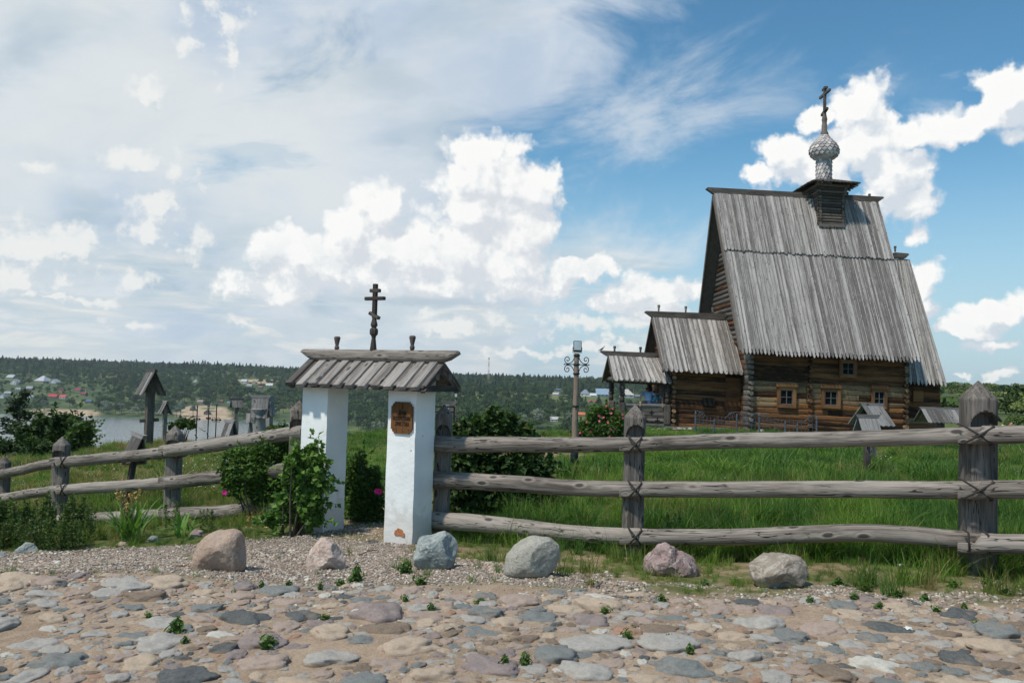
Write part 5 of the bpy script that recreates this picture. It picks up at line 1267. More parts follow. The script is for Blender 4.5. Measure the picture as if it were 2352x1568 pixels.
for i, (a, b_, c, d, e) in enumerate(((991, 1036, 1061, 1087, 1150), (1074, 1107, 1124, 1142, 1200), (1163, 1180, 1192, 1208, 1250))):
    rr_ = (16, 14.5, 13)[0]
    rail([(703 if i == 0 else 690, a), (560, a+(b_-a)*.42+2), (370, b_+2)], (17, 15), (10.6, 11.4, 12.56), fl_, 41+i, None, 1)
    rail([(425, b_-1), (270, (b_+c)/2+1), (118, c+3)], (14, 12.5), (12.5, 13.1, 13.66), fl_, 51+i, -1, 1)
    rail([(160, c-2), (75, (c+d)/2-1), (-12, d+6)], (12, 10.5), (13.6, 14.6, 15.5), fl_, 61+i, -1, 1)
    rail([(24, d-5), (-170, e-20)], (10.5, 9), (15.4, 16.9), fl_, 71+i, -1, None)
    lash(403, b_, 12.36, .12, .17, 'x' if i != 1 else 'ii', fl_); lash(143, c, 13.46, .11, .16, 'x', fl_)
# ---------------------------------------------------------------- stones
def stone_mat(name, a, b_, sc=14, spk=None, spd=60, bmp=.5, vein=None, rough=.9):
    m, q, p, o = mat(name); tcn = E(q, q.n('ShaderNodeTexCoord').outputs['Object']); rnd = E(q, q.n('ShaderNodeObjectInfo').outputs['Random'])
    tcn = q.vm('ADD', tcn, q.comb(rnd*20.0, rnd*7.0, 0.0))
    n1 = q.noise(tcn, sc*.35, 6, .65); n2 = q.noise(tcn, sc*2.2, 6, .7)
    c = q.mix(q.ss(n1*.6+n2*.4, .33, .67), a, b_)
    if vein:
        vn = q.noise(tcn, sc*.5, 4, .6, dist=1.2); c = q.mix(q.ss(q.m('ABSOLUTE', vn-.5), .035, .0)*.7, c, vein)
    if spk:
        s1 = q.noise(tcn, spd, 2, .6); c = q.mix(q.ss(s1, .60, .68)*.75, c, spk)
    q.lk(c, p.inputs['Base Color']); p.inputs['Roughness'].default_value = rough; bump(q, p, n1+n2*.8, bmp, .02); return m
def boulder(poly, v_foot, y, depthf, mt, label, planes=0, seed=1, rough=.06, sink=.03):
    """closed stone whose silhouette follows the outline; thickness given by depthf"""
    y = ground_hit(sum(p[0] for p in poly)/len(poly), v_foot-5, 5).y; us = [p[0] for p in poly]; vs_ = [p[1] for p in poly]; uc = sum(us)/len(us); vc = (max(vs_)+min(vs_))/2
    c = at_y(uc, vc, y); s = y/F; P = [((u-uc)*s, (vc-v)*s) for u, v in poly]
    def rad(a):
        dx, dz = math.cos(a), math.sin(a); best = .01
        for i in range(len(P)):
            x0, z0 = P[i]; x1, z1 = P[(i+1) % len(P)]; ex, ez = x1-x0, z1-z0; den = dx*ez-dz*ex
            if abs(den) < 1e-9: continue
            t = (x0*ez-z0*ex)/den; w = (x0*dz-z0*dx)/den
            if t > 0 and -1e-6 <= w <= 1+1e-6: best = max(best, t)
        return best
    import bmesh
    bm = bmesh.new(); bmesh.ops.create_icosphere(bm, subdivisions=6, radius=1.0); W_ = (max(us)-min(us))*s/2; dep = W_*depthf
    rk = random.Random(seed); pls = []
    for _ in range(planes):
        d = Vector((rk.gauss(0, 1), -abs(rk.gauss(0, .9)), rk.gauss(.1, .7))).normalized(); pls.append((d, rk.uniform(.70, .88)))
    rt_ = [rad(2*math.pi*i/256) for i in range(256)]
    rt_ = [sum(rt_[(i+k) % 256] for k in range(-3, 4))/7 for i in range(256)]
    for v in bm.verts:
        n = v.co.normalized()
        for d, h in pls:
            e = n.dot(d)-h*(n.length)
            if e > 0: n = n-d*e*.9
        a = math.atan2(n.z, n.x) % (2*math.pi); f = a/(2*math.pi)*256; i0 = int(f) % 256; fr_ = f-int(f); r_ = rt_[i0]*(1-fr_)+rt_[(i0+1) % 256]*fr_
        q_ = math.hypot(n.x, n.z); k = 1+rough*(mnoise.fractal(v.co*1.6+Vector((seed, 0, 0)), 1.0, 2.0, 3) + .55*mnoise.fractal(v.co*6+Vector((seed, 0, 0)), .9, 2.0, 4))
        v.co = Vector((n.x*r_*k, n.y*dep*k, n.z*r_*k))
    me = bpy.data.meshes.new('boulder'); bm.to_mesh(me); bm.free(); me.polygons.foreach_set('use_smooth', [True]*len(me.polygons)); me.materials.append(mt)
    o_ = bpy.data.objects.new('boulder', me); COL.objects.link(o_)
    zmin = min(v.co.z for v in me.vertices); o_.location = (c.x, y, c.z-.015)
    return tag(o_, label, 'boulder', 'boulders lining the cobbled road')
BM1 = stone_mat('warm_granite', (.36, .24, .165), (.46, .36, .295), 16, (.20, .14, .11), 90, 1.0); BM2 = stone_mat('pink_quartzite', (.40, .29, .235), (.56, .45, .385), 12, (.42, .24, .17), 30, .9, vein=(.72, .64, .58))
BM3 = stone_mat('grey_green_rock', (.17, .20, .20), (.33, .36, .34), 9, (.42, .40, .36), 40, .7, vein=(.40, .42, .40)); BM4 = stone_mat('speckled_granite', (.30, .285, .24), (.46, .44, .38), 30, (.10, .09, .08), 70, .9)
BM5 = stone_mat('purple_quartzite', (.22, .145, .135), (.36, .275, .255), 10, (.24, .13, .14), 28, 1.0, vein=(.52, .44, .41)); BM6 = stone_mat('cream_gneiss', (.20, .165, .13), (.36, .31, .255), 9, (.25, .20, .16), 30, .8, vein=(.46, .41, .36))
boulder([(443,1300),(447,1270),(458,1243),(475,1224),(495,1214),(515,1214),(535,1211),(552,1218),(561,1240),(565,1270),(564,1295),(558,1308),(530,1311),(500,1310),(470,1311),(450,1310)], 1310, 6.85, .8, BM1, 'largest tan egg shaped boulder standing at the left end of the row', 3, 3, .035)
boulder([(704,1285),(712,1262),(726,1240),(737,1230),(748,1233),(765,1242),(780,1255),(791,1280),(795,1300),(788,1312),(770,1308),(755,1313),(735,1311),(715,1308),(706,1300)], 1312, 6.85, .8, BM2, 'small pointed pink and white boulder in front of the gate opening', 6, 7, .06)
boulder([(942,1280),(950,1245),(965,1228),(1010,1215),(1035,1222),(1053,1242),(1054,1270),(1046,1298),(1030,1303),(1000,1311),(965,1300),(948,1292)], 1310, 6.9, .85, BM3, 'angular grey green boulder beside the right pillar', 9, 5, .05)
boulder([(1157,1310),(1163,1275),(1172,1250),(1192,1233),(1225,1226),(1262,1229),(1283,1245),(1287,1268),(1278,1295),(1262,1312),(1240,1324),(1205,1327),(1165,1322)], 1326, 6.75, .85, BM4, 'round speckled pale granite boulder in front of the fence', 2, 9, .03)
boulder([(1471,1300),(1474,1280),(1490,1268),(1512,1248),(1530,1244),(1545,1250),(1560,1262),(1578,1261),(1598,1280),(1608,1305),(1606,1325),(1570,1328),(1540,1327),(1510,1322),(1480,1318)], 1328, 6.75, .75, BM5, 'jagged purple boulder in front of the middle fence post', 10, 12, .08)
boulder([(1722,1298),(1735,1280),(1757,1268),(1800,1268),(1833,1272),(1848,1286),(1853,1305),(1843,1330),(1822,1350),(1785,1354),(1745,1345),(1728,1325)], 1353, 6.5, .85, BM6, 'blocky cream boulder with a rough dark underside at the right end of the row', 8, 4, .05)
# field stones edging the flower bed
for (u, v, w, h_, m_, lb) in ((60, 1272, 58, 30, BM3, 'dark low stone at the foot of the weeds on the left'), (110, 1279, 26, 10, BM1, 'flat brown stone right of the dark bed stone'), (5, 1283, 22, 22, BM3, 'grey stone cut by the left edge of the view'), (145, 1276, 22, 10, BM4, 'small pale stone at the gravel edge'), (280, 1258, 34, 18, BM1, 'tan stone under the iris leaves'), (352, 1250, 36, 24, BM3, 'dark grey stone right of the iris clump'), (452, 1238, 44, 26, BM5, 'pinkish stone behind the tan boulder'), (563, 1240, 20, 9, BM3, 'small flat stone right of the tan boulder'), (623, 1243, 12, 8, BM4, 'tiny white stone under the vine'),
 (845, 1218, 30, 10, BM5, 'flat reddish stone between the pillars'), (870, 1221, 26, 8, BM3, 'flat slate stone between the pillars'), (888, 1211, 22, 8, BM4, 'pale stone by the right pillar inner side')):
    y = 8.7 if u < 200 else (8.9 if u < 500 else 9.4); g = ground_hit(u, v, 5); y = g.y; s = y/F
    o_ = boulder([(u-w/2, v), (u-w*.42, v-h_*.6), (u-w*.1, v-h_), (u+w*.25, v-h_*.9), (u+w/2, v-h_*.3), (u+w*.48, v+h_*.1), (u, v+h_*.25), (u-w*.4, v+h_*.15)], v, y, .7, m_, lb, 4, int(u)+3, .06)
    o_.name = 'field_stone'; o_['category'] = 'stone'; o_['group'] = 'stones edging the flower bed and gate'
# ---------------------------------------------------------------- cobbles
CC_ = {'blue grey': ((.155, .165, .16), (.26, .265, .25)), 'dark slate': ((.07, .078, .08), (.15, .155, .15)), 'white': ((.48, .45, .39), (.64, .61, .54)), 'pink': ((.33, .25, .205), (.46, .36, .30)), 'brown': ((.18, .135, .10), (.28, .215, .16)), 'tan': ((.40, .31, .225), (.54, .43, .33)), 'purple grey': ((.22, .175, .165), (.34, .28, .26)), 'light grey': ((.32, .30, .27), (.47, .44, .40)), 'rust': ((.36, .205, .135), (.46, .28, .20))}
CM = {k: stone_mat('cobble_'+k.replace(' ', '_'), a, b_, 26, tuple(min(1, x*1.5) for x in b_), 70, .6, rough=.82) for k, (a, b_) in CC_.items()}
for m in CM.values():      # dust and sand lie on the low rims and in hollows
    q = NB(m.node_tree); p = [n for n in m.node_tree.nodes if n.type == 'BSDF_PRINCIPLED'][0]; src = p.inputs['Base Color'].links[0].from_socket
    oc = E(q, q.n('ShaderNodeTexCoord').outputs['Object']); _, _, oz = q.sep(oc); P_ = E(q, q.n('ShaderNodeNewGeometry').outputs['Position'])
    d = q.ss(oz + (q.noise(P_, 11, 5, .65)-.5)*.75, .27, .02); d = q.m('MAXIMUM', d*.8, q.ss(q.noise(P_, 5, 5, .65), .53, .72)*.40)
    q.lk(q.mix(d, E(q, src), (.37, .275, .20)), p.inputs['Base Color'])
import bmesh
CPR = {}; plist = []
for ck in CM:
    for j in range(4):
        bm = bmesh.new(); bmesh.ops.create_icosphere(bm, subdivisions=4, radius=1.0); sd = rng.uniform(0, 90); asp = rng.uniform(.55, .9); ang = [rng.uniform(.78, 1.1) for _ in range(7)]
        for v in bm.verts:
            n = v.co.normalized(); a = (math.atan2(n.y, n.x)/(2*math.pi)*7) % 7; i0 = int(a); f = a-i0; f = f*f*(3-2*f); r_ = ang[i0 % 7]*(1-f)+ang[(i0+1) % 7]*f
            k = 1+.30*mnoise.fractal(n*1.5+Vector((sd, 0, 0)), 1, 2, 3)+.07*mnoise.fractal(n*6+Vector((sd, 0, 0)), 1, 2, 2)
            hz = math.copysign(abs(n.z)**.62, n.z)
            v.co = Vector((n.x*r_*k, n.y*r_*asp*k, hz*.5*k))
        me = bpy.data.meshes.new('cobble'); bm.to_mesh(me); bm.free(); me.polygons.foreach_set('use_smooth', [True]*len(me.polygons)); me.materials.append(CM[ck])
        CPR[(ck, j)] = me
keys = sorted(CPR)
for i, k in enumerate(keys): plist.append(bpy.data.objects.new('cobble_proto_%03d' % i, CPR[k]))
cob_coll = protos('cobble_protos', plist)
XS, YS, RS, AS = [], [], [], []
grid = {}
def ok(x, y, r, gap):
    gx, gy = int(x/.3), int(y/.3)
    for i in range(gx-2, gx+3):
        for j in range(gy-2, gy+3):
            for (X, Y, R_) in grid.get((i, j), ()):
                if (X-x)**2+(Y-y)**2 < (R_+r+gap)**2: return False
    return True
for (rlo, rhi, tries, gap) in ((.12, .20, 450, .05), (.07, .12, 2200, .008), (.040, .07, 23000, .002), (.016, .040, 82000, .001)):
    for _ in range(tries):
        y = 2.6+rng.random()*4.25; x = rng.uniform(-1, 1)*(.66*y+2.4); r = rng.uniform(rlo, rhi)
        if y + r > 6.72-.05*x+.12*math.sin(x*3): continue
        if rlo < .12 and fbm2(np.array([x*.9+7]), np.array([y*1.3]), 3, 77)[0] > (.72 if rlo > .05 else .66): continue      # sandy bare places
        if ok(x, y, r*.86, gap): grid.setdefault((int(x/.3), int(y/.3)), []).append((x, y, r*.86)); XS.append(x); YS.append(y); RS.append(r)
nst = len(XS); order = sorted(range(nst), key=lambda i: -(RS[i]/YS[i])**2*(1 if YS[i] > 4.0 and abs(XS[i]) < .61*YS[i] else .02))
wts = [('blue grey', 13), ('dark slate', 4), ('white', 6), ('pink', 19), ('brown', 10), ('tan', 15), ('purple grey', 9), ('light grey', 22), ('rust', 2)]
bag = [k for k, w in wts for _ in range(w)]
def cob(i):
    ck = rng.choice(bag); j = rng.randrange(4); r = RS[i]; z = Hs(XS[i], YS[i]); el_ = rng.uniform(1.0, 1.25)
    return ck, j, Vector((XS[i], YS[i], z+r*rng.uniform(-.27, -.08))), Euler((rng.uniform(-.10, .10), rng.uniform(-.10, .10), rng.gauss(0, .5) if r > .08 else rng.uniform(0, 6.28))), (r*el_, r*el_*.95, r*rng.uniform(.6, 1.0))
szn = lambda r: 'large' if r > .12 else ('mid sized' if r > .075 else 'small')
for rank, i in enumerate(order[:300]):
    ck, j, L_, e_, s_ = cob(i); o_ = bpy.data.objects.new('cobblestone', CPR[(ck, j)]); COL.objects.link(o_); o_.location = L_; o_.rotation_euler = e_; o_.scale = s_
    side_ = 'left' if XS[i] < -1.2 else ('right' if XS[i] > 1.2 else 'middle'); nearf = 'near the viewer' if YS[i] < 5.2 else 'towards the boulders'
    tag(o_, '%s %s cobblestone bedded in sand, %s part of the road %s' % (szn(RS[i]), ck, side_, nearf), 'cobblestone', '%s %s cobblestones, %s %s' % (szn(RS[i]), ck, side_, nearf))
P_, R_, S_, K_ = [], [], [], []
for i in order[300:]:
    ck, j, L_, e_, s_ = cob(i); P_.append(L_); R_.append(e_[:]); S_.append(s_); K_.append(keys.index((ck, j)))
scatter('small_cobbles', P_, R_, S_, K_, cob_coll, 'many smaller cobbles and pebbles bedded between the large ones in the sandy road', 'cobbles')
print('cobbles', nst)
# ---------------------------------------------------------------- gravel
GC = [(.35, .28, .22), (.47, .41, .34), (.21, .17, .14), (.27, .215, .17), (.60, .55, .48), (.17, .165, .16), (.36, .25, .18)]
gp = []
for i, c in enumerate(GC):
    bm = bmesh.new(); bmesh.ops.create_icosphere(bm, subdivisions=2, radius=1.0); sd = rng.uniform(0, 90)
    for v in bm.verts: v.co = v.co*(1+.35*mnoise.noise(v.co*1.3+Vector((sd, 0, 0)))); v.co.z *= .6; v.co.y *= .8
    me = bpy.data.meshes.new('pebble'); bm.to_mesh(me); bm.free(); me.materials.append(plain('pebble_%d' % i, c, .85, 0, .2, 6)); gp.append(bpy.data.objects.new('pebble_proto_%d' % i, me))
n = 128000; x = nr.uniform(-7.5, 5.6, n); y = nr.uniform(6.1, 11.2, n); rd_, gv_, ba_, _ = zones(x, y)
pth = (np.abs(x+1.8) < .7) & (y > 9) & (y < 11.2)
dens = np.maximum(gv_, .12*(rd_ > .3)); dens = np.maximum(dens, .5*pth*ba_)
keep = nr.uniform(0, 1, n) < dens*.85; x, y = x[keep], y[keep]; n = len(x)
ln = (fbm2(x*.9, y*1.4, 3, 55)); r = nr.uniform(.005, .0125, n)*(1+.45*(ln > .58)) ; r[nr.uniform(0, 1, n) < .012] *= 1.9
scatter('gravel', np.stack([x, y, H(x, y)+r*.25], 1), nr.uniform(0, 6.28, (n, 3))*np.array([.1, .1, 1]), np.stack([r*nr.uniform(.9, 1.5, n), r, r*nr.uniform(.8, 1.3, n)], 1), nr.choice(7, n, p=[.25, .17, .15, .17, .06, .08, .12]), protos('pebble_protos', gp), 'loose pinkish beige gravel spread between the cobbled road and the gate', 'gravel')
print('gravel', n)

# ---------------------------------------------------------------- grass
M_G1 = leafmat('grass_blade_green', (.080, .160, .022), (.175, .30, .045), (.32, .31, .11), trans=.35, obj=False)
M_G2 = leafmat('grass_blade_deep', (.042, .105, .02), (.09, .185, .032), trans=.3)
M_G3 = leafmat('grass_blade_straw', (.22, .17, .07), (.40, .32, .16), trans=.3)
M_G4 = leafmat('grass_blade_olive', (.09, .125, .025), (.18, .22, .055), (.3, .25, .1), trans=.35)
def tuft(name, nb, mt, spread, lean, wid, seed, seg=3):
    r_ = np.random.RandomState(seed); V_, F_, T_ = [], [], []
    for _ in range(nb):
        bx_, by_ = r_.normal(0, spread, 2); a = r_.uniform(0, 6.28); ln_ = abs(r_.normal(0, lean))+.08; h = r_.uniform(.5, 1.0); w = wid*r_.uniform(.7, 1.2); fa = r_.uniform(0, 6.28); o0 = len(V_); t_ = r_.uniform()
        for i in range(seg+1):
            t = i/seg; x_ = bx_+math.cos(a)*ln_*t**1.8*h; y_ = by_+math.sin(a)*ln_*t**1.8*h; z_ = h*(t-.25*ln_*t*t)
            ww = w*(1-t)**.6 if i < seg else 0
            if i < seg: V_ += [(x_-math.cos(fa)*ww, y_-math.sin(fa)*ww, z_), (x_+math.cos(fa)*ww, y_+math.sin(fa)*ww, z_)]; T_ += [t_, t_]
            else: V_.append((x_, y_, z_)); T_.append(t_)
        for i in range(seg-1): F_ += [(o0+2*i, o0+2*i+1, o0+2*i+3), (o0+2*i, o0+2*i+3, o0+2*i+2)]
        F_.append((o0+2*seg-2, o0+2*seg-1, o0+2*seg))
    return unlink(quads_mesh(name, np.array(V_, float), np.array(F_), mt, None, {'tone': np.array(T_)}))
gt = [tuft('tuft_a0', 30, M_G1, .10, .45, .012, 1), tuft('tuft_a1', 26, M_G1, .12, .65, .013, 2), tuft('tuft_a2', 30, M_G2, .10, .5, .012, 3), tuft('tuft_b0', 26, M_G4, .11, .55, .012, 4), tuft('tuft_b1', 16, M_G3, .08, .5, .008, 5), tuft('tuft_c0', 34, M_G1, .25, .5, .022, 6), tuft('tuft_c1', 34, M_G2, .25, .6, .022, 7), tuft('tuft_c2', 26, M_G3, .22, .5, .018, 8), tuft('tuft_c3', 34, M_G4, .25, .6, .022, 9)]
gcoll = protos('tuft_protos', gt)
def strip(y0, y1, dens, half):
    area = 0; n = int((y1-y0)*2*half*dens); return nr.uniform(-half, half, n), nr.uniform(y0, y1, n)
gx, gy = [], []
for (a, b_, d) in ((6.5, 9, 300), (9, 12, 110), (12, 16, 60), (16, 22, 30), (22, 30, 17), (30, 44, 8)):
    X_, Y_ = strip(a, b_, d, .66*b_+3.2); gx.append(X_); gy.append(Y_)
gx = np.concatenate(gx); gy = np.concatenate(gy); k_ = np.abs(gx) < .66*gy+3.2; gx, gy = gx[k_], gy[k_]
rd_, gv_, ba_, _ = zones(gx, gy)
fence_y = np.interp(gx, [-9.6, -7.3, -5.04, -2.7, -1, -.8, 1.26, 4.06, 7], [16, 13.8, 12.7, 10.7, 9.6, 9.9, 8.7, 7.4, 6.0])
front = gy < fence_y-.12
p = (1-rd_)*(1-np.minimum(gv_*1.0, .985))*(1-.93*ba_)
pn_ = fbm2(gx*1.6, gy*2.6, 3, 91); p = np.where(front & (gx > -1), np.maximum(.55*(1-np.minimum(gv_, .9)), .10)*(1-rd_*.97)*np.where(pn_ > .45, 1, .35), p)
inch = (gx > C0.x-3.9) & (gx < C0.x+8.4) & (gy > CH_Y+.0) & (gy < CH_Y+6.6); gatep = (np.abs(gx+1.7) < 1.0) & (gy > 9.1) & (gy < 10.4); p = np.where(inch | gatep, 0, p)
kk = nr.uniform(0, 1, len(gx)) < p; gx, gy, front, ba_ = gx[kk], gy[kk], front[kk], ba_[kk]; n = len(gx)
hgt = .155+.14*fbm2(gx*.5, gy*.5, 3, 61)+.10*fbm2(gx*1.7, gy*1.7, 2, 62); tall = sst(gx, .5, 3)*sst(30-gy, 0, 8); hgt = hgt*(1+.12*tall); hgt = np.where(front, .045+.13*nr.uniform(0, 1, n)**2*(.5+1.1*(fbm2(gx*3, gy*5, 2, 15) > .5))+.10*sst(gy-(np.interp(gx, [-1, 1.26, 4.06, 7], [9.6, 8.7, 7.4, 6.0])-.5), 0, .4), hgt)
hgt = np.where(front, hgt, hgt*(1-.7*np.minimum(ba_*1.6, 1))); hgt = np.where((gx > -4) & (gx < 1.2) & (gy > 12), hgt*.62, hgt); hgt = np.where(gy > 17, hgt*.68, hgt); hgt = np.where(front & (gx < -2), hgt*.6, hgt); hgt = np.where((gy > 9) & (gy < 20) & (np.abs(gx+1.2) < 1.2), np.minimum(hgt, .13), hgt)
cl = fbm2(gx*2.4, gy*2.4, 3, 131); hgt *= nr.uniform(.7, 1.25, n)*(.62+.85*sst(cl, .35, .68))
r = nr.uniform(0, 1, n); dryn = fbm2(gx*.45+3, gy*.35, 4, 44); leftd = sst(-gx-.1*(gy-12), 2.5, 7)*.75; dry = np.clip((dryn-.48)*2.4+leftd-.10*sst(gx, 1, 4), .03, .75); dry = np.where(front, .62, dry); dry = np.where(ba_ > .2, .5, dry)
farr_ = gy > 16; cl2 = fbm2(gx*1.1+9, gy*.9, 3, 77)+nr.uniform(-.12, .12, n); pick = np.where(farr_, np.where(cl2 > .5, 5, 6), np.where(cl2 > .5, nr.choice([0, 1], n), 2)); pick = np.where(r < dry*.9, np.where(farr_, 8, 3), pick); pick = np.where(r < dry*np.where(gx < -4, .55, .32), np.where(farr_, 7, 4), pick)
w = hgt*nr.uniform(.9, 1.3, n); w = np.where(farr_, np.maximum(w, .22)*1.25, np.maximum(w, .12))
scatter('grass', np.stack([gx, gy, H(gx, gy)-.01], 1), np.stack([0*gx, 0*gx, nr.uniform(0, 6.28, n)], 1), np.stack([w, w, hgt], 1), pick, gcoll, 'tall green meadow grass with dry straw coloured patches around the church and graves', 'grass')
print('grass', n)
# wild flowers
def flowers(name, boxes, c, size, n, label, up=.25):
    X_, Y_, Z_ = [], [], []
    for (u, v, ru, rv, cnt) in boxes:
        for _ in range(cnt):
            a = rng.uniform(0, 6.28); q_ = math.sqrt(rng.random()); g = ground_hit(u+math.cos(a)*ru*q_, v+math.sin(a)*rv*q_, 6.9, 60)
            for _ in range(rng.choice((1, 2, 3))): X_.append((g.x+rng.gauss(0, .03), g.y+rng.gauss(0, .03), g.z+up*rng.uniform(.7, 1.1)))
    m_ = leafmat(name+'_petals', tuple(x*.8 for x in c), c, trans=.2); o_ = leaves(name, np.array(X_), size, m_, None, updir=1.2, aspect=.9); tag(o_, label, 'wildflowers', kind='stuff'); return o_
flowers('white_wildflowers', [(470, 1110, 60, 50, 70), (560, 1085, 60, 40, 30), (430, 1150, 30, 15, 12), (250, 1110, 60, 40, 14), (60, 1150, 50, 30, 8), (2030, 1068, 20, 10, 8)], (.75, .75, .66), .028, 0, 'scattered white meadow flowers in the grass behind the left fence')
flowers('purple_wildflowers', [(1620, 1150, 60, 30, 20), (1750, 1165, 60, 20, 30), (2290, 1035, 30, 16, 30), (2100, 1160, 60, 16, 16), (1880, 1180, 80, 15, 18), (2320, 1110, 20, 10, 8)], (.40, .30, .62), .024, 0, 'scattered pale purple meadow flowers in the grass behind the right fence')
# ---------------------------------------------------------------- bushes
def bush(name, label, cat, blobs, y, lsize, mt, per=900, group=None, twig=M_BARK, flower=None, updir=.35, aspect=.6, foot=None, N=True, depth=.8, dens=1.0):
    """blobs: picture ellipses (u, v, ru, rv[, dy]); foliage in clumps, stems inside, flowers as parts"""
    s = y/F; c0 = at_y(sum(b_[0] for b_ in blobs)/len(blobs), max(b_[1]+b_[3] for b_ in blobs), y); gz = Hs(c0.x, y); root = empty(name, (c0.x, y, gz), label, cat, group)
    PP, NN = [], []; A = sum(b_[2]*b_[3] for b_ in blobs)
    for b_ in blobs:
        dy = b_[4] if len(b_) > 4 else 0; c = at_y(b_[0], b_[1], y+dy); rx, rz = b_[2]*s, b_[3]*s
        n = int(per*b_[2]*b_[3]/A*len(blobs)); p, q = clump_points(c, (rx, min(rx, rz*1.2)*depth, rz), n, ncl=max(8, int(10+b_[2]*b_[3]/300))); PP.append(p); NN.append(q)
    PP = np.concatenate(PP); NN = np.concatenate(NN)
    SP, SN = [], []; nsp = int(len(PP)*.022)           # sprigs reaching out of the mass
    for i in nr.randint(0, len(PP), nsp):
        d = NN[i]*np.array([1, .6, 1])+nr.normal(size=3)*.35+np.array([0, 0, .35]); d /= np.linalg.norm(d); L_ = lsize*nr.uniform(1.5, 4.2)
        for t in np.linspace(.3, 1, 7): SP.append(PP[i]+d*L_*t+nr.normal(size=3)*lsize*.22+np.array([0, 0, -L_*.18*t*t])); SN.append(d)
    PP = np.concatenate([PP, np.array(SP)]); NN = np.concatenate([NN, np.array(SN)]); k = PP[:, 2] > H(PP[:, 0], PP[:, 1])+.01; PP, NN = PP[k], NN[k]
    leaves('foliage', PP, lsize, mt, root, updir=updir, aspect=aspect, N=NN if N else None)
    tb = MB()
    for i in range(14):
        b_ = blobs[i % len(blobs)]; t = at_y(b_[0]+rng.uniform(-.5, .5)*b_[2], b_[1]+rng.uniform(-.6, .3)*b_[3], y+rng.uniform(-.2, .2)); f = Vector(((foot or c0.x)+rng.uniform(-.12, .12), y+rng.uniform(-.1, .1), 0)); f.x = f.x*.6+t.x*.4; f.z = Hs(f.x, f.y)-.05
        m_ = (f+t)/2+Vector((rng.uniform(-.06, .06), 0, .05)); tb.tube([f, m_, t], [.014*y/11+.004, .009, .004], 5)
    tb.build('stems', twig, root)
    if flower:
        cnt, fs_, fm = flower; cand = [i for i in range(len(PP)) if NN[i][1] < .1 or NN[i][2] > .5]
        for _ in range(cnt):
            i = cand[rng.randrange(len(cand))]; p = Vector(PP[i])+Vector(NN[i])*lsize*.7; p.y -= lsize*1.2; mb = MB(); ax = Vector((rng.gauss(0, .4), -1, rng.gauss(.3, .4))).normalized(); _, x_, y_ = orth(ax)
            for kk in range(5):
                a = kk*2*math.pi/5+rng.random()*.3; d = x_*math.cos(a)+y_*math.sin(a); e = x_*math.cos(a+1.57)+y_*math.sin(a+1.57)
                mb.add([p, p+d*fs_*.6+e*fs_*.42+ax*fs_*.2, p+d*fs_+ax*fs_*.25, p+d*fs_*.6-e*fs_*.42+ax*fs_*.2], [(0, 1, 2, 3)], tone=rng.random())
            mb.build('flower', fm, root)
    return root
bush('lilac_bush', 'big dark leafy lilac bush behind the fence right of the gate', 'bush', [(1090, 985, 62, 45), (1140, 965, 52, 40), (1190, 1000, 55, 38), (1130, 1050, 110, 60), (1215, 1065, 58, 50), (1090, 1120, 85, 60), (1190, 1135, 85, 55), (1250, 1095, 26, 40)], 11.6, .085, M_LILAC, 1500, updir=.2, aspect=.72)
bush('rose_bush', 'round dark rose bush in the gate opening with one magenta bloom', 'bush', [(822, 1085, 36, 52), (838, 1135, 46, 58), (825, 1172, 40, 36), (862, 1160, 32, 40), (812, 1120, 30, 66), (850, 1100, 30, 40)], 10.9, .045, M_ROSE, 1900, foot=None)
bush('rose_bush', 'rose bush spreading through the left fence with small dark leaves and one red bloom', 'bush', [(560, 1065, 48, 50), (620, 1045, 60, 45), (660, 1080, 40, 60), (600, 1105, 70, 45), (540, 1110, 30, 40), (655, 1030, 34, 34), (690, 1035, 20, 24), (585, 1080, 60, 50), (630, 1140, 60, 40), (530, 1095, 26, 44)], 11.05, .05, M_ROSE, 1900)
bush('climbing_vine', 'fresh green climbing vine spilling over the left pillar and fence end', 'vine', [(688, 1085, 42, 66), (724, 1085, 28, 50), (715, 1040, 18, 28), (700, 1140, 46, 60), (744, 1112, 14, 20), (668, 1160, 38, 50), (704, 1196, 42, 28), (722, 1165, 18, 22), (640, 1192, 36, 28)], 9.75, .060, M_IVY, 900, updir=.1, aspect=.85, depth=.40, foot=-2.5)
def magenta(u, v, y, par_lb):
    p = at_y(u, v, y)
    for o_ in scene.objects:
        if o_.get('label') == par_lb:
            mb = MB()
            for kk in range(6):
                a = kk*math.pi/3; d = Vector((math.cos(a), -.25, math.sin(a))); e = Vector((-math.sin(a), 0, math.cos(a))); mb.add([p, p+d*.022+e*.018, p+d*.038, p+d*.022-e*.018], [(0, 1, 2, 3)], tone=rng.random())
            mb.build('flower', M_MAG, o_)
M_MAG = leafmat('magenta_petal', (.55, .01, .20), (.70, .03, .30), trans=.2)
magenta(866, 1127, 10.35, 'round dark rose bush in the gate opening with one magenta bloom'); magenta(872, 1129, 10.36, 'round dark rose bush in the gate opening with one magenta bloom')
magenta(516, 1130, 10.85, 'rose bush spreading through the left fence with small dark leaves and one red bloom')
bush('rose_bush', 'rounded rose bush dotted with pink blooms beside the porch', 'bush', [(1380, 972, 46, 34), (1350, 985, 30, 26), (1408, 975, 30, 30), (1385, 950, 30, 18), (1420, 990, 16, 18), (1330, 995, 16, 14)], 27.0, .095, M_ROSE, 1700, flower=(52, .042, M_PETAL))
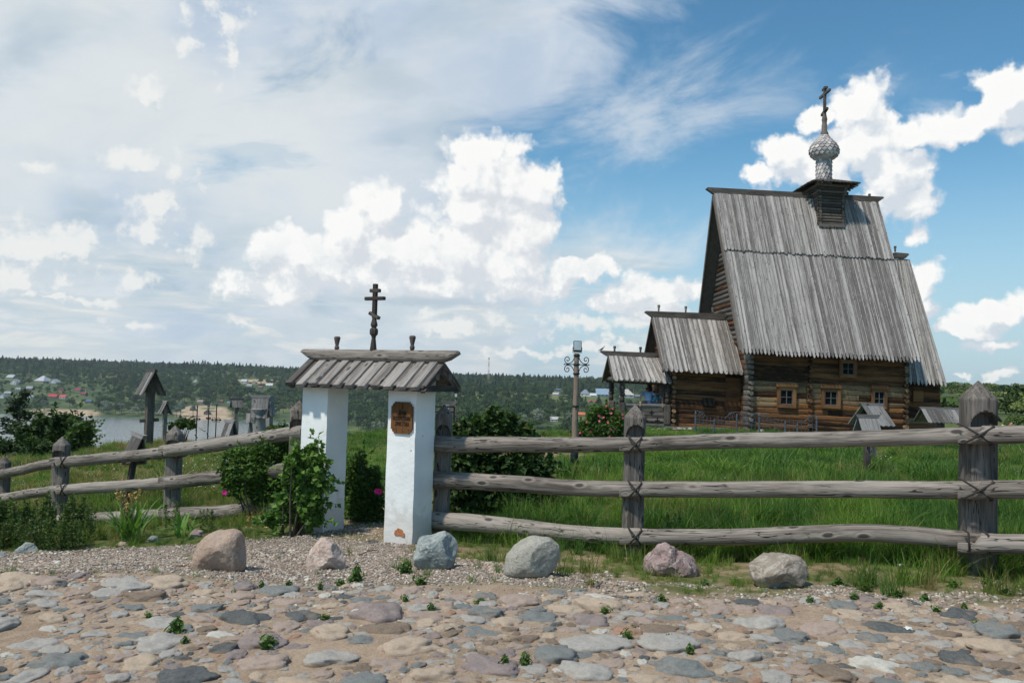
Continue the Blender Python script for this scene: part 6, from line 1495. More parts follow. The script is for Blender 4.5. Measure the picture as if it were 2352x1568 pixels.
# left trees on the slope
bush('broadleaf_tree', 'pair of dark crowned small trees rising from the slope left of the meadow', 'tree', [(105, 978, 28, 22), (152, 968, 38, 25), (175, 988, 26, 34), (120, 1000, 50, 40), (70, 1005, 40, 35), (160, 1020, 40, 30)], 31, .19, M_TREE, 2300, depth=1.0)
bush('broadleaf_tree', 'lighter green bushy sapling in front of the dark trees on the left', 'tree', [(180, 1000, 32, 40), (165, 1040, 34, 34), (195, 1035, 22, 30)], 27, .13, M_WEED, 1500, depth=1.0)
bush('broadleaf_tree', 'low bushes below the pine at the far left edge', 'bush', [(30, 1045, 50, 30), (80, 1055, 40, 30), (0, 1060, 40, 34), (110, 1040, 40, 24)], 28, .15, M_TREE, 1800, depth=1.0)
bush('shrub', 'straggly shrub with yellowing leaves on the meadow edge beside the iron crosses', 'shrub', [(415, 972, 20, 14), (435, 975, 18, 13), (395, 980, 10, 9)], 27, .09, M_WEED, 420)
bush('shrub', 'low leafy shrub beside the wide roofed grave marker', 'shrub', [(645, 985, 34, 14), (620, 990, 20, 10)], 24, .08, M_WEED, 500)
# pine
def pine():
    y = 33; s = y/F; p0 = at_y(34, 1065, y); base_ = Vector((p0.x, y, p0.z-1.0)); zt = at_y(40, 893, y).z; root = empty('pine_tree', base_, 'dark pine tree with layered open branches at the far left edge', 'tree'); h = zt-base_.z
    tb = MB(); tb.tube([base_, base_+Vector((.05, 0, h*.5)), base_+Vector((.1, 0, h))], [.09, .06, .015], 8); PP, NN = [], []
    for i in range(46):
        t = .22+.76*(i/46); z = base_.z+h*t; L = (1-t)**.7*60*s*rng.uniform(.7, 1.15)+.12; a = rng.uniform(0, 6.28); d = Vector((math.cos(a), math.sin(a), .12)); st = base_+Vector((.1*t, 0, h*t))
        e = st+d*L; tb.tube([st, (st+e)/2+Vector((0, 0, -.03)), e+Vector((0, 0, .05))], [.02*(1.2-t), .012*(1.2-t), .004], 4)
        m_ = int(70*L/1.0)+18
        for _ in range(m_):
            q = rng.random()**.7; c = st.lerp(e, .25+.8*q)+Vector((rng.gauss(0, .09), rng.gauss(0, .09), rng.gauss(.03, .045))); PP.append(c[:]); NN.append((d.x*.6, d.y*.6, .5))
    leaves('needles', np.array(PP), .17, M_PINE, root, updir=.5, aspect=.42, N=np.array(NN)); tb.build('trunk', M_BARK, root)
pine()
# flower bed: tall leafy weeds, irises
def weed(h, seed, mt=M_WEED, seedh=True):
    """leafy upright stem modelled at the origin"""
    r_ = random.Random(seed); root = empty('weed_plant'); sb = MB(); PP, NN = [], []
    for k in range(5):
        bx_, by_ = r_.gauss(0, .05), r_.gauss(0, .05); tx, ty = bx_+r_.gauss(0, .05), by_+r_.gauss(0, .05); hh_ = h*r_.uniform(.75, 1.05); sb.tube([(bx_, by_, -.03), ((bx_+tx)/2, (by_+ty)/2, hh_*.5), (tx, ty, hh_)], [.005, .004, .002], 4)
        n = int(46*hh_/.4)
        for i in range(n):
            t = (i+r_.random())/n; a = r_.uniform(0, 6.28); rr_ = (.075*(1-t)**.8+.012)*r_.uniform(.3, 1); PP.append((bx_+(tx-bx_)*t+math.cos(a)*rr_, by_+(ty-by_)*t+math.sin(a)*rr_, hh_*(t*.97+.02))); NN.append((math.cos(a), math.sin(a), -.1+t))
    leaves('foliage', np.array(PP), .048, mt, root, updir=.3, aspect=.5, N=np.array(NN)); sb.build('stems', M_STEM, root); return root
wp = [weed(.5, 1), weed(.46, 2)]
for w_ in wp: tag(w_, 'tall leafy weeds crowding the bed below the left fence', 'plant', 'tall weeds in the bed below the left fence')
spots = [(u, v) for u in range(-20, 200, 13) for v in (1232, 1262)]
for i, (u, v) in enumerate(spots):
    g = ground_hit(u+rng.uniform(-6, 6), v+rng.uniform(-7, 7), 6.5); sc_ = rng.uniform(.75, 1.05)*(1 if v < 1250 else .72)*g.y/9.5*.95
    if i < 2: wp[i].location = g; wp[i].scale = (sc_,)*3
    else: copy_thing(wp[i % 2], g, rng.uniform(0, 6.28), sc_)
for i, (u, v, s_) in enumerate([(1040, 1180, .7), (1120, 1185, .8), (1180, 1180, .8), (1235, 1185, .8), (1290, 1190, .7), (470, 1225, .6), (210, 1240, .8), (395, 1215, .7), (640, 1205, .6), (1545, 1250, .75), (1690, 1262, .5), (1640, 1262, .5), (2005, 1275, .5), (2340, 1285, .6)]):
    g = ground_hit(u, v, 6.5); r_ = copy_thing(wp[i % 2], g, rng.uniform(0, 6), s_)
    r_['label'] = ['leafy weed in the shade under the lilac bush', 'leafy weed at the foot of the left fence', 'green sapling growing in front of the middle fence post', 'low weed at the foot of the right fence'][0 if i < 5 else (1 if i < 9 else (2 if i == 9 else 3))]; r_['group'] = ['weeds under the lilac bush', 'weeds at the left fence foot', 'sapling', 'weeds at the right fence foot'][0 if i < 5 else (1 if i < 9 else (2 if i == 9 else 3))]
def iris(u, v, wpx, hpx, label, nb=46, nf=9):
    g = ground_hit(u, v, 6.5); s = g.y/F; root = empty('iris_clump', g, label, 'plant'); mb = MB()
    for i in range(nb):
        a = rng.uniform(0, 6.28); L = wpx*s*.5*rng.uniform(.35, 1.1); h = hpx*s*rng.uniform(.35, .9); w = .017*rng.uniform(.7, 1.2); o0 = g+Vector((rng.gauss(0, .06), rng.gauss(0, .05), -.01)); d = Vector((math.cos(a), math.sin(a), 0)); sd = Vector((-d.y, d.x, 0)); vs = []
        for j in range(7):
            t = j/6; p = o0+d*L*t**1.5+Vector((0, 0, h*(1.9*t-1.25*t*t*(L/(h+.05)*.35+.35)))); ww = w*(1-t**3)*(.5+1.2*t*(1-t)*2); vs += [p-sd*ww, p+sd*ww]
        mb.add(vs, [(2*j, 2*j+1, 2*j+3, 2*j+2) for j in range(6)], tone=rng.random())
    mb.build('leaf_blades', M_IRIS, root)
    for i in range(nf):
        d = Vector((rng.gauss(0, .12), rng.gauss(0, .06), 0)); h = hpx*s*rng.uniform(.75, 1.25); sb = MB(); tip = g+d+Vector((0, 0, h)); sb.tube([g+d*.3, g+d*.8+Vector((0, 0, h*.6)), tip], [.004, .003, .002], 4); st = sb.build('flower_stalk', M_STEM, root)
        C = np.array([tuple(tip+Vector((rng.gauss(0, .012), rng.gauss(0, .012), -rng.random()*.12))) for _ in range(16)]); leaves('dried_bloom', C, .032, M_DRY, st, updir=.2, aspect=.6)
M_IRIS = leafmat('iris_blade', (.09, .19, .04), (.18, .32, .07), (.22, .25, .08), trans=.3)
iris(302, 1242, 150, 95, 'iris clump with arching blades and withered orange blooms at the gravel edge'); iris(420, 1232, 90, 60, 'smaller iris clump without blooms right of the large one', 26, 0)
# dry twigs under the vine
C = [tuple(ground_hit(600+rng.uniform(-40, 60), 1205+rng.uniform(-14, 12), 6.5)+Vector((0, 0, rng.uniform(.0, .12)))) for _ in range(260)]
tag(leaves('dry_leaves', np.array(C), .035, M_DRY, None, aspect=.4), 'withered orange brown leaves under the rose bush by the left pillar', 'dead leaves', kind='stuff')
# little weeds between the cobbles
def sprout(seed):
    r_ = random.Random(seed); PP = [(r_.gauss(0, .014), r_.gauss(0, .012), abs(r_.gauss(.014, .018))) for _ in range(110)]; NN = [(p[0]*14, p[1]*14, .8) for p in PP]
    return leaves('weed_sprout', np.array(PP), .030, M_SPR, None, updir=.3, aspect=.38, N=np.array(NN))
M_SPR = leafmat('sprout_leaf', (.05, .11, .02), (.11, .19, .04), trans=.2)
sps = [sprout(1), sprout(2), sprout(3)]
SPT = [(818,1336,1.5,2.0),(932,1318,1.7,1.6),(965,1342,1.3,1),(403,1458,1.2,1.4),(612,1490,1.5,1.2),(735,1358,.7,1),(662,1352,.8,.8),(780,1348,.9,.8),(1358,1347,1.3,.7),(1520,1382,1,.8),(1392,1410,.9,.8),(540,1372,.6,.6),(425,1480,.6,.6),(1440,1468,.8,1),(1532,1480,.8,.8),(1160,1535,.9,1.1),(1205,1535,.8,1.2),(1585,1505,.8,.8),(1105,1388,1.2,.5),(600,1352,.7,.7),(930,1385,.7,.7),(990,1405,.7,.7),(1860,1390,.8,.8),(2245,1445,.9,.8),(1925,1345,1.4,.9),(1990,1358,1.4,.9),(2060,1372,1.5,.8),(2125,1382,1.2,.8),(1820,1350,1.0,.8),(2190,1352,1.3,.9),(2270,1345,1.3,.9),(1690,1340,1,.7),(1620,1345,.9,.7),(2310,1370,1.1,.7),(745,1425,.9,.5),(2150,1405,.8,.6),(2215,1400,.8,.6),(340,1420,.6,.6),(880,1420,.6,.6),(2020,1398,1,.6),(1960,1380,1,.6)]
for i, (u, v, sw, sh_) in enumerate(SPT):
    g = ground_hit(u, v, 3.3); o_ = sps[i % 3] if i < 3 else sps[i % 3].copy()
    if i >= 3: COL.objects.link(o_)
    o_.location = g+Vector((0, 0, .004)); o_.rotation_euler = (0, 0, rng.uniform(0, 6)); o_.scale = (sw*1.15, sw*1.0, sh_*1.2)
    tag(o_, {0: 'largest upright weed sprout on the cobbles between the pointed and grey green boulders', 1: 'leafy weed at the foot of the grey green boulder', 3: 'weed sprout among cobbles in the lower left of the road', 4: 'weed sprout beside a brown cobble in the lower middle left'}.get(i, 'small green weed sprout growing between cobbles' if u < 1700 else 'green weed patch creeping over the cobbles on the right'), 'weed', None if i in (0, 1, 3, 4) else ('weed sprouts between the cobbles' if u < 1700 else 'weed patches over the cobbles on the right'))
# litter: metal ring and stick on the gravel, scraps of paper
g = ground_hit(857, 1247, 6); mb = MB(); n = 20; mb.tube([g+Vector((.055*math.cos(2*math.pi*i/n), .055*math.sin(2*math.pi*i/n), .012)) for i in range(n+1)], .006, 6, caps=False); tag(mb.build('metal_ring', M_GIRON), 'pale metal ring lying on the gravel before the right pillar', 'ring')
a = ground_hit(824, 1279, 6); b_ = ground_hit(868, 1266, 6); mb = MB(); mb.tube([a+Vector((0, 0, .02)), (a+b_)/2+Vector((0, 0, .035)), b_+Vector((0, 0, .02))], [.004, .005, .003], 5); tag(mb.build('stick', M_BARK), 'thin dry stick lying on the gravel in front of the gate', 'stick')
for u, v, lb in ((2068, 1303, 'crumpled white paper scrap in the grass left of the big fence post'), (2085, 1450, 'white paper scrap on the right side of the cobbled road')):
    g = ground_hit(u, v, 4); mb = MB(); vs = [g+Vector((x*.025+rng.gauss(0, .004), y_*.02, .012+rng.uniform(0, .025))) for x in (-1, 0, 1) for y_ in (-1, 0, 1)]; mb.add(vs, [(i, i+3, i+4, i+1) for i in (0, 1, 3, 4)]); tag(mb.build('paper_scrap', plain('paper', (.6, .62, .6), .8)), lb, 'litter')

# ---------------------------------------------------------------- grave markers
def marker(u, vtop, vfoot, y, wpx, hpx, psi, postw, label, rl=.30, tilt=0.0, cross=None, shape='post', ridge=True, low=None, group='roofed wooden grave markers'):
    """roofed post: (u, vtop) ridge centre; wpx = eave to eave width, hpx roof height, psi = heading of the ridge in degrees"""
    s = y/F; top = at_y(u, vtop, y); z0 = Hs(top.x, y)-.1; h = top.z-z0; root = empty('grave_marker', (top.x, y, z0), label, 'grave marker', group)
    tl = Matrix.Rotation(tilt, 3, 'Y'); rz = Matrix.Rotation(R(psi), 3, 'Z'); b0 = Vector((top.x-math.sin(tilt)*h, y, z0))
    def T(x, yy, z): return b0 + tl @ (rz @ Vector((x, yy, 0)) + Vector((0, 0, z)))
    W_ = wpx*s/2; rh_ = hpx*s; pb = MB(); pw_ = postw*s
    M3 = tl @ rz
    if shape == 'post': pb.box(T(0, 0, (h-rh_*.25)/2), (pw_, pw_, h-rh_*.25), M3, 2, None, pw_*.1)
    else:
        hp_ = h-rh_*.55; pr = [(.50, 0), (.50, .14), (.36, .18), (.50, .42), (.46, .60), (.30, .80), (.44, .86), (.44, 1.0)] if shape == 'turned' else [(.9, 0), (.62, .5), (.45, .9), (.8, .97), (.8, 1.0)]
        pb.lathe(Vector(b0), [(r_*pw_*1.3, z*hp_) for r_, z in pr], 4 if shape == 'turned' else 14, phase=R(45)+R(psi), M=tl, smooth=shape != 'turned')
    pb.build('post', M_GRAVE if not low else low, root); rb3 = MB(); nb = max(2, int(rl*2/.13))
    for sg in (-1, 1):
        for i in range(nb):
            xa, xb = -rl+2*rl*i/nb+.004, -rl+2*rl*(i+1)/nb-.004; P = [T(xa, 0, h), T(xb, 0, h), T(xb, sg*W_, h-rh_), T((xa+xb)/2, sg*(W_+.02), h-rh_-.025), T(xa, sg*W_, h-rh_)]
            nn = (P[1]-P[0]).cross(P[2]-P[0]).normalized(); nn = nn if nn.z > 0 else -nn; rb3.prism(P, nn*.02, ext=P[2]-P[1])
    rb3.build('roof', M_GRAVE, root); bb = MB(); 
    bb.bar(T(0, -W_*.72, h-rh_*.86), T(0, W_*.72, h-rh_*.86), .05, .06, Vector((0, 0, 1))); bb.build('crosspiece', M_DARKW, root)
    if ridge:
        e = rl+.06; mb = MB(); pr = [T(-e, 0, h+.055), T(e, 0, h+.055), T(e-.05, 0, h-.02), T(-e+.05, 0, h-.02)]; sd = (M3 @ Vector((0, .035, 0))); mb.prism([p-sd for p in pr], sd*2, ext=pr[1]-pr[0]); mb.build('ridge_cap', M_GRAVE, root)
    if cross:
        vz, cw = cross; zc_ = at_y(u, vz, y).z-z0; mb = MB(); mb.bar(T(-cw*s/2*.2, -cw*s/2, zc_+.02), T(cw*s/2*.2, cw*s/2, zc_-.02), .10, .05, Vector((0, 0, 1))); mb.build('crossbar', M_DARKW, root)
    return root
marker(348, 853, 1000, 25.5, 50, 53, 132, 17, 'tallest grave marker, a dark post under a steep gabled board roof by the river', .34, cross=(965, 40), low=M_DARKW)
marker(380.5, 924, 1000, 27, 24, 26, 125, 9, 'slim roofed grave marker just right of the tallest one', .22)
marker(318, 1000, 1168, 13.9, 34, 58, 140, 12, 'leaning roofed grave marker seen through the left fence', .17, tilt=R(8), cross=(1058, 50), low=M_DARKW)
marker(529, 969, 1056, 19, 30, 44, 140, 12, 'grave marker with one tall grey roof board behind the top rail', .16)
marker(544, 918, 985, 26, 30, 17, 28, 12, 'grave marker with small pale roof on a carved curved post', .17, shape='turned')
marker(599, 912, 990, 23, 24, 46, 2, 19, 'grave marker with a wide three board roof on a thick tapered stump', .23, shape='stump')
marker(621, 912, 985, 24.5, 18, 42, 62, 12, 'narrow tall roofed grave marker behind the wide one', .10)
marker(577, 947, 985, 27, 22, 22, 8, 11, 'small low grave marker left behind the wide roofed one', .14, shape='turned')
marker(2002, 931, 1030, 20.5, 84, 44, 20, 17, 'large roofed grave marker with a steep plank slope before the church windows', .30, shape='post')
marker(1992, 958, 1105, 16.5, 42, 36, 8, 13, 'roofed grave marker on a carved bulging post in front of the church right end', .20, shape='turned', low=M_POST)
marker(2158, 939, 1030, 26, 62, 30, 4, 17, 'long low roofed grave marker by the right end of the church', .60)
marker(2262, 930, 1030, 19.5, 64, 36, 95, 12, 'roofed grave marker mostly hidden behind the big fence post', .16)
marker(1032, 927, 1010, 19, 22, 26, 6, 12, 'small pale roofed grave marker peeping over the fence post beside the right pillar', .12)
def ironcross(u, vt, vf, y, w, label):
    s = y/F; t = at_y(u, vt, y); z0 = Hs(t.x, y)-.05; h = t.z-z0; mb = MB(); c = Vector((t.x, y, z0)); r_ = 1.3*s
    mb.tube([c, c+Vector((0, 0, h))], r_, 6); arm = w*s/2; zc_ = z0+h*.72; C_ = Vector((t.x, y, zc_))
    mb.tube([C_-Vector((arm, 0, 0)), C_+Vector((arm, 0, 0))], r_*.8, 6); mb.tube([c+Vector((-arm*.5, 0, h*.38)), c+Vector((arm*.5, 0, h*.30))], r_*.8, 6)
    for sx_, sz_ in ((-1, 1), (1, 1), (-1, -1), (1, -1)): mb.tube([C_+Vector((sx_*arm*.15, 0, sz_*arm*.15)), C_+Vector((sx_*arm*.55, 0, sz_*arm*.6)), C_+Vector((sx_*arm*.95, 0, sz_*arm*.35)), C_+Vector((sx_*arm*.7, 0, sz_*arm*.12))], r_*.5, 5)
    for p in (C_-Vector((arm, 0, 0)), C_+Vector((arm, 0, 0)), c+Vector((0, 0, h))): mb.lathe(p, [(.001, -r_*2), (r_*2, 0), (.001, r_*2)], 8)
    return tag(mb.build('iron_cross', M_IRON), label, 'cross', 'wrought iron crosses at the meadow edge')
ironcross(453.5, 933, 992, 25, 13, 'leftmost wrought iron cross against the river'); ironcross(480, 932, 990, 25.5, 8, 'thin iron cross seen edge on between its two neighbours'); ironcross(498, 930, 1008, 23, 19, 'widest wrought iron cross with scrolled arms')
# grey iron grave railing
def railing():
    y = 31.2; P = [(1598, 944), (1641, 962), (1692.5, 951), (1744.5, 948.5), (1804, 968), (1832, 972.5), (1876, 957)]; root = empty('grave_railing', at_y(1740, 995, y), 'low grey iron grave railing with scrolls in front of the church wall', 'railing')
    base = [Vector((at_y(u, 950, y).x, y, Hs(at_y(u, 950, y).x, y)-.05)) for u, v in P]
    for (u, v), b_ in zip(P, base):
        t = at_y(u, v, y); mb = MB(); mb.tube([b_, Vector((b_.x, y, t.z-.1))], .035, 8); mb.lathe(Vector((b_.x, y, t.z-.1)), [(.045, 0), (.045, .03), (.02, .05), (.035, .07), (.001, .13)], 8); mb.build('railing_post', M_GIRON, root)
    for (a, b_), (p, q) in zip(zip(P[:-1], P[1:]), zip(base[:-1], base[1:])):
        n = max(3, int((q.x-p.x)/.13)); za = p.z+.58; zb = q.z+.50
        for k, dz in enumerate((0, -.12, -.45)): mb = MB(); mb.tube([Vector((p.x, y-.01, za+dz)), Vector((q.x, y-.01, zb+dz))], .012, 6); mb.build('railing_bar', M_GIRON, root)
        for i in range(1, n):
            t = i/n; x = p.x+(q.x-p.x)*t; zt_ = za+(zb-za)*t; mb = MB(); mb.tube([Vector((x, y, p.z)), Vector((x, y, zt_+(.10 if i % 2 else .05)))], .008, 5); mb.lathe(Vector((x, y, zt_+.05)), [(.001, 0), (.016, .03), (.001, .08)], 6); mb.build('picket', M_GIRON, root)
    for i, sg in ((0, 1), (2, -1), (2, 1), (3, -1), (3, 1), (6, -1)):
        b_ = base[i]; mb = MB(); c = Vector((b_.x+sg*.22, y-.02, b_.z+.72)); mb.tube([c+Vector((math.cos(a)*(.13-.011*a)*sg*-1, 0, math.sin(a)*(.13-.011*a))) for a in [k*.5 for k in range(22)]], .009, 5)
        mb.tube([Vector((b_.x+sg*.03, y-.02, b_.z+.88)), Vector((b_.x+sg*.25, y-.02, b_.z+.80)), Vector((b_.x+sg*.45, y-.02, b_.z+.62))], .01, 5); mb.build('scroll', M_GIRON, root)
railing()
for i, (u, v, w, h_, m_) in enumerate([(1500, 985, 9, 7, BM4), (1514, 984, 12, 8, BM6), (1528, 985, 9, 7, BM4), (1548, 985, 10, 7, BM1), (1561, 984, 14, 8, BM6), (1572, 986, 8, 6, BM4), (1585, 985, 12, 8, BM4), (1748, 985, 16, 10, BM4)]):
    c = at_y(u, v, 33.2); import bmesh
    bm = bmesh.new(); bmesh.ops.create_icosphere(bm, subdivisions=3, radius=1.0); s = 33.2/F
    for v_ in bm.verts: v_.co = Vector((v_.co.x*w*s/2, v_.co.y*.16, v_.co.z*h_*s/2))*(1+.25*mnoise.noise(v_.co*1.5+Vector((i*7, 0, 0))))
    me = bpy.data.meshes.new('foundation_stone'); bm.to_mesh(me); bm.free(); me.materials.append(m_); o_ = bpy.data.objects.new('foundation_stone', me); COL.objects.link(o_); o_.location = (c.x, 33.2, Hs(c.x, 33.2)+h_*s*.3)
    tag(o_, 'rounded pale stone in the row under the church plinth by the porch' if i < 7 else 'white stone block at the left nave corner behind the railing', 'stone', 'stones under the church plinth')

# ---------------------------------------------------------------- lamp posts
def lamp(u, vt, vlt, y, label, ground=None, scrw=None, vfoot=None):
    """u, vt top of the wooden pole; vlt top of the floodlight"""
    s = y/F; t = at_y(u, vt, y); z0 = ground if ground is not None else Hs(t.x, y)-.1; root = empty('lamp_post', (t.x, y, z0), label, 'lamp post'); c = Vector((t.x, y, 0)); lean_ = -.02
    def at(z, dx=0, dy=0): return Vector((t.x+(z-t.z)*.0+dx, y+dy, z))
    h = t.z-z0; r0 = 6.8*s; mb = MB(); n = 12; mb.tube([at(z0+h*i/n, .004*math.sin(i)) for i in range(n+1)], [r0*(1.12-.30*i/n) for i in range(n+1)], 10, rough=.02); mb.build('pole', M_LAMPW, root)
    mb = MB(); zb_ = t.z-228*s; mb.lathe(at(z0), [(r0*1.35, 0), (r0*1.35, max(.05, t.z-222*s-z0)), (r0*1.2, max(.06, t.z-220*s-z0))], 12); mb.build('base_sleeve', M_IRON, root)
    for dv in (4, 25, 46, 120):
        mb = MB(); mb.lathe(at(t.z-dv*s-2*s), [(r0*1.0, 0), (r0*1.12, 0), (r0*1.12, 4*s), (r0*1.0, 4*s)], 12); mb.build('iron_band', M_IRON, root)
    zc_ = t.z-25*s; mb = MB(); mb.tube([at(zc_, -28*s), at(zc_, 28*s)], 1.0*s, 8); 
    for sg in (-1, 1): mb.lathe(at(zc_, sg*28*s), [(.001, -2*s), (2*s, 0), (.001, 2*s)], 8); mb.lathe(at(zc_, sg*21.5*s), [(1.2*s, -2.5*s), (2.6*s, 0), (1.2*s, 2.5*s)], 8)
    mb.build('iron_crossbar', M_IRON, root)
    for sg in (-1, 1):
        for up_ in (-1, 1):
            pts = []; # from the collar out to the crossbar, then curling into a spiral
            for k in range(7):
                a = k/6*math.pi/2; pts.append(at(zc_+up_*(21*s-19*s*math.sin(a)), sg*(5*s+14*s*(1-math.cos(a)))))
            cx, cz = sg*21*s, up_*11*s
            for k in range(26):
                a = -math.pi/2+k*.32; rr_ = (9.0-k*.30)*s; pts.append(at(zc_+cz+up_*math.sin(a)*rr_, cx+sg*math.cos(a)*rr_*.85))
            mb = MB(); mb.tube(pts, 1.0*s, 6); mb.build('iron_scroll', M_IRON, root)
    zl_ = t.z; hl = (vt-vlt)*s; fb = MB(); tl_ = Matrix.Rotation(R(-18), 3, 'X')
    fb.box(at(zl_+hl*.55, 1*s, 0), (19*s, 10*s, hl*.85), tl_, 0, None, 1.2*s); hd2 = fb.build('floodlight', M_GIRON, root)
    gb2 = MB(); gb2.box(at(zl_+hl*.55, 1*s, 0)+tl_ @ Vector((0, -5.3*s, 0)), (16*s, .6*s, hl*.70), tl_); gb2.build('glass', LGLASS, hd2)
    mb = MB()
    mb.tube([at(zl_+hl*.5, -9.5*s), at(zl_+hl*.08, -9.5*s), at(zl_+hl*.02, 0), at(zl_+hl*.08, 11.5*s), at(zl_+hl*.5, 11.5*s)], .7*s, 5); mb.build('bracket', M_IRON, root)
LGLASS = plain('lamp_glass', (.30, .36, .38), .15, 0, .2, 6, spec=.6)
lamp(1325, 812, 782, 19.2, 'nearer wooden lamp pole with black iron scrolls and a square floodlight left of the porch')
yl = 40; lamp_s = .34
def lamp_far():
    y = 56.5; u = 1047; t = at_y(u, 913, y); lamp(u, 913.5, 904, y, 'distant lamp pole with iron scrolls seen right of the gate', ground=Hs(t.x, y)-.3)
_F = F
def scaled_lamp():
    global F
    # same lamp, farther: draw it with units of one third
    F = _F/.335; 
    y = 56.5; t = CAM + ray_(1047, 914)*(y/ray_(1047, 914).y)
    F = _F
def ray_(u, v): return fw + RT*((u-W2)/_F) + UP*((H2-v)/_F)
near_lamp = [o for o in scene.objects if o.name.startswith('lamp_post')][0]
t2 = at_y(1047, 914, 56.5); t1 = at_y(1325, 812, 19.2)
def copy_deep(o, par):
    c = o.copy(); COL.objects.link(c); c.parent = par; c.matrix_parent_inverse = o.matrix_parent_inverse.copy()
    for ch in o.children: copy_deep(ch, c)
lp2 = near_lamp.copy(); COL.objects.link(lp2); lp2['label'] = 'distant lamp pole with iron scrolls seen over the fence right of the gate'
for ch in near_lamp.children: copy_deep(ch, lp2)
z1 = near_lamp.location.z; lp2.scale = (1, 1, 1); lp2.location = (t2.x, 56.5, t2.z-(t1.z-z1))
# black iron gate panel behind the fence post
y = 14.5; a = at_y(985, 933, y); b_ = at_y(1044, 934, y); root = empty('iron_gate', (a.x, y, Hs(a.x, y)), 'black iron grave enclosure panel behind the fence beside the right pillar', 'railing'); z0 = Hs(a.x, y)
for (p, q, w) in ((a, b_, .035), (a-Vector((0, 0, .09)), b_-Vector((0, 0, .09)), .02), (Vector((a.x, y, z0+.15)), Vector((b_.x, y, z0+.15)), .03), (a, Vector((a.x, y, z0)), .035), (b_, Vector((b_.x, y, z0)), .035)):
    mb = MB(); mb.bar(p, q, w, .03, Vector((0, 1, 0))); mb.build('frame_bar', M_IRON, root)
for i in range(1, 6):
    x = a.x+(b_.x-a.x)*i/6; mb = MB(); mb.tube([Vector((x, y, z0+.15)), Vector((x, y, a.z-.09))], .008, 6); mb.tube([Vector((x+.03*math.cos(k*.7), y, a.z-.2+.03*math.sin(k*.7))) for k in range(9)], .006, 5); mb.build('bar', M_IRON, root)
# pigeon on the porch ridge
p = at_y(1382, 806.5, CH_Y+YPR); s = (CH_Y+YPR)/F; bb = empty('pigeon', p, 'dark pigeon perched on the left end of the porch ridge', 'bird'); import bmesh
def blob(name, rings, mt, par, n=10):
    """body lofted through (centre, ry, rz) rings"""
    mb = MB(); vs = []
    for c, ry, rz in rings:
        for k in range(n):
            a = 2*math.pi*k/n; vs.append(Vector(c)+Vector((0, math.cos(a)*ry, math.sin(a)*rz)))
    f = [(i*n+k, i*n+(k+1) % n, (i+1)*n+(k+1) % n, (i+1)*n+k) for i in range(len(rings)-1) for k in range(n)]+[tuple(range(n))[::-1], tuple(range((len(rings)-1)*n, len(rings)*n))]
    mb.add(vs, f, smooth=True); return mb.build(name, mt, par)
M_BIRD = plain('pigeon_feathers', (.07, .075, .09), .7, 0, .3, 30)
blob('body', [(p+Vector((x, 0, z)), r1, r2) for x, z, r1, r2 in ((-.16, .02, .015, .006), (-.09, .05, .03, .02), (-.03, .08, .05, .045), (.03, .11, .05, .05), (.07, .15, .032, .035), (.085, .18, .022, .022), (.095, .205, .024, .024), (.115, .21, .016, .016), (.14, .203, .004, .004))], M_BIRD, bb)
mb = MB(); mb.tube([p+Vector((0, .015, 0)), p+Vector((.0, .015, .06))], .004, 4); mb.build('leg', M_BIRD, bb); mb = MB(); mb.tube([p+Vector((0, -.015, 0)), p+Vector((.0, -.015, .06))], .004, 4); mb.build('leg', M_BIRD, bb)

# ---------------------------------------------------------------- people: one skinned body each, clothes and hair as parts
M_SKIN = plain('skin', (.48, .25, .17), .55, 0, .06); M_HAIR = plain('dark_hair', (.03, .022, .016), .7); M_SHIRT = plain('blue_shirt_cloth', (.36, .48, .68), .85, 0, .1, 5); M_JEANS = plain('denim', (.07, .12, .22), .85, 0, .2, 20)
m, q, pb_, o = mat('teal_floral_cloth'); tcn = q.n('ShaderNodeTexCoord').outputs['Object']; n1 = q.vor(tcn, 14, out='Color'); cx, _, _ = q.sep(n1); q.lk(q.ramp(cx, [(0, (.02, .05, .10)), (.4, (.04, .20, .32)), (.7, (.10, .34, .45)), (1, (.35, .5, .5))]), pb_.inputs['Base Color']); M_TEAL = m
M_WHITE_C = plain('white_cloth', (.75, .75, .73), .85)
def skin_obj(name, chains, mt, parent, sub=2):
    V_, E_, R_ = [], [], []; idx = {}
    for ch in chains:
        last = None
        for (p, r) in ch:
            key = tuple(round(c, 4) for c in p)
            if key not in idx: idx[key] = len(V_); V_.append(tuple(p)); R_.append(r if hasattr(r, '__len__') else (r, r))
            i = idx[key]
            if last is not None and last != i: E_.append((last, i))
            last = i
    me = bpy.data.meshes.new(name); me.from_pydata(V_, E_, []); o_ = bpy.data.objects.new(name, me); COL.objects.link(o_); o_.modifiers.new('skin', 'SKIN')
    if not me.skin_vertices: return o_
    for i, r in enumerate(R_): me.skin_vertices[0].data[i].radius = r; me.skin_vertices[0].data[i].use_root = (i == 0)
    sb = o_.modifiers.new('sub', 'SUBSURF'); sb.levels = sub; sb.render_levels = sub
    bpy.context.view_layer.update(); ev = o_.evaluated_get(bpy.context.evaluated_depsgraph_get()); m2 = bpy.data.meshes.new_from_object(ev); COL.objects.unlink(o_); bpy.data.objects.remove(o_)
    m2.polygons.foreach_set('use_smooth', [True]*len(m2.polygons)); m2.materials.clear(); m2.materials.append(mt); return link(name, m2, mt, parent)
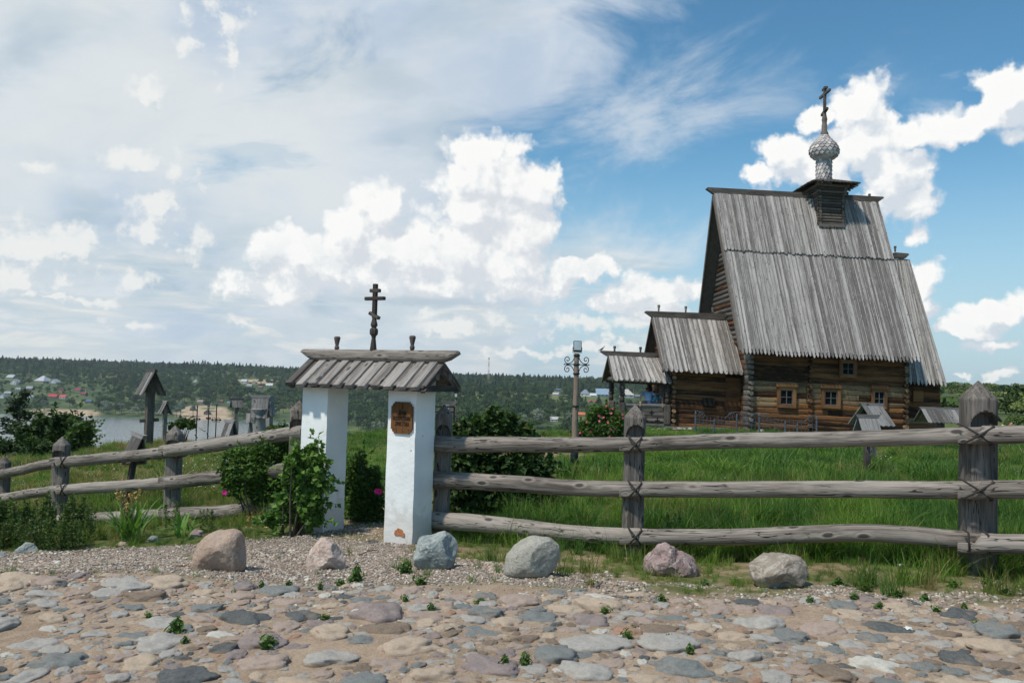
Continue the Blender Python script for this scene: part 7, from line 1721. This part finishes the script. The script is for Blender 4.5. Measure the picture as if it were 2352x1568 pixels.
def person(loc_, rz, label, top_m, bot_m, hair_m, lean=.35, arms=None, hunch=.1, sc=1.0, skirt=False, stoop=0.0):
    """standing figure facing +Y before turning; lean = forward bend of the trunk in metres at the head"""
    root = empty('person', loc_, label, 'person'); root.rotation_euler = (0, 0, rz); root.scale = (sc,)*3
    Wd = Matrix.Identity(4)
    def lk_(o_): o_.parent = root; o_.matrix_parent_inverse = Matrix.Identity(4); return o_
    hip = Vector((0, 0, .93)); chest = Vector((0, lean*.45, 1.25-stoop*.3)); neck = Vector((0, lean*.8, 1.47-stoop*.75)); head = Vector((0, lean*1.05, 1.56-stoop)); crown = Vector((0, lean*1.15, 1.69-stoop))
    A = arms; ch = [[(hip, (.13, .10)), ((hip+chest)/2, (.125, .095)), (chest, (.15, .105)), (neck-Vector((0, 0, .05)), (.075, .065)), (neck, .055), (head, (.075, .09)), (crown, (.06, .07))]]
    sh = {}
    for sg in (-1, 1):
        S_ = Vector((sg*.185, lean*.70, 1.405-stoop*.6)); El, Wr = A[0 if sg < 0 else 1]; El = Vector((sg*El[0], El[1], El[2])); Wr = Vector((sg*Wr[0], Wr[1], Wr[2])); sh[sg] = (S_, El, Wr)
        d = (Wr-El).normalized(); ch.append([(chest, (.15, .105)), (S_, .055), (El, .040), (Wr, .026), (Wr+d*.05, (.036, .016)), (Wr+d*.09, (.034, .014))])
        kn_ = Vector((sg*.10, .03, .49)); an = Vector((sg*.11, 0, .09)); ch.append([(hip, (.13, .10)), (Vector((sg*.09, 0, .86)), .085), (kn_, .055), (an, .036), (Vector((sg*.115, .05, .04)), (.04, .03)), (Vector((sg*.12, .17, .025)), (.04, .02))])
    lk_(skin_obj('body', ch, M_SKIN, None))
    for sg in (-1, 1):     # fingers
        S_, El, Wr = sh[sg]; d = (Wr-El).normalized(); b0 = Wr+d*.09; side = Vector((0, 1, 0)).cross(d).normalized(); bend = Vector((0, .0, -1))
        for k in range(4):
            f0 = b0+side*((k-1.5)*.018)-d*.01; L = (.060, .072, .068, .052)[k]; lk_(skin_obj('finger', [[(f0, .009), (f0+d*L*.5, .0085), (f0+d*L*.85+bend*L*.35, .0075)]], M_SKIN, None, 1))
        t0 = Wr+d*.035+side*sg*.03; lk_(skin_obj('thumb', [[(t0, .011), (t0+side*sg*.022+d*.03, .010), (t0+side*sg*.026+d*.055, .008)]], M_SKIN, None, 1))
    cs_ = [[(hip+Vector((0, 0, -.06)), (.155, .125)), ((hip+chest)/2, (.150, .118)), (chest, (.172, .128)), (neck-Vector((0, 0, .045)), (.085, .075))]]
    for sg in (-1, 1):
        S_, El, Wr = sh[sg]; cs_.append([(chest, (.172, .128)), (S_, .072), (S_.lerp(El, .55), .062), (S_.lerp(El, .9), .060)])
    lk_(skin_obj('shirt', cs_, top_m, None))
    ts = [[(hip, (.150, .118))] , ]
    tl2 = []
    for sg in (-1, 1): tl2.append([(hip, (.150, .118)), (Vector((sg*.09, 0, .86)), .100), (Vector((sg*.10, .03, .49)), .072), (Vector((sg*.11, 0, .12)), .058)])
    lk_(skin_obj('trousers', tl2, bot_m, None))
    lk_(skin_obj('hair', [[(head+Vector((0, -.035, .03)), (.078, .075)), (crown+Vector((0, -.005, .012)), (.068, .078))]], hair_m, None))
    for sg in (-1, 1): mb = MB(); mb.lathe(head+Vector((sg*.083, 0, -.005)), [(.001, -.03), (.014, -.015), (.017, .01), (.001, .03)], 6); lk_(mb.build('ear', M_SKIN))
    mb = MB(); mb.lathe(head+Vector((0, .098, -.02)), [(.015, -.015), (.011, .01), (.004, .045)], 6); lk_(mb.build('nose', M_SKIN))
    for sg in (-1, 1): mb = MB(); mb.lathe(head+Vector((sg*.032, .088, .02)), [(.001, -.01), (.011, 0), (.001, .01)], 8); lk_(mb.build('eye', M_BLACK))
    mb = MB(); mb.box(head+Vector((0, .092, -.055)), (.05, .012, .010)); lk_(mb.build('mouth', plain('lips', (.3, .1, .08), .6)))
    return root
yman = YP+.42; zf = zfl
xm_, _ = loc(1489, 930, YP+.3); fm = CW(xm_, YP+.24, zfl); fm2 = CW(loc(1504, 930, YP+.3)[0], YP+.28, zfl)
zr_ = zrail-zfl+.10
person(fm, phi, 'man in light blue shirt and jeans seen from behind, leaning on the porch parapet', M_SHIRT, M_JEANS, M_HAIR, lean=.46, stoop=.20, arms=((( .34, .02, 1.17)), (.36, -.20, zr_+.02)) and (((.33, .02, 1.16), (.40, -.26, zr_+.03)), ((.30, .05, 1.18), (.28, .2, 1.0))), sc=.98)
person(fm2, phi-.1, 'woman in teal patterned top bending beside the man on the porch', M_TEAL, M_JEANS, M_HAIR, lean=.50, stoop=.26, arms=(((.28, .1, 1.16), (.26, .25, 1.0)), ((.32, .0, 1.14), (.30, -.28, zr_+.04))), sc=.93)
for u, v, lb, tm, dy in ((2317, 964, 'dark haired person in white shirt whose head shows above the right fence rail', M_WHITE_C, 0), (2303, 971, 'second person in white beside the dark haired one beyond the right fence', M_WHITE_C, .5)):
    y = 44+dy; t = at_y(u, v, y); person((t.x, y, t.z-1.74 if False else Hs(t.x, y)), R(200) if dy == 0 else R(150), lb, tm, M_JEANS, M_HAIR if dy == 0 else plain('pale_hat', (.6, .5, .4), .8), lean=.12, arms=(((.22, .0, 1.15), (.2, .2, 1.0)), ((.22, .0, 1.15), (.2, .2, 1.0))), sc=max(.85, min(1.1, (t.z-Hs(t.x, y))/1.78)))

# ---------------------------------------------------------------- air
mh = bpy.data.materials.new('haze_air'); mh.use_nodes = True; mh.node_tree.nodes.clear(); vo = mh.node_tree.nodes.new('ShaderNodeVolumePrincipled'); ou = mh.node_tree.nodes.new('ShaderNodeOutputMaterial')
vo.inputs['Color'].default_value = (.78, .87, .93, 1); vo.inputs['Density'].default_value = .00011; vo.inputs['Anisotropy'].default_value = .3
mh.node_tree.links.new(vo.outputs[0], ou.inputs['Volume'])
mb = MB(); X0, X1, Y0, Y1, Z0, Z1 = -3300, 3300, -20, 2700, -80, 45; mb.box(((X0+X1)/2, (Y0+Y1)/2, (Z0+Z1)/2), (X1-X0, Y1-Y0, Z1-Z0)); hz = mb.build('haze', mh); tag(hz, 'thin bluish air over the river valley fading the far woods', 'haze', kind='stuff')
